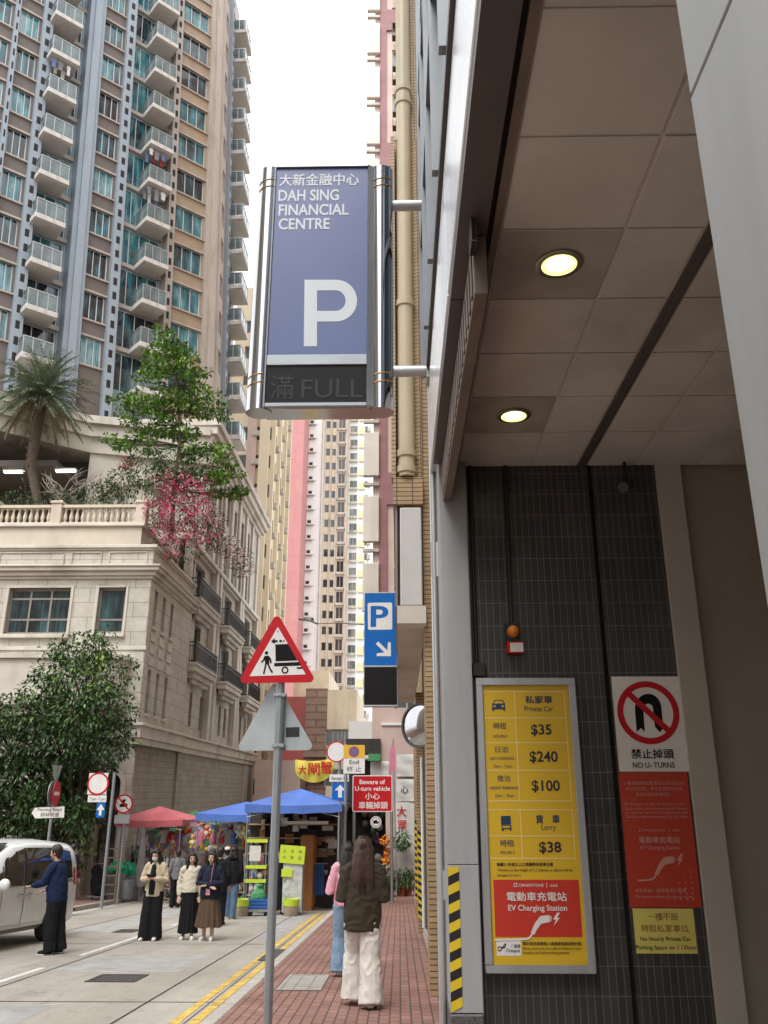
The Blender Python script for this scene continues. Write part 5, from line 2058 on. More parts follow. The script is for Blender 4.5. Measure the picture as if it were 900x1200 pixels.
# no U-turn plate
YN = YB - 0.022
F = Face(YN)
nu = thing('no_turn_sign', 'white no u-turn sign with a red crossed circle on the dark tiles', 'sign', (1.88, YB - 0.005, 1.64))
MB().box(1.622, 2.138, YN, YB - 0.001, 1.643, 2.335).build('sign_plate', 'sign_white', nu, world=True, bevel=0.002)
b = MB()
n_ = lambda X, Y: (700 + X / 6.43, 780 + Y / 6.43)
cx_, cz_ = F.p(*n_(383, 353))
ro = abs(F.p(*n_(616, 353))[0] - F.p(*n_(150, 353))[0]) / 2
legs = [n_(283, 330), n_(346, 330), n_(357, 500), n_(329, 470), n_(297, 500)]
F.poly(b, legs, 1, 0.001)
legs2 = [n_(420, 330), n_(484, 330), n_(497, 470), n_(472, 503), n_(434, 460)]
F.poly(b, legs2, 1, 0.001)
for k in range(12):
    t0, t1 = R(180 - 15 * k), R(165 - 15 * k)
    f = lambda t, r: n_(383 + r * 0.98 * math.cos(t), 330 - r * 1.15 * math.sin(t))
    F.poly(b, [f(t0, 38), f(t1, 38), f(t1, 103), f(t0, 103)], 1, 0.001)
b.ring(cx_, cz_, ro * 0.805, ro, YN - 0.004, YN - 0.001, 0, 56)
p0, p1 = F.p(*n_(228, 205)), F.p(*n_(538, 492))
b.bar(p0[0], p0[1], p1[0], p1[1], ro * 0.19, YN - 0.0045, YN - 0.0025, 0)
F.text(b, '禁止掉頭', 765, 889.3, 11.5, 49.5, 1, 0.02)
F.text(b, 'NO U- TURNS', 766.3, 899.6, 6.2, 49, 1, 0.015)
b.build('symbol', ['sign_red', 'sign_black'], nu, world=True)
# red charging poster
YR = YB - 0.012
F = Face(YR)
rpn = thing('charging_poster', 'dark red charging station poster between the no u-turn sign and yellow notice', 'poster', (1.86, YB - 0.005, 0.73))
MB().box(1.615, 2.115, YR, YB - 0.001, 0.735, 1.640).build('poster_sheet', 'poster_red', rpn, world=True)
b = MB()
o_ = lambda X, Y: (700 + X / 5.214, 900 + Y / 5.214)
for s, X, Y, h, wd, bo in (('1 樓電動車充電車位以先到先得', 347, 104, 4.2, 70, 0), ('的方式分配，車主在使用前請先', 350, 138, 4.2, 66, 0), ('按指示登記車輛資料', 342, 172, 4.2, 41, 0),
                           ('EV Chargers on the 1/F are served on a', 356, 227, 3.0, 72, 0), ('first-come, first-served basis. Please', 360, 254, 3.0, 72, 0), ('be advised to check if there are still', 362, 279, 3.0, 72, 0), ('vacancies before entering the Car Park', 364, 305, 3.0, 72, 0),
                           ('Cornerstone  |  cot', 376, 387, 3.6, 47, 0), ('電動車充電站', 380, 459, 7.6, 48, 0.03), ('EV Charging Station', 385, 497, 4.4, 46, 0), ('如有查詢，請致電客戶服務', 388, 760, 4.4, 60, 0), ('For enquiries, please call customer service', 410, 792, 3.0, 66, 0)):
    F.text(b, s, *o_(X, Y), h, wd, 0, bo)
plug(b, F, o_(463, 560), 0, 0.98)
for i in range(7):
    for j in range(11):
        X, Y = 395 + i * 38 + j * 4, 470 + j * 33
        if i + j > 8 and X < 600:
            c0 = F.p(*o_(X, Y))
            b.disc(c0[0], c0[1], 0.003 + 0.0006 * (i + j - 8), YR - 0.002, YR - 0.0005, 1, 8)
for i in range(4):
    for j in range(7):
        X, Y = 160 + i * 22 + j * 4, 190 + j * 33
        c0 = F.p(*o_(X, Y))
        if X > 155 + j * 5:
            b.disc(c0[0], c0[1], 0.003, YR - 0.002, YR - 0.0005, 1, 8)
b.build('lettering', ['poster_pink', 'poster_pink'], rpn, world=True)
# yellow notice
YY = YB - 0.010
F = Face(YY)
yn = thing('paper_notice', 'pale yellow paper notice below the red charging poster', 'notice', (1.84, YB - 0.005, 0.44))
MB().box(1.632, 2.052, YY, YB - 0.001, 0.445, 0.727).build('notice_sheet', 'paper_yellow', yn, world=True)
b = MB()
for s, u, v, h, wd, m in (('一樓不設', 777, 1078.5, 9, 36, 0), ('時租私家車位', 779.5, 1092.5, 9, 55, 0), ('No Hourly Private Car', 780, 1102.5, 5, 59, 1), ('Parking Space on 1 / Floor', 781, 1112.5, 5, 71, 1)):
    F.text(b, s, u, v, h, wd, m, 0)
b.build('lettering', ['ink_brown', 'ink_dark'], yn, world=True)

# warning beacon with its conduit, junction box and conduit, black wall camera
q0, q1 = PY(592, 553, YB - 0.03), PY(600, 733, YB - 0.03)
be = thing('warning_beacon', 'orange warning beacon over a red and white box, fed by a black conduit', 'beacon', (q1.x, YB, q1.z))
MB().tube([(q0.x, YB - 0.02, CEIL), (q1.x, YB - 0.02, q1.z - 0.02)], 0.016, 10).build('conduit', 'black_plastic', be, world=True)
b = MB()
zc = PY(600, 742, YB).z
b.box(q1.x - 0.055, q1.x + 0.055, YB - 0.05, YB - 0.002, zc - 0.075, zc + 0.07)
b.build('back_box', 'black_plastic', be, world=True, bevel=0.006)
b = MB()
b.lathe([(0.045, 0), (0.047, 0.03), (0.040, 0.065), (0.022, 0.085), (0.003, 0.09)], n=20)
b.v = [(q1.x + x, YB - 0.05 - z, zc + y) for x, y, z in b.v]
b.f = [tuple(reversed(f)) for f in b.f]
b.build('beacon_lens', 'amber', be, world=True)
b = MB()
z2 = PY(602, 760, YB).z
b.box(q1.x - 0.05, q1.x + 0.075, YB - 0.07, YB - 0.002, z2 - 0.045, z2 + 0.045, 0)
b.box(q1.x - 0.03, q1.x + 0.073, YB - 0.073, YB - 0.0705, z2 - 0.038, z2 + 0.034, 1)
b.build('alarm_box', ['sign_red', 'sign_white'], be, world=True, bevel=0.003)
q0, q1 = PY(546.5, 553, YB - 0.03), PY(561, 786, YB - 0.03)
jb = thing('junction_box', 'small black junction box with conduit just above the price board', 'junction box', (q1.x, YB, q1.z))
MB().tube([(q0.x + 0.03, YB - 0.02, CEIL), (q1.x - 0.012, YB - 0.02, q1.z)], 0.014, 10).build('conduit', 'black_plastic', jb, world=True)
MB().box(q1.x - 0.055, q1.x + 0.05, YB - 0.07, YB - 0.002, q1.z - 0.045, q1.z + 0.055).build('box_case', 'black_plastic', jb, world=True, bevel=0.008)
q = PY(737, 568, YB - 0.15)
wc = thing('security_camera', 'small black camera hanging under the dark ceiling corner', 'camera', (q.x, YB - 0.12, CEIL))
MB().tube([(q.x, YB - 0.08, CEIL), (q.x + 0.01, YB - 0.08, q.z + 0.1), (q.x, YB - 0.12, q.z + 0.03)], 0.014, 8).build('arm', 'black_plastic', wc, world=True)
MB().tube([(q.x + 0.03, YB - 0.06, q.z + 0.05), (q.x - 0.07, YB - 0.22, q.z - 0.05)], 0.042, 14).build('camera_case', 'black_plastic', wc, world=True)


# ---------------------------------------------------------------- smaller road signs down the street
def pole(o, h, r=0.038, m='steel_grey', lean=0):
    MB().tube([(0, 0, -0.15), (lean, 0, h)], r, 12).build('pole', m, o)


def rnd_sign(mb, cx, cz, r, y, border=0.16, m=(0, 1)):
    mb.disc(cx, cz, r, y, y + 0.01, m[0])
    mb.disc(cx, cz, r * (1 - border), y - 0.002, y - 0.0003, m[1])


# red u-turn warning on two posts
YU = 28.0
F = Face(YU - 0.06)
cu = PY(436.5, 930, YU)
us = thing('u_turn_sign', 'red board with white u-turn warning lettering on two grey posts', 'road sign', (cu.x, YU, gz(YU)))
b = MB()
xa, xb = F.p(413, 930)[0], F.p(460, 930)[0]
for k, x in enumerate((xa + 0.06, xb - 0.03)):
    MB().tube([(x, YU, gz(YU) - 0.1), (x, YU, F.p(436, 909)[1])], 0.05, 10).build('post', 'steel_grey', us, world=True)
za, zc = F.p(436, 951.5)[1], F.p(436, 908.5)[1]
b.plate(rounded([(xa, za), (xb, za), (xb, zc), (xa, zc)], 0.05), F.Y, F.Y + 0.015, 1)
b.plate(rounded([(xa + 0.03, za + 0.03), (xb - 0.03, za + 0.03), (xb - 0.03, zc - 0.03), (xa + 0.03, zc - 0.03)], 0.04), F.Y - 0.003, F.Y - 0.0005, 0)
b.build('board', ['sign_red', 'sign_white'], us, world=True)
b = MB()
for s, u, v, h, wd, bo in (('Beware of', 436.3, 918.8, 5.2, 30, 0.02), ('U-turn vehicle', 436.5, 926.6, 5.2, 41, 0.02), ('小心', 436.3, 937, 8, 17, 0.02), ('車輛掉頭', 437.2, 948, 8.4, 34, 0.02)):
    F.text(b, s, u, v, h, wd, 0, bo, lift=0.005)
b.build('lettering', 'sign_white', us, world=True)
# blank round sign and one way arrow
YA = 27.0
p = PY(397.5, 930, YA)
s1 = thing('road_sign', 'round white sign with red border above a one way arrow, beside the red board', 'road sign', (p.x, YA, gz(YA)))
pole(s1, PY(397, 868, YA).z - gz(YA), 0.045)
F = Face(YA - 0.06)
b = MB()
c0 = F.p(394.5, 881)
rnd_sign(b, c0[0], c0[1], F.p(406.5, 881)[0] - c0[0], F.Y, 0.13)
b.build('round_panel', ['sign_red', 'sign_white'], s1, world=True)
b = MB()
q0, q1 = F.p(389, 937), F.p(408, 917.5)
b.box(q0[0], q1[0], F.Y, F.Y + 0.01, q0[1], q1[1], 0)
cxm = (q0[0] + q1[0]) / 2
hh = q1[1] - q0[1]
b.plate([(cxm - 0.06, q0[1] + 0.06), (cxm + 0.06, q0[1] + 0.06), (cxm + 0.06, q0[1] + hh * 0.55), (cxm + 0.17, q0[1] + hh * 0.55), (cxm, q1[1] - 0.05), (cxm - 0.17, q0[1] + hh * 0.55), (cxm - 0.06, q0[1] + hh * 0.55)], F.Y - 0.003, F.Y - 0.0005, 1)
b.build('arrow_panel', ['sign_blue', 'sign_white'], s1, world=True)
b = MB()
q0, q1 = F.p(386, 916), F.p(409, 907.5)
b.box(q0[0], q1[0], F.Y - 0.02, F.Y - 0.01, q0[1], q1[1], 0)
F3 = Face(F.Y - 0.02)
F3.text(b, 'Except 7m', 398, 913.8, 3.6, 19, 1, 0.01)
b.build('plate', ['sign_white', 'sign_black'], s1, world=True)
# end of parking plate
YE = 26.2
p = PY(405, 930, YE)
s2 = thing('road_sign', 'orange parking plate with a purple ring over a white end plate', 'road sign', (p.x, YE, gz(YE)))
pole(s2, PY(405, 872, YE).z - gz(YE), 0.045)
F = Face(YE - 0.06)
b = MB()
q0, q1 = F.p(402.3, 888.5), F.p(427.5, 873)
b.box(q0[0], q1[0], F.Y, F.Y + 0.01, q0[1], q1[1], 0)
c0 = F.p(414.8, 881)
b.disc(c0[0], c0[1], 0.16, F.Y - 0.003, F.Y - 0.0005, 1, 24)
b.ring(c0[0], c0[1], 0.085, 0.12, F.Y - 0.005, F.Y - 0.0032, 2, 24)
b.build('parking_plate', ['sign_yellow', 'deep_blue', 'ink_red'], s2, world=True)
b = MB()
q0, q1 = F.p(402.3, 906.5), F.p(427.5, 889)
b.box(q0[0], q1[0], F.Y, F.Y + 0.01, q0[1], q1[1], 0)
F.text(b, 'End', 415, 895.5, 5, 11, 1, 0.01)
F.text(b, '終 止', 415, 904.5, 6.5, 17, 1, 0.0)
b.build('end_plate', ['sign_white', 'sign_black'], s2, world=True)
# left: round sign, plate, arrow on a post
YL = 27.6
p = PY(125, 1000, YL)
s3 = thing('road_sign', 'round white sign with red border over a blue one way arrow, before the arched doorway', 'road sign', (p.x, YL, gz(YL)))
pole(s3, PY(128, 905, YL).z - gz(YL), 0.05)
F = Face(YL - 0.07)
b = MB()
q0, q1 = F.p(102, 931), F.p(127, 906)
b.box(q0[0], q1[0], F.Y, F.Y + 0.012, q0[1], q1[1], 1)
c0 = F.p(115, 918.5)
rnd_sign(b, c0[0], c0[1], 0.345, F.Y - 0.012, 0.16)
b.build('round_panel', ['sign_red', 'sign_white'], s3, world=True)
b = MB()
q0, q1 = F.p(102.5, 940), F.p(125, 932)
b.box(q0[0], q1[0], F.Y, F.Y + 0.012, q0[1], q1[1], 0)
F.text(b, '7 am - 7 pm', 114, 938, 3.6, 18, 1)
b.build('plate', ['sign_white', 'sign_black'], s3, world=True)
b = MB()
q0, q1 = F.p(112, 958), F.p(123.5, 940.5)
b.box(q0[0], q1[0], F.Y, F.Y + 0.012, q0[1], q1[1], 0)
cxm, hh = (q0[0] + q1[0]) / 2, q1[1] - q0[1]
b.plate([(cxm - 0.04, q0[1] + 0.06), (cxm + 0.04, q0[1] + 0.06), (cxm + 0.04, q0[1] + hh * 0.5), (cxm + 0.13, q0[1] + hh * 0.5), (cxm, q1[1] - 0.04), (cxm - 0.13, q0[1] + hh * 0.5), (cxm - 0.04, q0[1] + hh * 0.5)], F.Y - 0.003, F.Y - 0.0005, 1)
b.build('arrow_panel', ['sign_blue', 'sign_white'], s3, world=True)
# no horse carts
YH = 29.5
p = PY(142.5, 1000, YH)
s4 = thing('road_sign', 'round red crossed sign with a black symbol, left of the red canopy', 'road sign', (p.x, YH, gz(YH)))
pole(s4, PY(145, 934, YH).z - gz(YH), 0.04)
F = Face(YH - 0.06)
b = MB()
c0 = F.p(145, 942)
rs_ = 0.31
rnd_sign(b, c0[0], c0[1], rs_, F.Y, 0.17)
b.plate([(c0[0] - 0.14, c0[1] - 0.10), (c0[0] + 0.12, c0[1] - 0.10), (c0[0] + 0.14, c0[1] - 0.02), (c0[0] + 0.02, c0[1] + 0.04), (c0[0] + 0.08, c0[1] + 0.15), (c0[0] - 0.06, c0[1] + 0.13), (c0[0] - 0.04, c0[1] + 0.02), (c0[0] - 0.14, c0[1] - 0.02)], F.Y - 0.004, F.Y - 0.0025, 2)
b.bar(c0[0] - 0.18, c0[1] + 0.18, c0[0] + 0.18, c0[1] - 0.18, 0.05, F.Y - 0.007, F.Y - 0.0045, 0)
b.build('round_panel', ['sign_red', 'sign_white', 'sign_black'], s4, world=True)
q0, q1 = F.p(133.5, 965), F.p(152, 955)
MB().box(q0[0], q1[0], F.Y, F.Y + 0.012, q0[1], q1[1]).build('plate', 'sign_back', s4, world=True)
# direction arrow post under the tree
YD = 26.0
p = PY(55, 1000, YD)
s5 = thing('road_sign', 'signpost under the tree with a white left arrow board and two signs seen edge on', 'road sign', (p.x, YD, gz(YD)))
pole(s5, PY(58, 898, YD).z - gz(YD), 0.045)
F = Face(YD - 0.06)
b = MB()
b.plate([F.p(37, 952.5), F.p(41, 959), F.p(75, 958), F.p(75.5, 945), F.p(41, 946.5)], F.Y, F.Y + 0.012, 0)
F.text(b, 'Fleming Road', 58, 950.5, 3.6, 28, 1)
F.text(b, '菲林明道', 58, 957.3, 5, 22, 1)
b.build('arrow_board', ['sign_white', 'sign_black'], s5, world=True)
b = MB()
b.X = Matrix.Translation((p.x, YD, 0)) @ Matrix.Rotation(R(94), 4, 'Z')
zc_ = PY(57, 930, YD).z
b.disc(0, zc_, 0.36, -0.075, -0.06, 0)
b.plate([(-0.25, zc_ - 0.05), (0.25, zc_ - 0.05), (0.25, zc_ + 0.05), (-0.25, zc_ + 0.05)], -0.079, -0.0755, 1)
b.build('no_entry_panel', ['sign_red', 'sign_white'], s5, world=True)
b = MB()
b.X = Matrix.Translation((p.x, YD, 0)) @ Matrix.Rotation(R(-86), 4, 'Z')
b.disc(0, zc_, 0.36, -0.075, -0.06, 0)
b.build('back_disc', 'sign_back', s5, world=True)
b = MB()
b.X = Matrix.Translation((p.x + 0.02, YD - 0.06, 0)) @ Matrix.Rotation(R(88), 4, 'Z')
za, zc = PY(57, 922, YD).z, PY(57, 897, YD).z
b.plate([(0.04, za), (0.36, zc), (-0.34, zc)], 0, 0.012)
b.build('triangle_panel', 'sign_back', s5, world=True)
# overhead lamp wire bracket across the street
sw = thing('wire_bracket', 'thin dark overhead wire bracket reaching left from the blue parking sign', 'wire bracket', (-0.1, 14.3, 4.55))
pts = [PY(350, 725.5, 15), PY(362, 727, 15), PY(372, 731, 14.8), PY(395, 730, 14.5), PY(428, 732, 14.2), PY(468, 731, 14.1)]
b = MB().tube([tuple(q) for q in pts[:3]], 0.018, 8)
b.tube([tuple(q) for q in pts[2:]], 0.009, 6)
b.build('arm', 'iron', sw, world=True)
q = PY(365.5, 724.5, 15)
MB().tube([tuple(q), tuple(PY(366, 728, 15))], 0.03, 8).build('clip', 'iron', sw, world=True)

# ---------------------------------------------------------------- plants
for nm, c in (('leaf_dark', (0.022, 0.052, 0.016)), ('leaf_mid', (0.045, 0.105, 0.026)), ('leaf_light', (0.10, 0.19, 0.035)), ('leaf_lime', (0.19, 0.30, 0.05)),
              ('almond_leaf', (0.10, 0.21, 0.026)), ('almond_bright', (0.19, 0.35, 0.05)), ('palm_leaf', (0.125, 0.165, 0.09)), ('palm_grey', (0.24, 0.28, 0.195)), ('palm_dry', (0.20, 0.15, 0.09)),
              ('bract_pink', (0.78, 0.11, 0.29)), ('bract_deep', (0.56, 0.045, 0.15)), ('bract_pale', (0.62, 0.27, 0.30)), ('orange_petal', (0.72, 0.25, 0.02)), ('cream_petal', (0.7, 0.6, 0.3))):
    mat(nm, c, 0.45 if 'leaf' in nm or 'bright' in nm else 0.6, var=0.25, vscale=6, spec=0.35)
mat('bark', (0.11, 0.085, 0.065), 0.85, var=0.3, vscale=5, bump=0.5, bscale=18)
mat('palm_bark', (0.085, 0.062, 0.045), 0.9, var=0.35, vscale=6, bump=0.6, bscale=14)
mat('bare_wood', (0.30, 0.26, 0.22), 0.8, var=0.2, vscale=6)
mat('terracotta', (0.36, 0.11, 0.05), 0.7, var=0.15)


def leaf(b, p, d, up, L, W, m):
    """one folded leaf of six faces' worth of outline: pointed, arched"""
    s = d.cross(up)
    if s.length < 1e-4:
        s = Vector((1, 0, 0))
    s.normalize()
    n = s.cross(d).normalized()
    mid = p + d * (L * 0.5) - n * (L * 0.04)
    tip = p + d * L - n * (L * 0.18)
    b.add([p, mid + s * W / 2 + n * W * 0.12, tip, mid - s * W / 2 + n * W * 0.12, mid], [(0, 4, 1), (4, 2, 1), (0, 3, 4), (4, 3, 2)], m)


def rv(r):
    while True:
        v = Vector((r.uniform(-1, 1), r.uniform(-1, 1), r.uniform(-1, 1)))
        if 0.05 < v.length < 1:
            return v


def cluster(b, c, rad, n, L, W, ms, r, flat=1.0, droop=0.25):
    for _ in range(n):
        v = rv(r)
        q = v.normalized() * (v.length ** 0.55)
        p = Vector(c) + Vector((q.x * rad, q.y * rad, q.z * rad * flat))
        d = (q * 0.7 + rv(r) * 0.8 + Vector((0, 0, -droop))).normalized()
        k = r.uniform(0.7, 1.25)
        leaf(b, p, d, Vector((r.uniform(-.4, .4), r.uniform(-.4, .4), 1)), L * k, W * k, r.choice(ms))


def limb(b, p0, p1, r0, r1, r, m=0, bend=0.12, n=6):
    p0, p1 = Vector(p0), Vector(p1)
    L = (p1 - p0).length
    off = rv(r) * L * bend
    pts = [p0.lerp(p1, i / n) + off * math.sin(math.pi * i / n) + (rv(r) * L * 0.015 if 0 < i < n else Vector((0, 0, 0))) for i in range(n + 1)]
    b.tube(pts, [r0 + (r1 - r0) * (i / n) for i in range(n + 1)], 8, m)
    return pts


# the big dark street tree
r = random.Random(21)
YTR = 30.0
bx = PY(78, 1000, YTR)
tx = thing('street_tree', 'big dark leafy street tree in front of the stone building, behind the van', 'tree', (bx.x, YTR, gz(YTR)))
tr, cr = MB(), MB()
fork = Vector((bx.x + 0.1, YTR, 0.3))
limb(tr, (bx.x, YTR, gz(YTR) - 0.2), fork, 0.24, 0.17, r, bend=0.06)
cl = [(100, 764, 30), (66, 788, 26), (120, 790, 30), (92, 800, 34), (50, 812, 26), (128, 830, 30), (100, 835, 34), (70, 835, 30), (35, 838, 30), (8, 840, 30), (134, 858, 20),
      (118, 870, 32), (85, 870, 34), (55, 872, 32), (20, 875, 36), (-10, 880, 36), (70, 902, 32), (102, 905, 30), (36, 910, 32), (5, 915, 34), (118, 900, 18), (60, 935, 28), (92, 935, 26), (22, 945, 28), (-8, 950, 30), (40, 965, 20), (82, 968, 20), (104, 962, 13), (10, 978, 18), (-18, 835, 26), (-30, 910, 34), (80, 765, 16), (112, 752, 14), (60, 965, 22), (50, 985, 18), (75, 950, 24), (90, 955, 20), (15, 958, 22), (108, 925, 18), (85, 915, 26), (45, 940, 24), (65, 985, 14), (28, 992, 14), (98, 985, 10), (110, 950, 14)]
for u, v, s in cl:
    yy = YTR + r.uniform(-1.7, 1.2)
    c = PY(u, v, yy)
    rad = s * 0.0325
    st = fork + (c - fork) * r.uniform(0.0, 0.25)
    pts = limb(tr, st, c, 0.07, 0.018, r, bend=0.15)
    for _ in range(3):
        q = c + rv(r) * rad * 0.8
        limb(tr, pts[4], q, 0.022, 0.006, r, n=4)
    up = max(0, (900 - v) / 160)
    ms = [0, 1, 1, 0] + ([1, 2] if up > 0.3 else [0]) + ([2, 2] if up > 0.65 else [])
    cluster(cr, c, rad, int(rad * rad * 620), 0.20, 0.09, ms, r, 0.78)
for _ in range(70):                        # stray sprays that break the outline
    u, v, s = r.choice(cl)
    a_ = r.uniform(0, 2 * math.pi)
    c0 = PY(u, v, YTR)
    c = PY(u + math.cos(a_) * s * 1.12, v - math.sin(a_) * s * 1.0, YTR + r.uniform(-1.5, 1))
    limb(tr, c0.lerp(c, 0.5), c, 0.014, 0.004, r, n=4)
    cluster(cr, c, 0.34, 26, 0.20, 0.085, [0, 1, 1, 2], r, 0.7)
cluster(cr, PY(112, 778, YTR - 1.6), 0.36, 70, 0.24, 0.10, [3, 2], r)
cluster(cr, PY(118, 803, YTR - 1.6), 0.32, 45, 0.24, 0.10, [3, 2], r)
tr.build('trunk', 'bark', tx, world=True)
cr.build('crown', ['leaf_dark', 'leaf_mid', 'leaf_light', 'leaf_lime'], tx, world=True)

# tiered almond tree on the terrace
YA_ = 37.5
ba = PY(203, 600, YA_)
ta = thing('terrace_tree', 'bright green tree with flat tiered branches on the roof terrace', 'tree', (ba.x, YA_, 13.0))
tr, cr = MB(), MB()
top = PY(205, 398, YA_)
tr.tube([(ba.x, YA_, 12.9), (ba.x - 0.05, YA_, 15.5), (ba.x + 0.02, YA_, 18), tuple(top)], [0.13, 0.10, 0.07, 0.03], 8)
tiers = [(404, 185, 215, 0.5), (418, 172, 228, 0.55), (436, 160, 240, 0.55), (449, 180, 238, 0.45), (468, 138, 258, 0.75), (480, 140, 262, 0.7), (496, 150, 200, 0.5), (505, 190, 225, 0.45), (520, 128, 180, 0.55), (530, 210, 268, 0.6), (552, 240, 280, 0.5), (572, 250, 284, 0.4)]
for v, ua, uc, th in tiers:
    z = PY(205, v, YA_).z
    xa, xc = PY(ua, v, YA_).x, PY(uc, v, YA_).x
    n = max(7, int((xc - xa) * 3.1))
    for k in range(n):
        x = xa + (xc - xa) * (k + 0.5) / n
        y = YA_ + r.uniform(-1.3, 1.3) * (1 - abs(2 * (k + 0.5) / n - 1) ** 2 * 0.6)
        c = Vector((x, y, z + r.uniform(-0.22, 0.2)))
        hub = Vector((ba.x, YA_, min(z - 0.1, top.z - 0.1)))
        limb(tr, hub, c - Vector((0, 0, 0.06)), 0.035, 0.01, r, bend=0.06, n=5)
        cluster(cr, c, 0.45 * th / 0.55, 72, 0.23, 0.125, [0, 0, 1, 1, 2], r, 0.25, 0.05)
tr.build('trunk', 'bark', ta, world=True)
cr.build('crown', ['almond_leaf', 'almond_bright', 'leaf_mid'], ta, world=True)

# date palm on the terrace
YPm = 38.2
bp = PY(42, 590, YPm)
pt = thing('palm_tree', 'grey green feathery palm tree on the roof terrace', 'palm tree', (bp.x, YPm, 13.0))
tr, cr, dr = MB(), MB(), MB()
hd = PY(48, 468, YPm)
tr.tube([(bp.x, YPm, 12.8), (bp.x + 0.1, YPm, 15), (hd.x - 0.02, YPm, 17.0), (hd.x, YPm, hd.z)], [0.20, 0.20, 0.24, 0.30], 12)
for k in range(60):
    z = 14.5 + k * (hd.z - 14.6) / 60
    a = k * 2.4
    tr.tube([(hd.x - 0.1 + 0.2 * math.cos(a), YPm + 0.2 * math.sin(a), z), (hd.x - 0.1 + 0.32 * math.cos(a), YPm + 0.32 * math.sin(a), z + 0.14)], [0.05, 0.02], 5)
for k in range(84):
    a = k * 2.399
    el = R(80 - 108 * (k / 84) ** 1.1) + r.uniform(-.08, .08)
    L = r.uniform(2.5, 3.3)
    dry = el < R(-18)
    dst = dr if dry else cr
    d0 = Vector((math.cos(a) * math.cos(el), math.sin(a) * math.cos(el), math.sin(el)))
    pts = []
    p = hd.copy()
    d = d0.copy()
    n = 12
    for i in range(n + 1):
        pts.append(p.copy())
        p = p + d * (L / n)
        d = (d + Vector((0, 0, -0.11 if not dry else -0.2))).normalized()
    dst.tube(pts, [0.028 - 0.024 * i / n for i in range(n + 1)], 4, 0)
    for i in range(2, n + 1):
        for j in range(3):
            q = pts[i - 1].lerp(pts[i], j / 3)
            t = (pts[i] - pts[i - 1]).normalized()
            s = t.cross(Vector((0, 0, 1)))
            s = s.normalized() if s.length > 0.01 else Vector((1, 0, 0))
            ll = 0.62 * math.sin(math.pi * min(1, (i + 0.4) / (n + 1.2)) ** 0.8) + 0.08
            for sd in (-1, 1):
                dd = (t * 0.75 + s * sd * 0.7 + Vector((0, 0, r.uniform(-.25, .15)))).normalized()
                leaf(dst, q, dd, Vector((0, 0, 1)), ll * r.uniform(.85, 1.1), 0.042, r.choice([0, 1]) if not dry else 0)
tr.build('trunk', 'palm_bark', pt, world=True)
cr.build('crown', ['palm_leaf', 'palm_grey'], pt, world=True)
dr.build('dry_fronds', 'palm_dry', pt, world=True)

# bougainvillea falling over the terrace corner
bg = thing('bougainvillea', 'pink flowering bougainvillea hanging over the terrace corner', 'shrub', (-11.8, 36.2, 13.0))
lf, fl, st = MB(), MB(), MB()
root = Vector((-12.0, 36.4, 13.6))
spots = [(188, 575, 22, 36.0, 1), (205, 570, 24, 36.2, 1), (230, 575, 26, 36.2, 1), (185, 600, 20, 35.6, 1), (208, 600, 24, 35.4, 1), (234, 598, 24, 36.2, 1), (190, 625, 18, 35.2, 1), (212, 625, 22, 35.2, 1), (240, 622, 20, 36.5, 1), (200, 645, 13, 35.0, 1), (225, 645, 17, 35.6, 0.6),
         (252, 612, 16, 38.0, 0.8), (256, 635, 15, 39.5, 0.7), (268, 640, 15, 41.5, 0.5), (276, 655, 14, 44.0, 0.45), (286, 652, 13, 47.5, 0.45), (280, 668, 10, 47.0, 0.4), (293, 665, 8, 50.0, 0.4)]
for u, v, s, y, k in spots:
    c = PY(u, v, y)
    rad = s * y / 1050
    hubp = root if y < 38 else Vector((-10.6, y - 0.5, 14.2))
    for _ in range(5):
        q = c + rv(r) * rad
        limb(st, hubp.lerp(c, 0.3), q, 0.018, 0.006, r, bend=0.3, n=5)
    cluster(lf, c, rad, int(rad * rad * 420), 0.13, 0.07, [0, 0, 1], r)
    for _ in range(int(rad * rad * (75 if k >= 1 else 64 * k + 10))):
        q = c + rv(r) * rad * 1.05
        ms = [0, 0, 1] if k >= 1 else [1, 2, 2]
        cluster(fl, q, 0.12, 9, 0.085, 0.075, ms, r)
st.build('stem', 'bare_wood', bg, world=True)
lf.build('leaves', ['leaf_mid', 'leaf_dark'], bg, world=True)
fl.build('flowers', ['bract_pink', 'bract_deep', 'bract_pale'], bg, world=True)


def shrub(name, label, cat, spots, y0, mats_, L, W, dens, zb, flw=None, group=None):
    u, v, s = spots[0]
    c0 = PY(u, v, y0)
    o = thing(name, label, cat, (c0.x, y0, zb), 0, group)
    lf, st = MB(), MB()
    for u, v, s in spots:
        y = y0 + r.uniform(-.4, .4)
        c = PY(u, v, y)
        rad = s * y0 / 1050
        for _ in range(3):
            limb(st, (c.x + r.uniform(-.3, .3) * rad, y, zb), c + rv(r) * rad * 0.7, 0.02, 0.006, r, n=4)
        cluster(lf, c, rad, int(rad * rad * dens), L, W, list(range(len(mats_))), r)
    st.build('stem', 'bare_wood', o, world=True)
    lf.build('leaves', mats_, o, world=True)
    return o


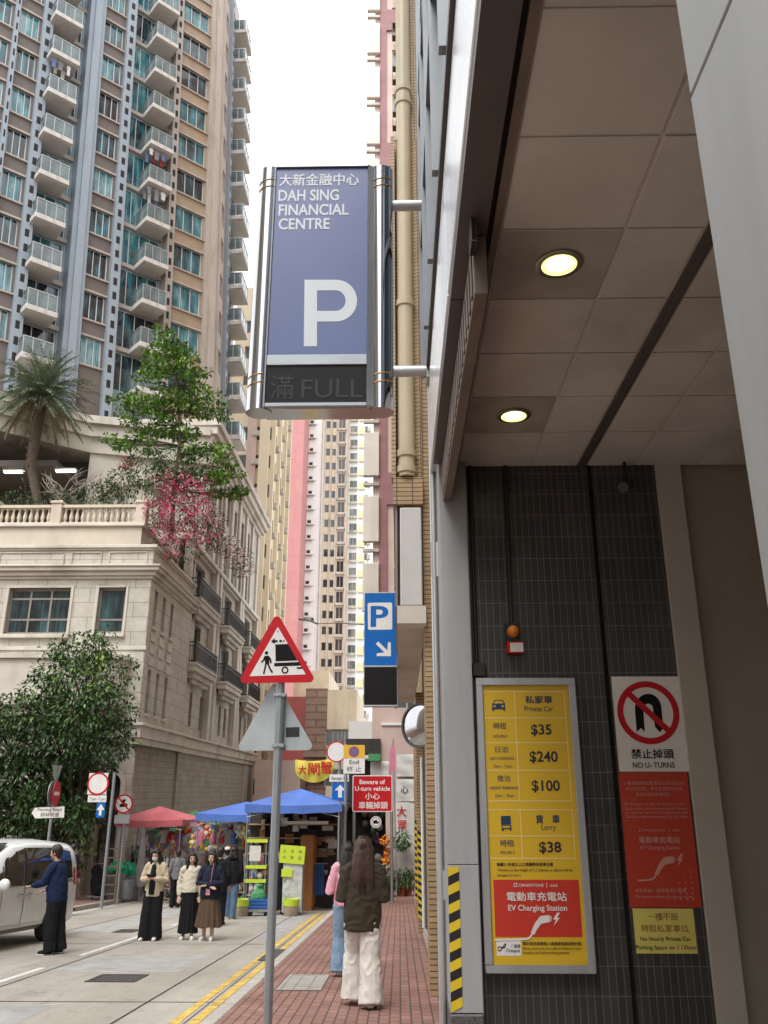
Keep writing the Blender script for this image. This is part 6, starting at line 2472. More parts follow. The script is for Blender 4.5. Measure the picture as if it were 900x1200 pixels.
shrub('terrace_shrub', 'dense green shrub at the foot of the tiered terrace tree', 'shrub', [(170, 548, 28), (205, 545, 28), (232, 552, 22), (145, 565, 22), (190, 566, 24), (222, 566, 20), (128, 572, 16)], 36.8, ['leaf_mid', 'leaf_mid', 'leaf_light', 'leaf_dark'], 0.17, 0.08, 700, 13.0)
shrub('terrace_shrub', 'low green hedge behind the stone balustrade under the palm', 'shrub', [(88, 583, 15), (110, 581, 16), (130, 581, 16), (70, 585, 14), (15, 586, 14), (30, 587, 12), (150, 582, 14), (52, 588, 10)], 36.2, ['leaf_dark', 'leaf_mid'], 0.16, 0.07, 700, 13.0)
o = thing('bare_shrub', 'leafless grey branches between the palm and the pink flowers', 'shrub', (PY(85, 590, 36.6).x, 36.6, 13.0))
b = MB()
for k in range(26):
    a = PY(r.uniform(60, 105), 590, 36.6)
    c = PY(a.x * 0 + r.uniform(35, 128), r.uniform(545, 578), 36.6 + r.uniform(-.4, .4))
    p_ = limb(b, a, c, 0.03, 0.008, r, bend=0.25)
    for _ in range(3):
        limb(b, p_[3], p_[5] + rv(r) * 0.5, 0.014, 0.005, r, n=4)
b.build('stem', 'bare_wood', o, world=True)
shrub('flower_clump', 'small pink flower clump under the tiered terrace tree', 'shrub', [(147, 543, 8), (155, 540, 7)], 36.3, ['bract_pink', 'bract_deep', 'leaf_mid'], 0.11, 0.08, 1100, 13.0)
shrub('flower_clump', 'tiny pink flower clump above the hedge near the balustrade', 'shrub', [(132, 568, 4), (145, 570, 4)], 36.0, ['bract_pink', 'bract_pale', 'leaf_mid'], 0.10, 0.08, 1100, 13.0)
shrub('doorway_plant', 'leafy green plant beside the stone pier behind the van', 'plant', [(90, 1004, 9), (84, 1010, 8), (97, 1010, 6)], 32.0, ['leaf_mid', 'leaf_light'], 0.28, 0.09, 260, gz(32))

# ---------------------------------------------------------------- parked van
mat('car_paint', (0.76, 0.79, 0.80), 0.25, 0.0, var=0.015, coat=0.5)
mat('car_glass', (0.012, 0.014, 0.015), 0.05, 0.0, var=0.2, spec=0.9)
mat('tail_red', (0.42, 0.02, 0.02), 0.2, var=0.1, coat=0.5)
mat('rim_metal', (0.45, 0.46, 0.47), 0.3, 0.8, var=0.1)
VY = R(-4)
VO = (-7.84, 16.48, gz(16.48, True))
van = thing('parked_van', 'white people carrier van parked at the kerb, rear end towards the tree', 'van', VO, VY)
van.rotation_euler = (-math.atan(SLOPE), 0, VY)
WM[van.name] = Matrix.Translation(VO) @ Matrix.Rotation(VY, 4, 'Z') @ Matrix.Rotation(-math.atan(SLOPE), 4, 'X')
VST = [(-2.45, 0.78, 0.80), (-2.32, 0.92, 0.86), (-2.0, 1.03, 0.90), (-1.55, 1.12, 0.92), (-1.3, 1.18, 0.92), (-0.95, 1.42, 0.925), (-0.6, 1.62, 0.925), (-0.2, 1.77, 0.925), (0.4, 1.835, 0.925), (1.1, 1.85, 0.925), (1.7, 1.825, 0.92), (2.1, 1.80, 0.915), (2.3, 1.76, 0.90), (2.42, 1.68, 0.88), (2.48, 1.30, 0.85)]


def vprof(top, hw):
    pr_ = [(0.55, 0.24), (0.80, 0.24), (0.97, 0.34), (1.0, 0.62), (0.992, 0.86), (0.975, 1.02)]
    pts = [(hw * a, z) for a, z in pr_]
    if top > 1.3:
        pts += [(hw * 0.925, 1.02 + (top - 1.02) * 0.5), (hw * 0.855, top - 0.14), (hw * 0.74, top - 0.035), (hw * 0.4, top - 0.005), (0, top)]
    else:
        pts = [(x, min(z, top - 0.06)) for x, z in pts]
        pts += [(hw * 0.93, top - 0.045), (hw * 0.85, top - 0.03), (hw * 0.74, top - 0.015), (hw * 0.4, top - 0.004), (0, top)]
    return pts


def vside(y, z):
    """half width of the body at (y, z)"""
    for (a, ta_, ha), (c, tc_, hc) in zip(VST[:-1], VST[1:]):
        if a <= y <= c:
            t = (y - a) / (c - a)
            out = []
            for tp, hw in ((ta_, ha), (tc_, hc)):
                p = vprof(tp, hw)
                x = p[0][0]
                for (x0, z0), (x1, z1) in zip(p[:-1], p[1:]):
                    if z0 <= z <= z1 and z1 > z0:
                        x = x0 + (x1 - x0) * (z - z0) / (z1 - z0)
                        break
                out.append(x)
            return out[0] * (1 - t) + out[1] * t
    return 0.9


b = MB()
rings = []
ys = []
for i in range(len(VST) - 1):
    for k in range(3):
        t = k / 3
        ys.append(tuple(VST[i][j] * (1 - t) + VST[i + 1][j] * t for j in range(3)))
ys.append(VST[-1])
vs, fs = [], []
N = 22
for y, tp, hw in ys:
    p = vprof(tp, hw)
    full = p + [(-x, z) for x, z in p[::-1][1:]]
    full = full[:21]
    vs += [(x, y, z) for x, z in full]
n = 21
for i in range(len(ys) - 1):
    for j in range(n):
        jj = (j + 1) % n
        fs.append((i * n + j, (i + 1) * n + j, (i + 1) * n + jj, i * n + jj))
fs += [tuple(range(n)), tuple((len(ys) - 1) * n + j for j in range(n - 1, -1, -1))]
b.add(vs, fs, 0, True)
b.build('body', 'car_paint', van)


def side_patch(b, poly, off, m=0, sub=6, sgn=1):
    """patch on the van flank: poly is four (y, z) corners: lower front, lower rear, upper rear, upper front"""
    vs, fs = [], []
    for i in range(sub + 1):
        for j in range(sub + 1):
            s, t = i / sub, j / sub
            y = (poly[0][0] * (1 - s) + poly[1][0] * s) * (1 - t) + (poly[3][0] * (1 - s) + poly[2][0] * s) * t
            z = (poly[0][1] * (1 - s) + poly[1][1] * s) * (1 - t) + (poly[3][1] * (1 - s) + poly[2][1] * s) * t
            vs.append((sgn * (vside(y, z) + off), y, z))
    for i in range(sub):
        for j in range(sub):
            a = i * (sub + 1) + j
            f = (a, a + sub + 1, a + sub + 2, a + 1)
            fs.append(f if sgn > 0 else f[::-1])
    b.add(vs, fs, m, True)


for sg in (1, -1):
    for poly in ([(-1.1, 1.06), (-0.72, 1.06), (-0.62, 1.45), (-0.78, 1.34)], [(-0.64, 1.05), (0.02, 1.04), (0.05, 1.66), (-0.40, 1.58)], [(0.16, 1.04), (1.20, 1.04), (1.20, 1.69), (0.16, 1.68)], [(1.32, 1.05), (2.14, 1.12), (2.02, 1.62), (1.32, 1.69)]):
        b = MB()
        side_patch(b, poly, 0.016, 0, 14, sg)
        b.build('window', 'car_glass', van)
b = MB()
for poly in ([(-0.71, 1.05), (-0.655, 1.05), (-0.415, 1.58), (-0.60, 1.46)],):
    side_patch(b, poly, 0.018, 0, 14)
for y0, y1 in ((0.06, 0.15),):
    side_patch(b, [(y0, 1.04), (y1, 1.04), (y1, 1.68), (y0, 1.67)], 0.014, 0, 14)
b.build('window_pillar', 'black_plastic', van)
b = MB()
for poly in ([(-0.72, 0.30), (-0.705, 0.30), (-0.705, 1.03), (-0.72, 1.03)], [(0.095, 0.30), (0.11, 0.30), (0.11, 1.04), (0.095, 1.04)], [(1.255, 0.36), (1.27, 0.36), (1.27, 1.68), (1.255, 1.68)], [(0.11, 0.985), (2.2, 1.04), (2.2, 1.052), (0.11, 0.997)], [(-0.72, 0.30), (1.26, 0.30), (1.26, 0.312), (-0.72, 0.312)]):
    side_patch(b, poly, 0.005, 0, 14)
b.build('door_seam', 'dark_gap', van)
b = MB()
side_patch(b, [(-1.0, 0.36), (1.05, 0.36), (1.05, 0.39), (-1.0, 0.39)], 0.012)
side_patch(b, [(-0.7, 1.015), (2.15, 1.065), (2.15, 1.085), (-0.7, 1.035)], 0.008)
b.build('chrome_strip', 'chrome', van)
b = MB()
for y in (-0.06, 0.27):
    x = vside(y, 0.88)
    b.box(x - 0.005, x + 0.035, y - 0.11, y + 0.11, 0.865, 0.90)
b.build('door_handle', 'chrome', van, bevel=0.01, seg=2)
b = MB()
b.ball((1.06, -0.95, 1.08), (0.10, 0.07, 0.10), 14, 10)
b.tube([(0.9, -0.92, 1.03), (1.02, -0.94, 1.05)], 0.03, 8)
b.build('wing_mirror', 'car_paint', van)
b = MB()
side_patch(b, [(2.22, 0.98), (2.41, 0.98), (2.36, 1.32), (2.20, 1.30)], 0.008)
b.box(0.55, 0.84, 2.44, 2.49, 0.98, 1.25)
b.build('tail_lamp', 'tail_red', van)
b = MB()
for s in (-1, 1):
    side_patch(b, [(-2.3, 0.62), (-2.1, 0.66), (-1.95, 0.86), (-2.25, 0.80)], 0.01, 0, 4, s)
b.build('headlight', 'white_paint', van)
b = MB()
vsr = []
for i in range(7):
    z = 1.06 + i * 0.08
    yy = 2.475 - max(0, (z - 1.30)) * 0.2
    vsr.append((z, yy))
for (z0, y0), (z1, y1) in zip(vsr[:-1], vsr[1:]):
    b.quad((0.68, y0, z0), (-0.68, y0, z0), (-0.68, y1, z1), (0.68, y1, z1))
b.build('rear_window', 'car_glass', van)
b = MB()
f0, f1 = (-1.24, 1.235), (-0.30, 1.752)
for i in range(6):
    t0, t1 = i / 6, (i + 1) / 6
    g = lambda t: (f0[0] + (f1[0] - f0[0]) * t, f0[1] + (f1[1] - f0[1]) * t + 0.03 * math.sin(math.pi * t) + 0.012)
    (ya, za), (yb, zb2) = g(t0), g(t1)
    b.quad((-0.72 + 0.06 * t0, ya, za), (0.72 - 0.06 * t0, ya, za), (0.72 - 0.06 * t1, yb, zb2), (-0.72 + 0.06 * t1, yb, zb2))
b.build('windscreen', 'car_glass', van)
for y in (-1.5, 1.42):
    for s in (-1, 1):
        b = MB()
        b.lathe([(0.20, -0.10), (0.30, -0.11), (0.325, -0.08), (0.325, 0.08), (0.30, 0.11), (0.20, 0.10)], n=28)
        b.v = [(s * 0.815 + z, y + xx, 0.325 + yy) for xx, yy, z in b.v]
        wl2 = b.build('wheel', 'rubber', van)
        b = MB()
        b.lathe([(0.20, -0.06), (0.205, 0.085), (0.18, 0.09), (0.05, 0.10), (0.0, 0.10)], n=28)
        for k in range(10):
            a = 2 * math.pi * k / 10
            b.tube([(0.04 * math.cos(a), 0.04 * math.sin(a), 0.105), (0.19 * math.cos(a), 0.19 * math.sin(a), 0.10)], [0.018, 0.024], 6)
        b.v = [(s * (0.815 + z), y + xx, 0.325 + yy) for xx, yy, z in b.v]
        b.build('rim', 'rim_metal', wl2)
        b = MB()
        n = 20
        pts = [(0.40 * math.cos(R(180) * k / n), 0.40 * math.sin(R(180) * k / n)) for k in range(n + 1)]
        hx = 0.926
        b.add([(s * hx, y + a, 0.30 + c) for a, c in pts] + [(s * 0.80, y + a, 0.30 + c) for a, c in pts], [tuple(range(n + 1))] + [(i, i + 1, n + 2 + i, n + 1 + i) for i in range(n)])
        b.build('wheel_arch', 'dark_gap', van)

# ---------------------------------------------------------------- people
mat('skin', (0.50, 0.31, 0.22), 0.5, var=0.08, vscale=8)
mat('lips', (0.33, 0.11, 0.09), 0.5, var=0)
mat('hair_black', (0.012, 0.010, 0.010), 0.38, var=0.3, vscale=4, stretch=(30, 30, 2), bump=0.4, bscale=6)
mat('hair_brown', (0.055, 0.026, 0.018), 0.38, var=0.35, vscale=4, stretch=(30, 30, 2), bump=0.4, bscale=6)


def cloth(name, c, rough=0.85, var=0.14):
    mat(name, c, rough, var=var, vscale=5, bump=0.12, bscale=140, spec=0.2)


for nm, c in (('olive_cloth', (0.050, 0.040, 0.027)), ('white_cloth', (0.66, 0.63, 0.59)), ('pink_cloth', (0.66, 0.33, 0.41)), ('jeans', (0.10, 0.16, 0.25)), ('light_jeans', (0.20, 0.29, 0.40)), ('navy_cloth', (0.012, 0.022, 0.065)),
              ('black_cloth', (0.012, 0.012, 0.014)), ('beige_cloth', (0.52, 0.44, 0.32)), ('cream_cloth', (0.62, 0.56, 0.46)), ('dark_navy', (0.016, 0.019, 0.036)), ('brown_cloth', (0.105, 0.068, 0.045)), ('brown_coat', (0.06, 0.035, 0.025)),
              ('teal_cloth', (0.05, 0.25, 0.26)), ('grey_cloth', (0.16, 0.16, 0.17)), ('moss_cloth', (0.22, 0.22, 0.06)), ('mask_cloth', (0.55, 0.62, 0.64)), ('red_cloth', (0.4, 0.03, 0.03))):
    cloth(nm, c)


def folds(amp, sc=(9, 9, 5), seed=0, pleat=0):
    def f(me):
        n = len(me.vertices)
        ns = [tuple(q.vector) for q in me.vertex_normals]
        out = []
        for v, nn in zip(me.vertices, ns):
            p = v.co
            q = Vector((p.x * sc[0] + seed, p.y * sc[1], p.z * sc[2]))
            w1 = noise.noise(q * 0.7 + Vector((3, seed, 1)))
            ridge = 1 - 2.2 * abs(noise.noise(q + Vector((0, 0, 2.5 * w1))))
            a = (0.75 * ridge + 0.45 * noise.noise(q * 2.1)) * amp
            out += [p.x + nn[0] * a, p.y + nn[1] * a, p.z + nn[2] * a]
        me.vertices.foreach_set('co', out)
        me.update()
    return f


def person(label, loc, rot, H, hair, jacket=None, trousers=None, skirt=None, arms='down', shoe='black_cloth', sole=None, top=None, feet=((0.09, -0.02), (-0.09, 0.02)), lean=0.0, head_yaw=0, head_pitch=0,
           hair_len=1.2, mask=False, hem=0.84, jw=1.0, vox=0.008, leg=(0.115, 0.095, 0.085), leghem=0.05, wrists=None, elbows=None, hat=None, heel=0.0, bag=None, sleeve=0.053, fold=0.012):
    """a standing or walking figure, facing -y before rotation; built 1.70 m tall, then scaled"""
    k = H / 1.70
    S = {}
    lx = lean
    sh = {1: Vector((0.165, lx * -1, 1.385)), -1: Vector((-0.165, lx * -1, 1.385))}
    el = {1: Vector((0.235, 0.03, 1.10)), -1: Vector((-0.235, 0.03, 1.10))}
    wr = {1: Vector((0.225, -0.08, 0.86)), -1: Vector((-0.225, -0.08, 0.86))}
    if arms == 'phone':
        el = {1: Vector((0.25, -0.02, 1.12)), -1: Vector((-0.25, -0.02, 1.12))}
        wr = {1: Vector((0.075, -0.26, 1.16)), -1: Vector((-0.075, -0.25, 1.15))}
    elif arms == 'crossed':
        el = {1: Vector((0.255, -0.03, 1.10)), -1: Vector((-0.255, -0.03, 1.10))}
        wr = {1: Vector((-0.04, -0.25, 1.07)), -1: Vector((0.06, -0.22, 1.04))}
    if elbows:
        el = {1: Vector(elbows[0]), -1: Vector(elbows[1])}
    if wrists:
        wr = {1: Vector(wrists[0]), -1: Vector(wrists[1])}
    b = MB()
    lean_p = lambda z: -lx * max(0, (z - 0.9) / 0.5)
    b.tube([(0, 0, 0.84), (0, 0, 0.93), (0, lean_p(1.07), 1.07), (0, lean_p(1.2), 1.2), (0, lean_p(1.33), 1.33), (0, lean_p(1.42), 1.42)], [(.13, .10), (.155, .115), (.13, .095), (.14, .10), (.165, .10), (.075, .06)], 16)
    HC = Vector((0, lean_p(1.5) - 0.015 - 0.02 * bool(head_pitch), 1.52))
    b.tube([(0, lean_p(1.4), 1.36), (0, lean_p(1.45), 1.44), tuple(HC + Vector((0, 0, 0.03)))], [0.055, 0.05, 0.05], 12)
    HM = Matrix.Translation(HC) @ Matrix.Rotation(R(head_yaw), 4, 'Z') @ Matrix.Rotation(R(head_pitch), 4, 'X')
    b.X = HM
    b.ball((0, 0.005, 0.085), (0.074, 0.092, 0.108), 18, 12)
    b.ball((0, -0.030, 0.022), (0.052, 0.058, 0.052), 14, 10)
    b.ball((0, -0.062, -0.012), (0.022, 0.022, 0.020), 10, 6)
    b.tube([(0, -0.084, 0.088), (0, -0.100, 0.055), (0, -0.092, 0.042)], [0.011, 0.016, 0.012], 8)
    for s in (-1, 1):
        b.ball((s * 0.076, 0.012, 0.068), (0.012, 0.022, 0.032), 8, 6)
        b.ball((s * 0.030, -0.074, 0.098), (0.026, 0.014, 0.012), 8, 6)
        b.ball((s * 0.040, -0.058, 0.045), (0.026, 0.024, 0.026), 8, 6)
    b.X = Matrix.Identity(4)
    hands = {}
    for s in (1, -1):
        b.tube([sh[s] + Vector((-s * .06, 0, 0)), sh[s], (sh[s] + el[s]) / 2, el[s], (el[s] + wr[s]) / 2, wr[s]], [.05, .054, .046, .037, .036, .026], 10)
        d = (wr[s] - el[s]).normalized()
        side = Vector((s, 0, 0))
        nrm = side.cross(d)
        nrm = nrm.normalized() if nrm.length > .2 else Vector((0, 1, 0))
        side = d.cross(nrm).normalized()
        pc = wr[s] + d * 0.085
        b.tube([wr[s], wr[s] + d * 0.03, wr[s] + d * 0.065, pc], [(.022, .017), (.034, .017), (.040, .016), (.038, .014)], 10, ref=side)
        for i, (o_, L) in enumerate(((-0.030, .070), (-0.010, .080), (.010, .075), (.030, .058))):
            p0 = pc + side * o_ - d * 0.012
            curl = nrm * -0.35
            p1 = p0 + (d + side * o_ * 2).normalized() * L * 0.5
            p2 = p1 + (d + curl).normalized() * L * 0.35
            p3 = p2 + (d + curl * 2.2).normalized() * L * 0.28
            b.tube([p0, p1, p2, p3], [.0095, .009, .0085, .007], 7)
        ts = -1 if s > 0 else 1
        t0 = wr[s] + d * 0.025 + side * (-0.026)
        b.tube([t0, t0 + d * 0.03 - side * 0.022, t0 + d * 0.062 - side * 0.030 - nrm * 0.01], [.012, .0105, .008], 7)
        hands[s] = pc
    for i, s in enumerate((1, -1)):
        fx, fy = feet[i]
        hp = Vector((s * 0.085, 0, 0.88))
        an = Vector((fx, fy, 0.085 + (heel if i == 0 else 0)))
        kn = (hp + an) / 2 + Vector((0, -0.03 - 0.05 * bool(heel and i == 0), 0.02))
        b.tube([hp, (hp + kn) / 2, kn, (kn + an) / 2, an, an - Vector((0, 0, 0.03))], [.082, .07, .052, .05, .036, .036], 12)
        S[s] = (hp, kn, an)
        toe = an + Vector((s * 0.02, -0.13, -0.055 - (heel if i == 0 else 0)))
        b.tube([an + Vector((0, 0.02, -0.03)), toe], [.035, .026], 8)
    body = b.build('person', 'skin', None, loc=loc, rz=rot, remesh=vox, smooth_it=2)
    body.scale = (k, k, k)
    tag(body, label, 'person')

    def part(mb, name, m, voxel=0.0, post=None, sm=2):
        return mb.build(name, m, body, remesh=voxel, smooth_it=sm, post=post)
    # eyes, mouth
    e = MB()
    e.X = HM
    for s in (-1, 1):
        e.ball((s * 0.031, -0.081, 0.080), (0.013, 0.008, 0.0065), 8, 5, 0)
        e.tube([(s * 0.016, -0.087, 0.104), (s * 0.032, -0.084, 0.108), (s * 0.048, -0.072, 0.103)], 0.0035, 5, 0)
    part(e, 'eyes', 'hair_black')
    if not mask:
        e = MB()
        e.X = HM
        e.tube([(-0.022, -0.083, 0.014), (0, -0.092, 0.016), (0.022, -0.083, 0.014)], [0.004, 0.007, 0.004], 6)
        part(e, 'mouth', 'lips')
    else:
        e = MB()
        e.X = HM
        e.ball((0, -0.045, 0.022), (0.062, 0.066, 0.060), 14, 10)
        part(e, 'face_mask', 'mask_cloth')
    # hair
    h = MB()
    h.X = HM
    h.ball((0, 0.024, 0.105), (0.088, 0.095, 0.108), 18, 12)
    h.ball((0, 0.005, 0.150), (0.074, 0.085, 0.062), 14, 8)
    if hair_len < 1.48:
        for s in (-1, 1):
            h.tube([(s * 0.06, -0.035, 0.165), (s * 0.086, -0.025, 0.10), (s * 0.092, 0.0, 0.0), (s * 0.092, -0.01, -0.10), (s * 0.095, -0.02, max(hair_len - 1.52, -0.3) + 0.06)], [(.02, .03), (.020, .04), (.026, .05), (.03, .05), (.02, .03)], 10)
        h.tube([(0, 0.06, 0.14), (0, 0.085, 0.03), (0, 0.10, -0.08), (0, 0.115, (hair_len - 1.52) * 0.6), (0, 0.12, hair_len - 1.52)], [(.07, .05), (.098, .055), (.120, .055), (.130, .048), (.108, .025)], 16, ref=(1, 0, 0))
    else:
        h.tube([(0, 0.05, 0.12), (0, 0.065, 0.03), (0, 0.05, -0.02)], [(.07, .04), (.07, .04), (.05, .025)], 14, ref=(1, 0, 0))
        for s in (-1, 1):
            h.tube([(s * 0.068, -0.015, 0.14), (s * 0.077, -0.012, 0.075)], [0.02, 0.012], 8)
    part(h, 'hair', hair, 0.009, folds(0.006, (28, 28, 5), loc[0]), 2)
    if hair_len < 1.48:                       # loose strands over the smooth mass of hair
        h = MB()
        h.X = HM
        rh = random.Random(int(abs(loc[0]) * 1000))
        end = hair_len - 1.52
        for _ in range(170):
            a = rh.uniform(-0.15, math.pi + 0.15)
            cx_, cy_ = math.cos(a), math.sin(a)
            jit = rh.uniform(0.97, 1.05)
            e_ = end * rh.uniform(0.72, 1.10) if cy_ > 0.3 else (end + 0.05) * rh.uniform(0.6, 1.0)
            pts = [(0.05 * cx_, 0.02 + 0.05 * cy_, 0.212), (0.090 * cx_ * jit, 0.024 + 0.097 * cy_ * jit, 0.11), (0.104 * cx_ * jit, 0.03 + 0.105 * cy_ * jit, 0.0),
                   (0.126 * cx_ * jit + rh.uniform(-.01, .01), 0.03 + 0.128 * max(cy_, -0.2) * jit, e_ * 0.55), (0.118 * cx_ * jit + rh.uniform(-.022, .022), 0.035 + 0.13 * max(cy_, -0.2) * jit + rh.uniform(-.01, .015), e_)]
            h.tube(pts, [0.003, 0.0045, 0.0045, 0.0038, 0.0012], 4)
        part(h, 'hair_strands', hair)
    if hat:
        h = MB()
        h.X = HM
        h.ball((0, 0.01, 0.15), (0.098, 0.112, 0.075), 16, 10)
        h.tube([(0, -0.09, 0.145), (0, -0.17, 0.135)], [(.08, .012), (.06, .008)], 12, ref=(1, 0, 0))
        part(h, 'cap', hat)
    # shoes
    for i, s in enumerate((1, -1)):
        an = S[s][2]
        lift = heel if i == 0 else 0
        sb_ = MB()
        toe = Vector((an.x + s * 0.025, an.y - 0.16, 0.038))
        hl = Vector((an.x, an.y + 0.05, 0.045 + lift))
        sb_.tube([hl, Vector((an.x, an.y, 0.055 + lift * 0.8)), Vector((an.x + s * .012, an.y - 0.07, 0.047 + lift * 0.3)), toe, toe + Vector((0, -0.035, -0.006))], [(.034, .040), (.040, .050), (.044, .042), (.042, .032), (.022, .02)], 12, ref=(1, 0, 0))
        so = part(sb_, 'shoe', shoe, 0.008, None, 1)
        if sole:
            q = MB()
            q.tube([hl + Vector((0, 0.012, -0.032)), Vector((an.x, an.y, 0.012 + lift * 0.8)), Vector((an.x + s * .012, an.y - 0.07, 0.012 + lift * 0.3)), toe + Vector((0, 0, -0.024)), toe + Vector((0, -0.04, -0.022))], [(.036, .014), (.043, .014), (.047, .014), (.045, .014), (.026, .012)], 12, ref=(1, 0, 0))
            q.build('sole', sole, so)
    # legs
    if trousers:
        t = MB()
        t.tube([(0, lean_p(1.04), 1.04), (0, 0, 0.95), (0, 0, 0.86), (0, 0, 0.80)], [(.15, .112), (.162, .122), (.158, .12), (.10, .10)], 18, ref=(1, 0, 0))
        for s in (1, -1):
            hp, kn, an = S[s]
            bt = Vector((an.x, an.y + 0.01, leghem))
            t.tube([hp + Vector((0, 0, 0.03)), hp.lerp(kn, .5), kn, kn.lerp(an, .5), an.lerp(bt, .5), bt], [leg[0], (leg[0] + leg[1]) / 2, leg[1], (leg[1] + leg[2]) / 2, leg[2], leg[2] * 1.03], 16)
        part(t, 'trousers', trousers, 0.010, folds(fold * 0.9, (9, 9, 5), loc[0] * 3), 2)
    if skirt:
        m, z0, rx = skirt
        t = MB()
        n, rows = 96, 14
        vs, fs = [], []
        for i in range(rows + 1):
            q = i / rows
            z = 1.02 + (z0 - 1.02) * q
            bx_, by_ = 0.15 + (rx - 0.15) * q ** 0.8, 0.115 + (rx * 0.8 - 0.115) * q ** 0.8
            for j in range(n):
                a = 2 * math.pi * j / n
                w_ = 1 + 0.085 * q * math.cos(13 * a + 0.6 * math.sin(3 * a)) + 0.03 * q * math.sin(5 * a + loc[0])
                vs.append((bx_ * w_ * math.cos(a), by_ * w_ * math.sin(a) + 0.0, z + 0.012 * q * math.sin(4 * a)))
        for i in range(rows):
            for j in range(n):
                jj = (j + 1) % n
                fs.append((i * n + j, (i + 1) * n + j, (i + 1) * n + jj, i * n + jj))
        fs += [tuple(range(n)), tuple(rows * n + j for j in range(n - 1, -1, -1))]
        t.add(vs, fs, 0, True)
        part(t, 'skirt', m)
    if top:
        t = MB()
        t.tube([(0, -0.02, hem + 0.04), (0, -0.03 + lean_p(1.1), 1.1), (0, -0.03 + lean_p(1.25), 1.25), (0, -0.012 + lean_p(1.36), 1.36), (0, lean_p(1.42), 1.415)], [(.10, .160 * jw), (.085, .158 * jw), (.08, .152 * jw), (.075, .128 * jw), (.065, .075)], 16, ref=(1, 0, 0))
        part(t, 'top', top, 0.01, folds(0.004, (9, 9, 5), 5))
    if jacket:
        j = MB()
        j.tube([(0, 0.0, hem), (0, lean_p(1.0), (hem + 1.1) / 2), (0, lean_p(1.12), 1.12), (0, lean_p(1.26), 1.26), (0, lean_p(1.36), 1.36), (0, lean_p(1.42), 1.42), (0, lean_p(1.45), 1.455)],
               [(.185 * jw, .145 * jw), (.19 * jw, .145 * jw), (.178 * jw, .135 * jw), (.172 * jw, .128 * jw), (.155 * jw, .112 * jw), (.095, .082), (.066, .066)], 20, ref=(1, 0, 0))
        for s in (1, -1):
            j.ball(sh[s] + Vector((-s * 0.02, 0, 0.0)), (.075, .075, .068), 12, 8)
            w_ = wr[s] + (el[s] - wr[s]).normalized() * 0.01
            j.tube([sh[s] + Vector((-s * .05, 0, 0)), sh[s] + Vector((s * .01, 0, -.02)), sh[s].lerp(el[s], .5), el[s], el[s].lerp(w_, .5), w_], [.06, sleeve * 1.28 * jw, sleeve * 1.18 * jw, sleeve * 1.1 * jw, sleeve * jw, sleeve * 0.72], 14)
        part(j, 'jacket', jacket, 0.010, folds(fold, (6.5, 6.5, 7.5), loc[1] * 2), 2)
    if bag:
        q = MB()
        q.ball((0, 0.19, 1.2), (.14, .09, .2), 14, 10)
        part(q, 'backpack', bag)
    return body, hands, k


def at(u, v, road=True, Y=None):
    if Y is None:
        g = G(u, v, road)
        return (g.x, g.y, gz(g.y, road))
    p = PY(u, v, Y)
    return (p.x, Y, gz(Y, road))


def phone(pbody, p, rot, label, k, m='black_plastic', tilt=40):
    b = MB()
    b.box(-0.037, 0.037, -0.004, 0.004, -0.075, 0.075)
    o = b.build('phone', m, None, loc=(0, 0, 0), bevel=0.004)
    Mw = Matrix.Translation(pbody.location) @ Matrix.Rotation(pbody.rotation_euler.z, 4, 'Z')
    o.location = Mw @ (Vector(p) * k)
    o.rotation_euler = (R(tilt), 0, pbody.rotation_euler.z)
    return tag(o, label, 'phone')


person('woman seen from behind in an olive overshirt and wide white trousers, long brown hair', (-0.40, 9.8, gz(9.8)), R(180), 1.63, 'hair_brown', 'olive_cloth', 'white_cloth', arms='phone', elbows=((0.235, 0.02, 1.09), (-0.235, 0.03, 1.09)), wrists=((0.12, -0.24, 1.10), (-0.12, -0.22, 1.14)),
       feet=((0.105, -0.16), (-0.10, 0.12)), heel=0.06, shoe='white_cloth', sole='rubber', hair_len=1.14, hem=0.76, jw=1.09, leg=(0.115, 0.110, 0.128), leghem=0.05, sleeve=0.060, fold=0.016)
person('woman in a pink top and blue jeans walking beyond the olive overshirt', (PY(407, 1100, 12.0).x, 12.0, gz(12.0)), R(184), 1.60, 'hair_black', 'pink_cloth', 'light_jeans', arms='phone', elbows=((0.26, 0.04, 1.08), (-0.25, 0.03, 1.08)), feet=((0.10, -0.10), (-0.07, 0.12)), shoe='white_cloth', hair_len=1.2, jw=1.02, hem=0.90, leg=(0.115, 0.105, 0.13), leghem=0.05)
pm, hm, km = person('man in a navy jacket and black trousers reaching for the van door', (PY(64, 1080, 15.6).x, 15.6, gz(15.6, True)), R(-98), 1.70, 'hair_black', 'navy_cloth', 'black_cloth', elbows=((0.23, -0.16, 1.13), (-0.24, -0.06, 1.10)), wrists=((0.14, -0.41, 1.07), (-0.08, -0.29, 0.98)),
                    feet=((0.10, 0.02), (-0.10, 0.10)), shoe='black_cloth', sole='white_cloth', hair_len=1.6, lean=0.06, hem=0.82, jw=1.10, leg=(0.12, 0.105, 0.10), head_pitch=8)
pw, hw_, kw = person('woman in a beige jacket and black trousers with a face mask, reading her phone', at(176, 1102), R(-6), 1.66, 'hair_black', 'beige_cloth', 'black_cloth', arms='phone', top='black_cloth', feet=((0.10, 0.0), (-0.11, -0.06)), shoe='white_cloth', hair_len=1.18, mask=True, head_pitch=16, hem=0.82, leg=(0.115, 0.105, 0.125), leghem=0.03, jw=1.02)
phone(pw, (0.0, -0.345, 1.20), 0, 'dark phone held in both hands by the masked woman', kw)
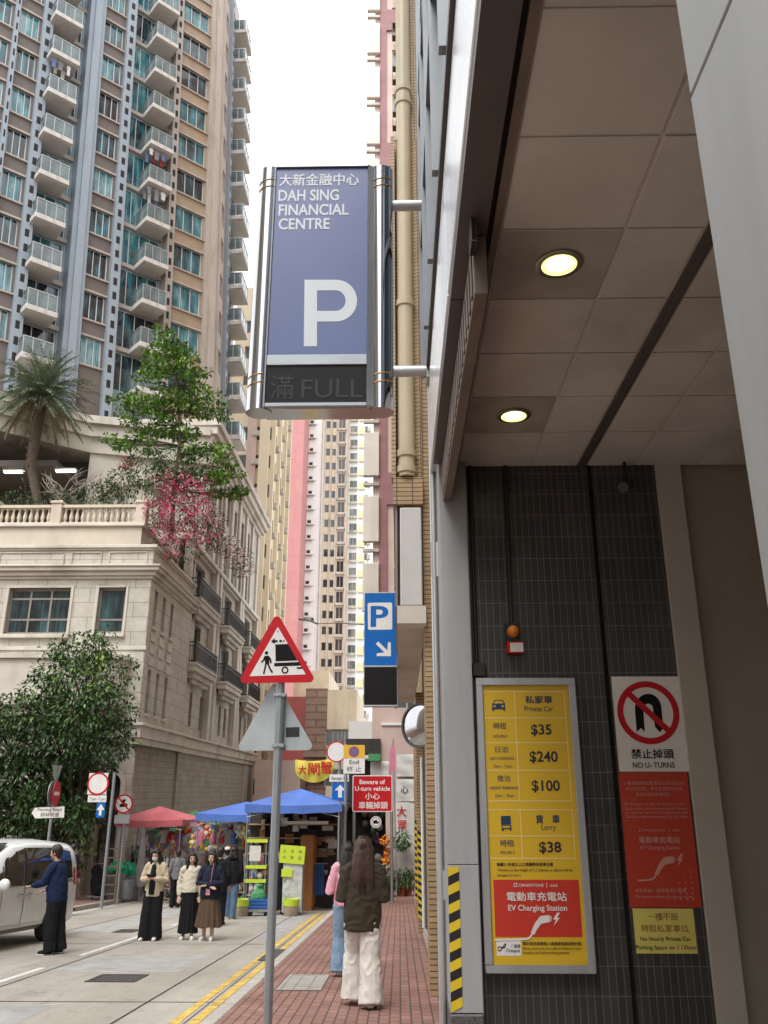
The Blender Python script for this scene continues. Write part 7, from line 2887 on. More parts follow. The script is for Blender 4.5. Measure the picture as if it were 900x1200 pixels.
person('woman in a cream cardigan and long black skirt, left of the navy jacket', at(219, 1101), R(8), 1.58, 'hair_black', 'cream_cloth', None, ('black_cloth', 0.13, 0.20), arms='down', shoe='white_cloth', sole='white_cloth', hair_len=1.16, head_yaw=12, hem=0.93, jw=1.0)
pn, hn, kn_ = person('woman in a dark navy jacket and pleated brown skirt with folded arms', at(243, 1102), R(-4), 1.60, 'hair_black', 'dark_navy', None, ('brown_cloth', 0.26, 0.27), arms='crossed', shoe='white_cloth', sole='white_cloth', hair_len=1.15, head_yaw=-8, hem=0.80, jw=1.12)
b = MB()
b.box(-0.04, 0.04, -0.185, -0.172, 0.83, 0.98)
b.tube([(0.02, -0.18, 0.98), (0.05, -0.175, 1.12), (0.06, -0.15, 1.28), (0.07, -0.10, 1.40)], 0.004, 5)
tag(b.build('hanging_phone', 'pink_cloth', None, loc=pn.location, rz=pn.rotation_euler.z), 'pink phone case hanging on a cord at the waist of the navy jacket', 'phone')
person('person in a black jacket and blue jeans walking away, white shoes', at(270, 1077), R(176), 1.72, 'hair_black', 'black_cloth', 'jeans', feet=((0.08, -0.06), (-0.07, 0.10)), shoe='white_cloth', sole='white_cloth', hair_len=1.42, hem=0.84, jw=1.06, leg=(0.105, 0.085, 0.075), vox=0.01)
person('person all in black seen from behind, left of the blue jeans', at(255, 1070, True, 21.5), R(170), 1.70, 'hair_black', 'black_cloth', 'black_cloth', hair_len=1.5, hem=0.72, jw=1.06, vox=0.01)
person('woman with long brown hair in a brown coat between the cream cardigan and the market', at(235, 1070, True, 22.8), R(160), 1.62, 'hair_brown', 'brown_coat', 'black_cloth', hair_len=1.2, hem=0.7, vox=0.01)
person('person in a white cap with a teal backpack walking into the market', at(263, 1060, True, 28.5), R(178), 1.72, 'hair_black', 'grey_cloth', 'black_cloth', hair_len=1.55, hat='white_cloth', bag='teal_cloth', vox=0.01)
person('woman in a grey top facing the camera in the market lane', at(284, 1060, True, 29.5), R(5), 1.62, 'hair_black', 'grey_cloth', 'black_cloth', hair_len=1.2, vox=0.01)
person('stallkeeper in a long black dress standing beside the lime notice board', at(326, 1066, True, 25.3), R(10), 1.66, 'hair_black', 'black_cloth', None, ('black_cloth', 0.12, 0.19), hair_len=1.5, wrists=((0.17, -0.20, 0.98), (-0.17, -0.1, 0.88)), vox=0.01)
person('person in black with a red bag strap standing behind the van', at(79, 1060, False, 24.5), R(150), 1.66, 'hair_black', 'black_cloth', 'black_cloth', hair_len=1.5, bag='red_cloth', vox=0.01)
person('dark haired person in a dark coat between the cream cardigan and the masked woman', at(205, 1060, True, 28.0), R(200), 1.66, 'hair_black', 'grey_cloth', 'black_cloth', hair_len=1.5, vox=0.012)
person('person in a brown coat and jeans walking away in the middle of the market lane', at(246, 1060, True, 27.0), R(185), 1.68, 'hair_black', 'brown_coat', 'jeans', hair_len=1.5, vox=0.012, jw=1.04)
person('person in a navy top deep in the market lane beside the grey topped woman', at(293, 1060, True, 33.0), R(170), 1.70, 'hair_black', 'dark_navy', 'black_cloth', hair_len=1.5, vox=0.012)
person('person in a moss green top near the stone wall under the red canopy', at(148, 1050, False, 36.5), R(120), 1.62, 'hair_black', 'moss_cloth', 'black_cloth', hair_len=1.5, vox=0.012)
person('dark dressed person at the stone wall beside the moss green top', at(157, 1050, False, 35.5), R(200), 1.70, 'hair_black', 'brown_coat', 'black_cloth', hair_len=1.5, vox=0.012)

# ---------------------------------------------------------------- market stalls
mat('canvas_blue', (0.075, 0.16, 0.50), 0.6, var=0.14, vscale=1.5, dirt=0.2, bump=0.5, bscale=2.5)
mat('canvas_red', (0.58, 0.14, 0.16), 0.6, var=0.14, vscale=1.5, dirt=0.2, bump=0.5, bscale=2.5)
mat('neon_lime', (0.52, 0.66, 0.04), 0.6, var=0.06)
mat('crate_blue', (0.03, 0.12, 0.42), 0.45, var=0.1)
mat('bag_green', (0.03, 0.42, 0.20), 0.45, var=0.2, vscale=4)
mat('clear_plastic', (0.52, 0.53, 0.53), 0.2, var=0.35, vscale=6)
mat('cabinet_orange', (0.30, 0.12, 0.03), 0.6, var=0.25, vscale=2, dirt=0.3)
mat('beige_plastic', (0.46, 0.38, 0.28), 0.55, var=0.12, dirt=0.2)
mat('wood', (0.32, 0.22, 0.13), 0.7, var=0.25, vscale=3, stretch=(1, 1, 8))
mat('banner_yellow', (0.66, 0.55, 0.08), 0.6, var=0.12, vscale=2)
mat('banner_white', (0.62, 0.61, 0.58), 0.65, var=0.10, vscale=3, dirt=0.2)
mat('goods_orange', (0.62, 0.17, 0.03), 0.6, var=0.2)
mat('goods_yellow', (0.66, 0.50, 0.04), 0.6, var=0.2)
mat('goods_pink', (0.55, 0.20, 0.28), 0.6, var=0.2)
mat('goods_red', (0.40, 0.03, 0.04), 0.6, var=0.2)
mat('goods_blue', (0.06, 0.15, 0.35), 0.6, var=0.2)
mat('goods_green', (0.06, 0.28, 0.10), 0.6, var=0.2)
mat('goods_grey', (0.25, 0.24, 0.24), 0.7, var=0.3)
mat('goods_white', (0.62, 0.60, 0.57), 0.6, var=0.15)
mat('goods_purple', (0.22, 0.08, 0.22), 0.6, var=0.2)
rg_ = random.Random(77)
GOODS = ['goods_orange', 'goods_yellow', 'goods_pink', 'goods_red', 'goods_blue', 'goods_green', 'goods_grey', 'goods_white', 'goods_purple']


def stall(label, x0, x1, y0, y1, ztop, zpk, m, group=None):
    """pop-up stall: sagging four sided canopy with valance, legs, crossbars"""
    cx, cy = (x0 + x1) / 2, (y0 + y1) / 2
    g = gz(cy, True)
    o = thing('market_stall', label, 'market stall', (cx, cy, g), 0, group)
    b = MB()
    n = 10
    top = Vector((cx, cy, zpk))
    cs = [Vector((x0, y0, ztop)), Vector((x1, y0, ztop)), Vector((x1, y1, ztop)), Vector((x0, y1, ztop))]
    for i in range(4):
        a, c = cs[i], cs[(i + 1) % 4]
        for k in range(n):
            for j in range(n):
                def q(s, t):
                    e = a.lerp(c, s)
                    p = e.lerp(top, t)
                    p.z -= 0.10 * math.sin(math.pi * t) * math.sin(math.pi * s) + 0.05 * math.sin(math.pi * s) * (1 - t)
                    return p
                s0, s1, t0, t1 = k / n, (k + 1) / n, j / n, (j + 1) / n
                b.add([q(s0, t0), q(s1, t0), q(s1, t1), q(s0, t1)], [(0, 1, 2, 3)], 0, True)
        for k in range(n):
            def e(s, dz):
                p = a.lerp(c, s)
                p.z -= 0.05 * math.sin(math.pi * s) + dz + (0.015 * math.sin(s * 23) if dz else 0)
                return p
            b.add([e(k / n, 0.22), e((k + 1) / n, 0.22), e((k + 1) / n, 0), e(k / n, 0)], [(0, 1, 2, 3)], 0, True)
    b.build('canopy', m, o, world=True)
    for c in cs:
        i = (cx - c.x) / abs(cx - c.x) * 0.08, (cy - c.y) / abs(cy - c.y) * 0.08
        MB().tube([(c.x + i[0], c.y + i[1], gz(c.y, True)), (c.x + i[0], c.y + i[1], ztop - 0.03)], 0.022, 8).build('leg', 'steel_grey', o, world=True)
    b = MB()
    for a, c in zip(cs, cs[1:] + cs[:1]):
        a2, c2 = a.lerp(top, 0.04) - Vector((0, 0, 0.08)), c.lerp(top, 0.04) - Vector((0, 0, 0.08))
        m_ = (a2 + c2) / 2 - Vector((0, 0, 0.25))
        b.tube([a2, c2], 0.014, 6)
        b.tube([a2 - Vector((0, 0, .3)), (a2 + c2) / 2], 0.012, 6)
        b.tube([c2 - Vector((0, 0, .3)), (a2 + c2) / 2], 0.012, 6)
    b.build('frame', 'steel_grey', o, world=True)
    return o


def xz(u, v, Y):
    p = PY(u, v, Y)
    return p.x, p.z


xa, _ = xz(287, 945, 25.2)
xb, _ = xz(400.5, 945, 25.2)
ze = PY(340, 944, 25.2).z + 0.05
stall('front market stall with a large blue canopy behind the warning sign pole', xa, xb, 25.2, 28.4, ze, ze + 0.42, 'canvas_blue')
xa2, _ = xz(229, 956, 28.6)
xb2, _ = xz(330, 956, 28.6)
ze2 = PY(270, 956, 28.6).z + 0.08
stall('market stall with a smaller lower blue canopy, left of the front blue canopy', xa2, xb2, 28.6, 31.6, ze2, ze2 + 0.34, 'canvas_blue')
xa3, _ = xz(127, 963, 31.5)
xb3, _ = xz(214, 963, 31.5)
ze3 = PY(170, 963, 31.5).z + 0.08
stall('market stall under a faded red canopy by the stone wall', max(xa3, -10.2), xb3, 31.5, 34.2, ze3, ze3 + 0.42, 'canvas_red')
for i, (u0, u1, y, v, m, lb) in enumerate(((292, 372, 33.0, 962, 'canvas_blue', 'market stall right behind the front blue canopy, mostly hidden'), (196, 240, 36.5, 968, 'goods_green', 'market stall with a pale green canopy behind the red one'), (285, 350, 38.5, 972, 'goods_white', 'market stall with a white canopy deep in the lane'))):
    a, _ = xz(u0, v, y)
    c, _ = xz(u1, v, y)
    z = PY(300, v, y).z
    stall(lb, a, c, y, y + 3, z, z + 0.6, m)

# the wooden stall cabin under the front canopy
YC = 26.8
cbx0, cbx1 = xz(352, 1000, YC)[0], xz(367, 1000, YC)[0]
o = thing('stall_cabinet', 'tall orange brown cabinet standing open under the front blue canopy', 'cabinet', ((cbx0 + cbx1) / 2, YC, gz(YC, True)))
zt = PY(360, 979, YC).z
b = MB()
b.box(cbx0, cbx1, YC, YC + 0.9, gz(YC, True), zt)
b.build('carcass', 'cabinet_orange', o, world=True, bevel=0.01)
b = MB()
b.box(cbx1 + 0.005, cbx1 + 0.03, YC + 0.05, YC + 0.85, gz(YC, True) + 0.1, zt - 0.05)
b.build('side_door', 'cabinet_orange', o, world=True)
o = thing('stall_counter', 'dark cluttered back wall of boxes and racks under the front blue canopy', 'stall rack', (xz(385, 1000, 28)[0], 28.2, gz(28.2, True)))
b = MB()
xs0, xs1 = xz(291, 1000, 28.2)[0], xz(398, 1000, 28.2)[0]
b.box(xs0, xs1, 28.2, 28.5, gz(28, True), 1.0, 0)
b.build('back_board', 'shop_dark', o, world=True)
b = MB()
for k in range(60):
    x = rg_.uniform(xs0 + .1, xs1 - .35)
    z = gz(28, True) + rg_.uniform(0.9, 2.6)
    w_, h_ = rg_.uniform(.1, .35), rg_.uniform(.08, .3)
    b.box(x, x + w_, 28.0 + rg_.uniform(-.2, .1), 28.19, z, z + h_, rg_.choice([0, 0, 1, 2, 3, 4]))
tag(b.build('packed_goods', ['shop_dark', 'goods_grey', 'cabinet_orange', 'goods_white', 'beige_plastic'], o, world=True), kind='stuff')
b = MB()
for z in (-.3, .15, .55):
    b.box(xs0, xs1 - 0.1, 27.7, 28.19, z - 0.03, z)
b.build('shelf', 'wood', o, world=True)
tl = thing('tube_light', 'white tube light hanging under the front blue canopy', 'tube light', (xz(363, 962, 26.4)[0], 26.4, PY(363, 966, 26.4).z))
MB().box(-0.75, 0.55, -0.04, 0.04, 0, 0.05).build('tube', 'goods_white', tl)
MB().box(-0.76, 0.56, -0.06, 0.06, 0.051, 0.09).build('housing', 'white_paint', tl)
cr_ = thing('curtain', 'dark blue patterned cloth hanging beside the orange brown cabinet', 'cloth', (xz(375, 1030, 27)[0], 27, PY(375, 1047, 27).z))
b = MB()
x0, z0 = xz(368, 1049, 27)
x1, z1 = xz(380, 1012, 27)
n = 16
vs = [(x0 + (x1 - x0) * i / n, 27 + 0.04 * math.sin(i * 1.9) + dy, z) for z in (z0, z1) for dy in (0, 0.02) for i in range(n + 1)]
m_ = n + 1
fs = [(i, i + 1, 2 * m_ + i + 1, 2 * m_ + i) for i in range(n)] + [(m_ + i + 1, m_ + i, 3 * m_ + i, 3 * m_ + i + 1) for i in range(n)]
b.add(vs, fs, 0, True)
b.build('cloth_sheet', 'goods_blue', cr_, world=True)
MB().tube([(x0 - 0.1, 27, z1), (x1 + 0.1, 27, z1)], 0.015, 6).build('rod', 'steel_grey', cr_, world=True)

# lime notice board and plastic display
nb = thing('notice_board', 'bright lime yellow handwritten notice board on a clear plastic stand', 'notice board', (xz(342, 1050, 25.0)[0], 25.0, gz(25, True)))
b = MB()
x0, z0 = xz(327.5, 1012, 25)
x1, z1 = xz(357.5, 991, 25)
b.X = Matrix.Translation(((x0 + x1) / 2, 25, (z0 + z1) / 2)) @ Matrix.Rotation(R(4), 4, 'Y')
w_, h_ = (x1 - x0) / 2, (z1 - z0) / 2
b.box(-w_, w_, 0, 0.03, -h_, h_, 0)
rr = random.Random(4)
for k, ch in enumerate('人大中小天日'):
    b.text(ch, -w_ * 0.62 + (k % 3) * w_ * 0.62, (0.15 if k < 3 else -0.55) * h_, h_ * 0.42, -0.002, 1)
b.build('board', ['neon_lime', 'ink_dark'], nb, world=True)
b = MB()
b.box(x0 + 0.1, x1 - 0.05, 25.05, 25.5, gz(25, True) + 0.05, z0 + 0.1)
b.build('stand', 'clear_plastic', nb, world=True, bevel=0.02)
b = MB()
xx, zz2 = xz(336, 1023, 24.98)
b.box(xx - 0.15, xx + 0.15, 25.0, 25.045, zz2 - 0.1, zz2 + 0.1)
b.build('small_notice', 'neon_lime', nb, world=True)
ds = thing('display_rack', 'clear plastic wrapped display rack with lime trim and a posted paper', 'display rack', (xz(300, 1050, 25.3)[0], 25.3, gz(25.3, True)))
x0, z0 = xz(287, 1052, 25.3)
x1, z1 = xz(313, 985, 25.3)
b = MB()
for x in (x0, x1 - 0.03):
    for y in (25.3, 25.85):
        b.box(x, x + 0.03, y, y + 0.03, gz(25.3, True), z1)
b.build('frame', 'steel_grey', ds, world=True)
b = MB()
for v in (1050, 1033, 1016):
    z = PY(300, v, 25.3).z
    b.box(x0 + 0.03, x1 - 0.03, 25.32, 25.86, z, z + 0.02)
b.build('shelf', 'clear_plastic', ds, world=True)
b = MB()
for v in (986, 1016.5, 1033):
    z = PY(300, v, 25.3).z
    b.box(x0 - 0.02, x1 + 0.02, 25.26, 25.29, z - 0.03, z + 0.06)
b.build('lime_trim', 'neon_lime', ds, world=True)
b = MB()
for k in range(26):
    v = rg_.choice([1049, 1032, 1015])
    z = PY(300, v, 25.3).z + 0.022
    x = rg_.uniform(x0 + 0.05, x1 - 0.2)
    h_ = rg_.uniform(0.1, 0.34)
    y = rg_.uniform(25.36, 25.6)
    b.ball((x + 0.07, y, z + h_ / 2), (rg_.uniform(.05, .10), .08, h_ / 2), 8, 6, rg_.choice([0, 0, 1, 2, 3]))
tag(b.build('bagged_goods', ['goods_white', 'goods_pink', 'clear_plastic', 'goods_blue'], ds, world=True), kind='stuff')
b = MB()
xx, zz2 = xz(299, 1000, 25.25)
b.box(xx - 0.16, xx + 0.16, 25.24, 25.258, zz2 - 0.2, zz2 + 0.2)
b.build('posted_paper', 'goods_white', ds, world=True)


def bin_(u, v, Y, label, rim='neon_lime'):
    x, _ = xz(u, v, Y)
    o = thing('waste_bin', label, 'bin', (x, Y, gz(Y, True)), 0, 'beige bins at the front stall')
    MB().lathe([(0.17, 0.0), (0.19, 0.02), (0.215, 0.40), (0.20, 0.40), (0.18, 0.05), (0.0, 0.05)], n=20).build('bucket', 'beige_plastic', o)
    b = MB().lathe([(0.218, 0.26), (0.232, 0.40), (0.235, 0.42), (0.21, 0.42), (0.205, 0.38)], n=20)
    b.build('liner', rim, o)
    return o


bin_(284, 1060, 24.6, 'beige bin with a lime liner at the left front corner of the display rack')
bin_(341, 1058, 24.7, 'beige bin with a lime liner under the lime notice board')
cb = thing('crate', 'blue plastic crate on a trolley between the beige bin and the black dress', 'crate', (xz(303, 1060, 24.7)[0], 24.7, gz(24.7, True)))
b = MB()
for z in (0.22, 0.30, 0.38):
    b.box(-0.27, 0.27, -0.2, -0.18, z, z + 0.06)
    b.box(-0.27, 0.27, 0.18, 0.2, z, z + 0.06)
    b.box(-0.27, -0.25, -0.18, 0.18, z, z + 0.06)
    b.box(0.25, 0.27, -0.18, 0.18, z, z + 0.06)
b.box(-0.26, 0.26, -0.19, 0.19, 0.2, 0.22)
for x in (-.26, .24):
    for y in (-.19, .17):
        b.box(x, x + .02, y, y + .02, .22, .45)
b.build('basket', 'crate_blue', cb)
for x in (-.2, .2):
    for y in (-.13, .13):
        b = MB()
        b.tube([(x - .02, y, .06), (x + .02, y, .06)], .06, 12)
        b.build('wheel', 'rubber', cb)
MB().box(-.27, .27, -.2, .2, .12, .19).build('trolley_bed', 'steel_grey', cb)
o = thing('green_bag', 'bunched green plastic bag of goods standing on the blue crate', 'bag', (xz(303, 1045, 24.7)[0], 24.7, gz(24.7, True) + 0.22))
b = MB()
b.ball((0, 0, 0.24), (0.2, 0.14, 0.24), 12, 8)
b.tube([(0, 0, .42), (0.02, 0, .56)], [.05, .09], 8)
b.build('bag_body', 'goods_green', o, remesh=0.015, smooth_it=2, post=folds(0.02, (9, 9, 9), 3))


# goods hanging from a rail under the left canopies
def hang(kind, u, v, Y, m, s, label, m2='goods_white'):
    p = PY(u, v, Y)
    o = thing('hanging_' + kind, label, kind.replace('_', ' '), tuple(p), rg_.uniform(-.5, .5), 'goods hanging under the canopies')
    h = MB()
    h.tube([(0, 0, 0.0), (0, 0, 0.12), (0.02, 0, 0.15)], 0.006, 5)
    if kind == 'shirt':
        b = MB()
        b.plate([(x * s, z * s) for x, z in ((-.20, -.75), (.20, -.75), (.19, -.25), (.36, -.42), (.42, -.30), (.22, -.02), (.08, 0), (0, -.05), (-.08, 0), (-.22, -.02), (-.42, -.30), (-.36, -.42), (-.19, -.25))], -0.04, 0.04)
        b.build('garment', m, o, bevel=0.015)
        h.bar(-.2 * s, -0.04 * s, .2 * s, -0.04 * s, .012, -.01, .01)
        h.build('hanger', 'steel_grey', o)
    elif kind == 'soft_toy':
        b = MB()
        b.ball((0, 0, -.42 * s), (.17 * s, .13 * s, .2 * s), 12, 8)
        b.ball((0, -.02, -.14 * s), (.14 * s, .12 * s, .13 * s), 12, 8)
        for sx in (-1, 1):
            b.ball((sx * .1 * s, 0, -.02 * s), .05 * s, 8, 6)
            b.tube([(sx * .13 * s, 0, -.32 * s), (sx * .25 * s, -.03, -.46 * s)], [.05 * s, .045 * s], 8)
            b.tube([(sx * .08 * s, 0, -.55 * s), (sx * .12 * s, -.05, -.74 * s)], [.06 * s, .055 * s], 8)
        b.build('toy_body', m, o, remesh=0.018, smooth_it=2)
        b = MB().ball((0, -.10 * s, -.44 * s), (.11 * s, .06 * s, .13 * s), 10, 8)
        b.build('tummy', m2, o)
        h.build('string', 'steel_grey', o)
    else:
        b = MB()
        b.lathe([(.03 * s, 0), (.10 * s, -.06 * s), (.17 * s, -.28 * s), (.18 * s, -.5 * s), (.12 * s, -.6 * s)], n=14)
        b.f = [tuple(reversed(f)) for f in b.f]
        b.build('bag_body', m, o, post=folds(0.02, (8, 8, 8), u))
        h.build('strap', m2, o)
    return o


HG = [('shirt', 178, 972, 33.4, 'goods_grey', 'grey'), ('shirt', 186, 970, 33.2, 'goods_green', 'dull green'), ('shirt', 193, 972, 33.0, 'goods_white', 'greyish white'), ('bag', 199, 975, 32.8, 'goods_red', 'dark red'), ('soft_toy', 204, 977, 32.6, 'goods_orange', 'orange and white'),
      ('shirt', 211, 976, 32.4, 'goods_purple', 'purple'), ('bag', 217, 979, 32.2, 'goods_grey', 'grey'), ('soft_toy', 227, 978, 31.5, 'goods_yellow', 'yellow'), ('shirt', 234, 974, 31.3, 'goods_pink', 'pink'), ('soft_toy', 243, 967, 31.0, 'goods_orange', 'orange'),
      ('bag', 250, 976, 30.8, 'goods_pink', 'dusty pink'), ('bag', 261, 974, 30.4, 'goods_red', 'red brown'), ('shirt', 268, 972, 30.2, 'goods_grey', 'grey striped'), ('soft_toy', 281, 965, 29.4, 'goods_white', 'white'), ('soft_toy', 287, 966, 29.2, 'goods_yellow', 'yellow'), ('bag', 275, 975, 30, 'goods_blue', 'blue')]
WH = ['left end of the rail beside the red canopy', 'beside the grey shirt by the red canopy', 'under the pale green canopy edge', 'left of the orange and white toy', 'near the right edge of the red canopy', 'right of the orange and white toy', 'between the purple shirt and the yellow toy', 'hanging over the cream cardigan woman',
      'between the yellow toy and the orange toy', 'hanging highest in the middle of the market', 'right of the highest orange toy', 'over the black coated walkers', 'beside the red brown bag', 'at the left corner of the front blue canopy', 'beside the white toy at the front blue canopy', 'between the striped shirt and the white toy']
for (kd, u, v, y, m, cn), wh_ in zip(HG, WH):
    hang(kd, u, v, y, m, 0.62, '%s %s hanging %s' % (cn, kd.replace('_', ' '), wh_) if not wh_.startswith('hanging') else '%s %s %s' % (cn, kd.replace('_', ' '), wh_))
b = MB()
for k in range(150):
    t_ = rg_.random()
    u_ = 172 + 118 * t_
    p = PY(u_, rg_.uniform(963, 996), 33.8 - 4.4 * t_ + rg_.uniform(.2, 1.0))
    h_ = rg_.uniform(.10, .30)
    if rg_.random() < .6:
        b.box(p.x, p.x + rg_.uniform(.08, .26), p.y, p.y + .06, p.z - h_, p.z, rg_.randrange(9))
    else:
        b.ball(tuple(p), (rg_.uniform(.05, .13), .07, h_ / 2), 7, 5, rg_.randrange(9))
o = b.build('small_hanging_goods', GOODS + ['shop_dark'] if False else GOODS)
tag(o, 'crowd of small packets and trinkets hanging in rows under the canopies', 'goods', None, 'stuff')
rl = thing('goods_rail', 'long metal rail under the canopies carrying the hanging goods', 'rail', tuple(PY(230, 968, 31.5)))
b = MB()
pts = [PY(172, 968, 33.5), PY(204, 970, 32.6), PY(232, 969, 31.4), PY(262, 969, 30.4), PY(290, 961, 29.2)]
b.tube([tuple(q) for q in pts], 0.018, 8)
b.build('rail', 'steel_grey', rl, world=True)
b = MB()
for q in pts[::2]:
    b.tube([(q.x, q.y, gz(q.y, True)), tuple(q)], 0.02, 8)
b.build('post', 'steel_grey', rl, world=True)


def rack(label, u0, u1, v0, v1, Y, ms, nsh=3, road=True):
    x0, x1 = xz(u0, v1, Y)[0], xz(u1, v1, Y)[0]
    g = gz(Y, road)
    zt = PY(u0, v0, Y).z
    o = thing('goods_rack', label, 'goods rack', ((x0 + x1) / 2, Y, g))
    b = MB()
    for x in (x0, x1 - .03):
        for y in (Y, Y + .5):
            b.box(x, x + .03, y, y + .03, g, zt)
    b.build('frame', 'black_plastic', o, world=True)
    b = MB()
    q = MB()
    for i in range(nsh):
        z = g + 0.12 + (zt - g - 0.2) * i / nsh
        b.box(x0 + .03, x1 - .03, Y + .03, Y + .5, z, z + .025)
        x = x0 + .06
        hmax = (zt - g) / nsh - 0.1
        while x < x1 - .2:
            w_ = rg_.uniform(.08, .22)
            h_ = rg_.uniform(.4, 1.0) * hmax
            if rg_.random() < .5:
                q.box(x, x + w_, Y + .06, Y + .4, z + .026, z + .026 + h_, rg_.randrange(len(ms)))
            else:
                q.ball((x + w_ / 2, Y + .2, z + .026 + h_ / 2), (w_ / 2, .14, h_ / 2), 8, 6, rg_.randrange(len(ms)))
            x += w_ + .015
    b.build('shelf', 'wood', o, world=True)
    tag(q.build('packed_goods', ms, o, world=True), kind='stuff')
    return o


rack('black goods rack with pink and dark boxes behind the masked woman', 190, 214, 1004, 1048, 30.5, ['goods_purple', 'goods_pink', 'goods_grey', 'shop_dark'], 4)
rack('goods rack of dark boxes under the hanging shirts', 172, 196, 1000, 1046, 32.0, ['shop_dark', 'goods_grey', 'goods_white'], 3)
rack('goods rack with mixed toys behind the walkers in black', 215, 247, 1000, 1045, 33.5, ['goods_yellow', 'goods_orange', 'goods_grey', 'shop_dark', 'goods_white'], 4)
rack('deep goods rack at the end of the market lane', 240, 296, 992, 1040, 40.0, ['goods_pink', 'goods_white', 'shop_dark', 'goods_blue', 'goods_grey'], 4)
rack('low goods rack with jars beside the display rack', 272, 288, 1015, 1055, 27.2, ['goods_white', 'clear_plastic', 'goods_green'], 3)
rack('goods rack against the stone wall below the red canopy', 150, 172, 990, 1042, 34.6, ['shop_dark', 'goods_grey', 'goods_green', 'goods_pink'], 4)
# things around the ladder at the corner
ld_ = thing('step_ladder', 'wooden step ladder standing by the round sign posts', 'ladder', (PY(128, 1050, 30.4).x, 30.4, gz(30.4)))
b = MB()
for x in (-.26, .26):
    b.tube([(x, -.25, 0), (x * .75, 0, 1.75)], 0.03, 6)
b.build('front_rail', 'wood', ld_)
b = MB()
for x in (-.26, .26):
    b.tube([(x, .42, 0), (x * .75, 0.02, 1.72)], 0.022, 6)
b.build('rear_rail', 'wood', ld_)
b = MB()
for k in range(6):
    t = (k + 0.7) / 6.3
    w_ = .26 - .065 * t
    b.box(-w_, w_, -.25 + .25 * t - .06, -.25 + .25 * t + .06, 1.75 * t - .02, 1.75 * t + .012)
b.build('tread', 'wood', ld_)
o = thing('backpack_trolley', 'black loaded hand trolley beside the wooden ladder', 'trolley', (PY(113, 1050, 30.2).x, 30.2, gz(30.2)))
b = MB()
b.ball((0, 0, .55), (.24, .2, .42), 12, 8)
b.ball((.1, -.1, .3), (.18, .16, .2), 10, 8)
b.ball((-.08, -.05, .9), (.16, .14, .18), 10, 8)
b.build('load', 'black_cloth', o, remesh=0.02, smooth_it=1, post=folds(.03, (6, 6, 6), 2))
b = MB()
for x in (-.2, .2):
    b.tube([(x, .2, 0.1), (x, .22, 1.1)], .015, 6)
b.tube([(-.2, .22, 1.1), (.2, .22, 1.1)], .015, 6)
b.box(-.24, .24, -.2, .2, .09, .12)
b.build('trolley_frame', 'steel_grey', o)
for x in (-.2, .2):
    MB().tube([(x - .02, .2, .09), (x + .02, .2, .09)], .09, 14).build('wheel', 'rubber', o)
for i, (u, v, y, s, lb) in enumerate(((139, 1018, 31.5, .34, 'green plastic bag heap beside the ladder, left one'), (150, 1020, 31.8, .36, 'green plastic bag heap right of the left green heap'), (158, 1022, 32.4, .3, 'small green plastic bag heap beside the black rack'))):
    p = PY(u, v, y)
    o = thing('green_bag', lb, 'bag', (p.x, y, gz(y)))
    b = MB()
    h_ = p.z - gz(y)
    b.ball((0, 0, h_), (s, s * .8, s * .7), 12, 8)
    b.ball((s * .5, 0, h_ - .1), (s * .6, s * .6, s * .5), 10, 8)
    b.build('bag_body', 'bag_green', o, remesh=0.025, smooth_it=1, post=folds(.05, (7, 7, 7), i * 3))
    b = MB().box(-s, s, -s * .7, s * .7, 0.0, h_ - s * .45)
    b.build('stack_box', 'goods_grey', o, bevel=0.02)
o = thing('metal_bin', 'grey metal bin at the kerb in front of the green bags', 'bin', (PY(147, 1045, 30.8).x, 30.8, gz(30.8)))
MB().lathe([(.22, 0), (.25, .03), (.27, .55), (.29, .56), (.29, .6), (.25, .6), (.24, .05), (0, .05)], n=20).build('bucket', 'steel_grey', o)
b = MB()
for s in (-1, 1):
    b.tube([(s * .28, -.06, .45), (s * .33, 0, .47), (s * .28, .06, .45)], .012, 6)
b.build('handle', 'steel_grey', o)
o = thing('folded_parasol', 'pale folded parasol leaning upright under the red canopy', 'parasol', (PY(164, 1040, 31.2).x, 31.2, gz(31.2, True)))
b = MB()
b.tube([(0, 0, .5), (-.02, 0, 1.0), (-.05, 0, 2.0), (-.08, 0, 2.35)], [.17, .15, .10, .04], 12)
b.build('canopy', 'goods_grey', o, post=folds(.02, (9, 9, 1), 4))
MB().tube([(0, 0, 0), (-.08, 0, 2.5)], .022, 8).build('pole', 'steel_grey', o)
o = thing('white_bag', 'small round white plastic bag lying on the road by the racks', 'bag', at(201, 1048))
b = MB()
b.ball((0, 0, .16), (.2, .18, .16), 12, 8)
b.tube([(0, 0, .28), (.03, 0, .4)], [.04, .07], 8)
b.build('bag_body', 'goods_white', o, remesh=.015, smooth_it=1, post=folds(.02, (9, 9, 9), 7))

# ---------------------------------------------------------------- yellow banner across the lane
YBn = 34.0
q0, q1 = PY(346, 890, YBn), PY(391, 888.5, YBn)
bn = thing('banner', 'sagging yellow cloth banner with red Chinese lettering over the blue canopy', 'banner', tuple(q0))
n = 18
vs, fs = [], []
for i in range(n + 1):
    s = i / n
    x = q0.x + (q1.x - q0.x) * s
    zt = q0.z + (q1.z - q0.z) * s - 0.08 * math.sin(math.pi * s)
    zb = q0.z - 0.42 - 0.50 * math.sin(math.pi * min(1, max(0, s))) ** 0.6 * 0.9
    for j in range(6):
        t = j / 5
        y = YBn - 0.05 * math.sin(math.pi * t) + 0.03 * math.sin(s * 17 + t * 2)
        vs.append((x, y, zt + (zb - zt) * t))
for i in range(n):
    for j in range(5):
        a = i * 6 + j
        fs.append((a, a + 1, a + 7, a + 6))
b = MB().add(vs, fs, 0, True)
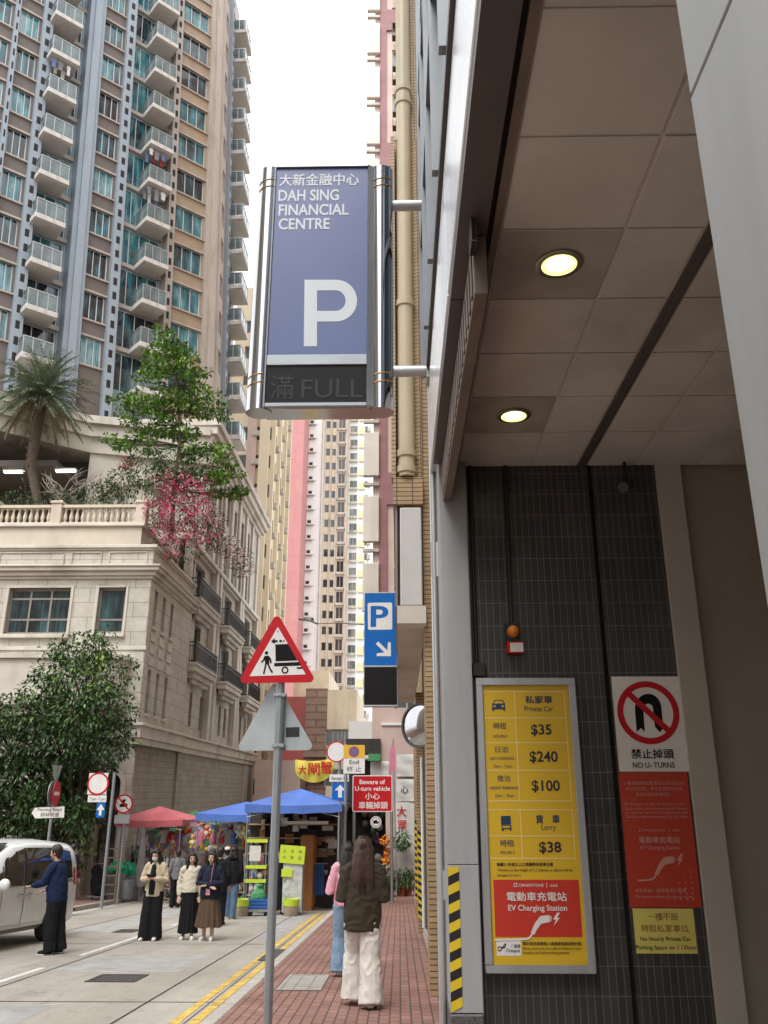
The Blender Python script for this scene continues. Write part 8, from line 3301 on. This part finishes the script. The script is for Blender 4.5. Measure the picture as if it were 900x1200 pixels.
b.add([(x, y + .02, z) for x, y, z in vs], [f[::-1] for f in fs], 0, True)
b.build('cloth_sheet', 'banner_yellow', bn, world=True)
F = Face(YBn - 0.09)
b = MB()
F.text(b, '閘', 367.5, 908, 14, 13, 0, 0.012, 0.0)
F.text(b, '蟹', 382, 906.5, 14, 13, 0, 0.012, 0.0)
F.text(b, '大', 354, 907, 10, 9, 0, 0.012, 0.0)
b.build('lettering', 'sign_red', bn, world=True)

# ---------------------------------------------------------------- flower shop at the end of the pavement
YF_ = 34.3
fs_ = thing('flower_shop', 'flower shop front with a dark opening and pale wall under the mauve tower', 'shop', (PY(460, 1040, YF_).x, YF_, gz(YF_)))
x0, x1, x2 = PY(404, 1000, YF_).x, PY(452, 1000, YF_).x, PY(505, 1000, YF_).x
zt = PY(460, 846, YF_).z
zop = PY(430, 946, YF_).z
b = MB()
b.box(x1, x2, YF_, YF_ + 1.5, gz(YF_) - .3, zt)
b.box(PY(446, 880, YF_).x, x1 - 0.002, YF_, YF_ + 1.5, zop + 0.9, zt)
b.build('wall', 'far_rose', fs_, world=True)
b = MB()
b.box(x0, x1 - 0.005, YF_ + 1.2, YF_ + 1.5, gz(YF_) - .3, zop + 1.8)
b.box(x0 - 0.2, x0 - 0.003, YF_ - 0.6, YF_ + 1.5, gz(YF_) - .3, zop + .3)
b.box(x0, x1 - 0.004, YF_ + 0.2, YF_ + 1.19, zop, zop + .12)
b.build('opening', 'shop_dark', fs_, world=True)
b = MB()
xg0, xg1 = PY(432, 900, YF_).x, PY(446, 900, YF_).x
b.box(xg0, xg1, YF_ - .5, YF_ + .4, PY(440, 892, YF_).z, PY(440, 884, YF_).z, 0)
b.box(x0, xg1, YF_ - .2, YF_ + 1.0, PY(440, 884, YF_).z + .02, PY(440, 866, YF_).z, 1)
b.box(PY(447, 850, YF_).x, x2, YF_ - .06, YF_ - .002, PY(460, 850, YF_).z, PY(460, 847, YF_).z, 2)
b.build('awning', ['goods_green', 'shop_dark', 'far_white'], fs_, world=True)
b = MB()
for k in range(44):
    u, v = rg_.uniform(420, 450), rg_.uniform(950, 1040)
    p = PY(u, v, YF_ + rg_.uniform(.3, 1.0))
    b.ball(tuple(p), (rg_.uniform(.06, .16), .1, rg_.uniform(.06, .18)), 7, 5, rg_.choice([0, 0, 0, 1, 2, 3, 4]))
tag(b.build('shop_stock', ['shop_dark', 'leaf_dark', 'goods_red', 'goods_grey', 'goods_purple'], fs_, world=True), kind='stuff')
F = Face(YF_ - 0.03)


def banner(label, u0, u1, v0, v1, txts, Y=YF_ - 0.12, m='banner_white'):
    Fb = Face(Y)
    a, c = PY(u0, v1, Y), PY(u1, v0, Y)
    o = thing('shop_banner', label, 'banner', ((a.x + c.x) / 2, Y, a.z))
    n = 10
    vs, fs = [], []
    for dy in (0, .012):
        for i in range(n + 1):
            for j in range(7):
                s, t = i / n, j / 6
                vs.append((a.x + (c.x - a.x) * s, Y + dy + .02 * math.sin(s * 5 + t * 9) + .015 * math.sin(t * 14), a.z + (c.z - a.z) * t))
    k = 7 * (n + 1)
    for i in range(n):
        for j in range(6):
            q = i * 7 + j
            fs += [(q, q + 7, q + 8, q + 1), (k + q, k + q + 1, k + q + 8, k + q + 7)]
    b = MB().add(vs, fs, 0, True)
    b.build('cloth_sheet', m, o, world=True)
    if txts:
        b = MB()
        for s, u, v, h, mm in txts:
            Fb.text(b, s, u, v, h, h * 0.95, mm, 0.012, 0.045)
        b.build('lettering', ['sign_red', 'ink_dark'], o, world=True)
    return o


banner('white shop banner with the large red Chinese lettering right of the red board', 464, 486, 940, 1024, [('大', 470.5, 957, 12, 0), ('眾', 471, 972, 11, 0)])
banner('white shop banner with a dark round mark above the red lettered banner', 464.5, 485, 913, 939, [('心', 474, 930, 9, 1)])
banner('pale cloth banner under the green awning beside the pink flag', 434, 456, 892, 912, [])
banner('white notice panel high on the shop wall above the dark marked banner', 465, 487, 884, 910, [])
fg = thing('feather_flag', 'tall narrow pink feather flag on its pole above the red board', 'flag', (PY(461.5, 905, 31.5).x, 31.5, gz(31.5)))
p0, p1 = PY(458, 905, 31.5), PY(459.5, 868, 31.5)
b = MB()
b.plate([(p0.x - .08, p0.z), (p0.x + .16, p0.z), (p1.x + .12, p1.z - .3), (p1.x + .02, p1.z), (p1.x - .09, p1.z - .4)], 31.45, 31.47)
b.build('flag_cloth', 'goods_pink', fg, world=True)
MB().tube([(PY(461.5, 905, 31.5).x + .08, 31.5, gz(31.5)), (p1.x + .05, 31.5, p1.z + .1)], .022, 8).build('pole', 'steel_grey', fg, world=True)
lg = thing('shop_sign', 'round white shop sign with a dark emblem under the red board', 'sign', (PY(440.5, 963, YF_ - .3).x, YF_ - .3, PY(440.5, 963, YF_).z))
b = MB()
b.disc(0, 0, .21, 0, .04, 0, 28)
b.ring(0, 0, .15, .17, -.003, -.0005, 1, 28)
b.plate([(-.10, -.06), (.1, -.06), (.12, .02), (.05, .02), (.03, .09), (-.05, .06), (-.11, .05)], -.003, -.0005, 1)
b.build('disc', ['sign_white', 'sign_black'], lg)
MB().tube([(0, .05, 0), (0, .3, .15)], .015, 6).build('bracket', 'steel_grey', lg)


def potted(label, u, v, Y, size, fl, pot='black_plastic', n=1):
    p = PY(u, v, Y)
    o = thing('potted_plant', label, 'potted plant', (p.x, Y, gz(Y)), 0, 'plants standing at the flower shop')
    b = MB().lathe([(.13, 0), (.17, .3), (.19, .3), (.19, .34), (.15, .34), (.14, .28), (0, .28)], n=16)
    b.build('pot', pot, o)
    lf = MB()
    cluster(lf, (0, 0, .34 + size * .7), size, int(130 * size / .3), .22, .07, [0, 1], r, 1.0)
    for _ in range(8):
        limb(lf, (0, 0, .28), Vector((0, 0, .34 + size * .6)) + rv(r) * size * .7, .01, .005, r, n=3)
    lf.build('leaves', ['leaf_mid', 'leaf_dark'], o)
    if fl:
        f = MB()
        for _ in range(14):
            cluster(f, Vector((0, 0, .34 + size * 1.1)) + rv(r) * size * .8, .06, 8, .09, .07, [0], r)
        f.build('flowers', fl, o)
    return o


potted('cream flowering plant in a black pot, left of the sign post base', 452, 1040, 32.6, .36, 'cream_petal')
potted('cream flowering plant in a dark pot beside the olive overshirt', 445, 1042, 32.2, .30, 'cream_petal')
potted('dark green plant in a black pot between the cream flowers', 457, 1040, 33.0, .28, None)
potted('green plant in a terracotta pot, right of the sign post base', 470, 1044, 32.8, .30, None, 'terracotta')
potted('broad green plant in a terracotta pot at the right end of the shop', 478, 1044, 33.2, .32, None, 'terracotta')
for i, (u, v, m, s, lb) in enumerate(((452, 985, 'orange_petal', .16, 'orange flower bunch hanging highest in the shop opening'), (454, 998, 'orange_petal', .10, 'small orange flower bunch hanging in the middle of the shop opening'), (453, 1007, 'orange_petal', .13, 'orange flower bunch hanging lowest in the shop opening'), (471, 985, 'leaf_mid', .30, 'leafy green hanging plant in front of the white banner'))):
    Yh = 33.6
    p = PY(u, v, Yh)
    o = thing('hanging_plant' if i == 3 else 'flower_bunch', lb, 'hanging plant' if i == 3 else 'flowers', tuple(p))
    f = MB()
    cluster(f, (0, 0, 0), s, 90 if i < 3 else 200, .11 if i < 3 else .18, .08, [0], r)
    f.build('blooms' if i < 3 else 'leaves', m, o)
    MB().tube([(0, 0, s * .5), (0, .0, s + .25)], .006, 5).build('cord', 'black_plastic', o)

bpy.data.scenes.remove(TMP)
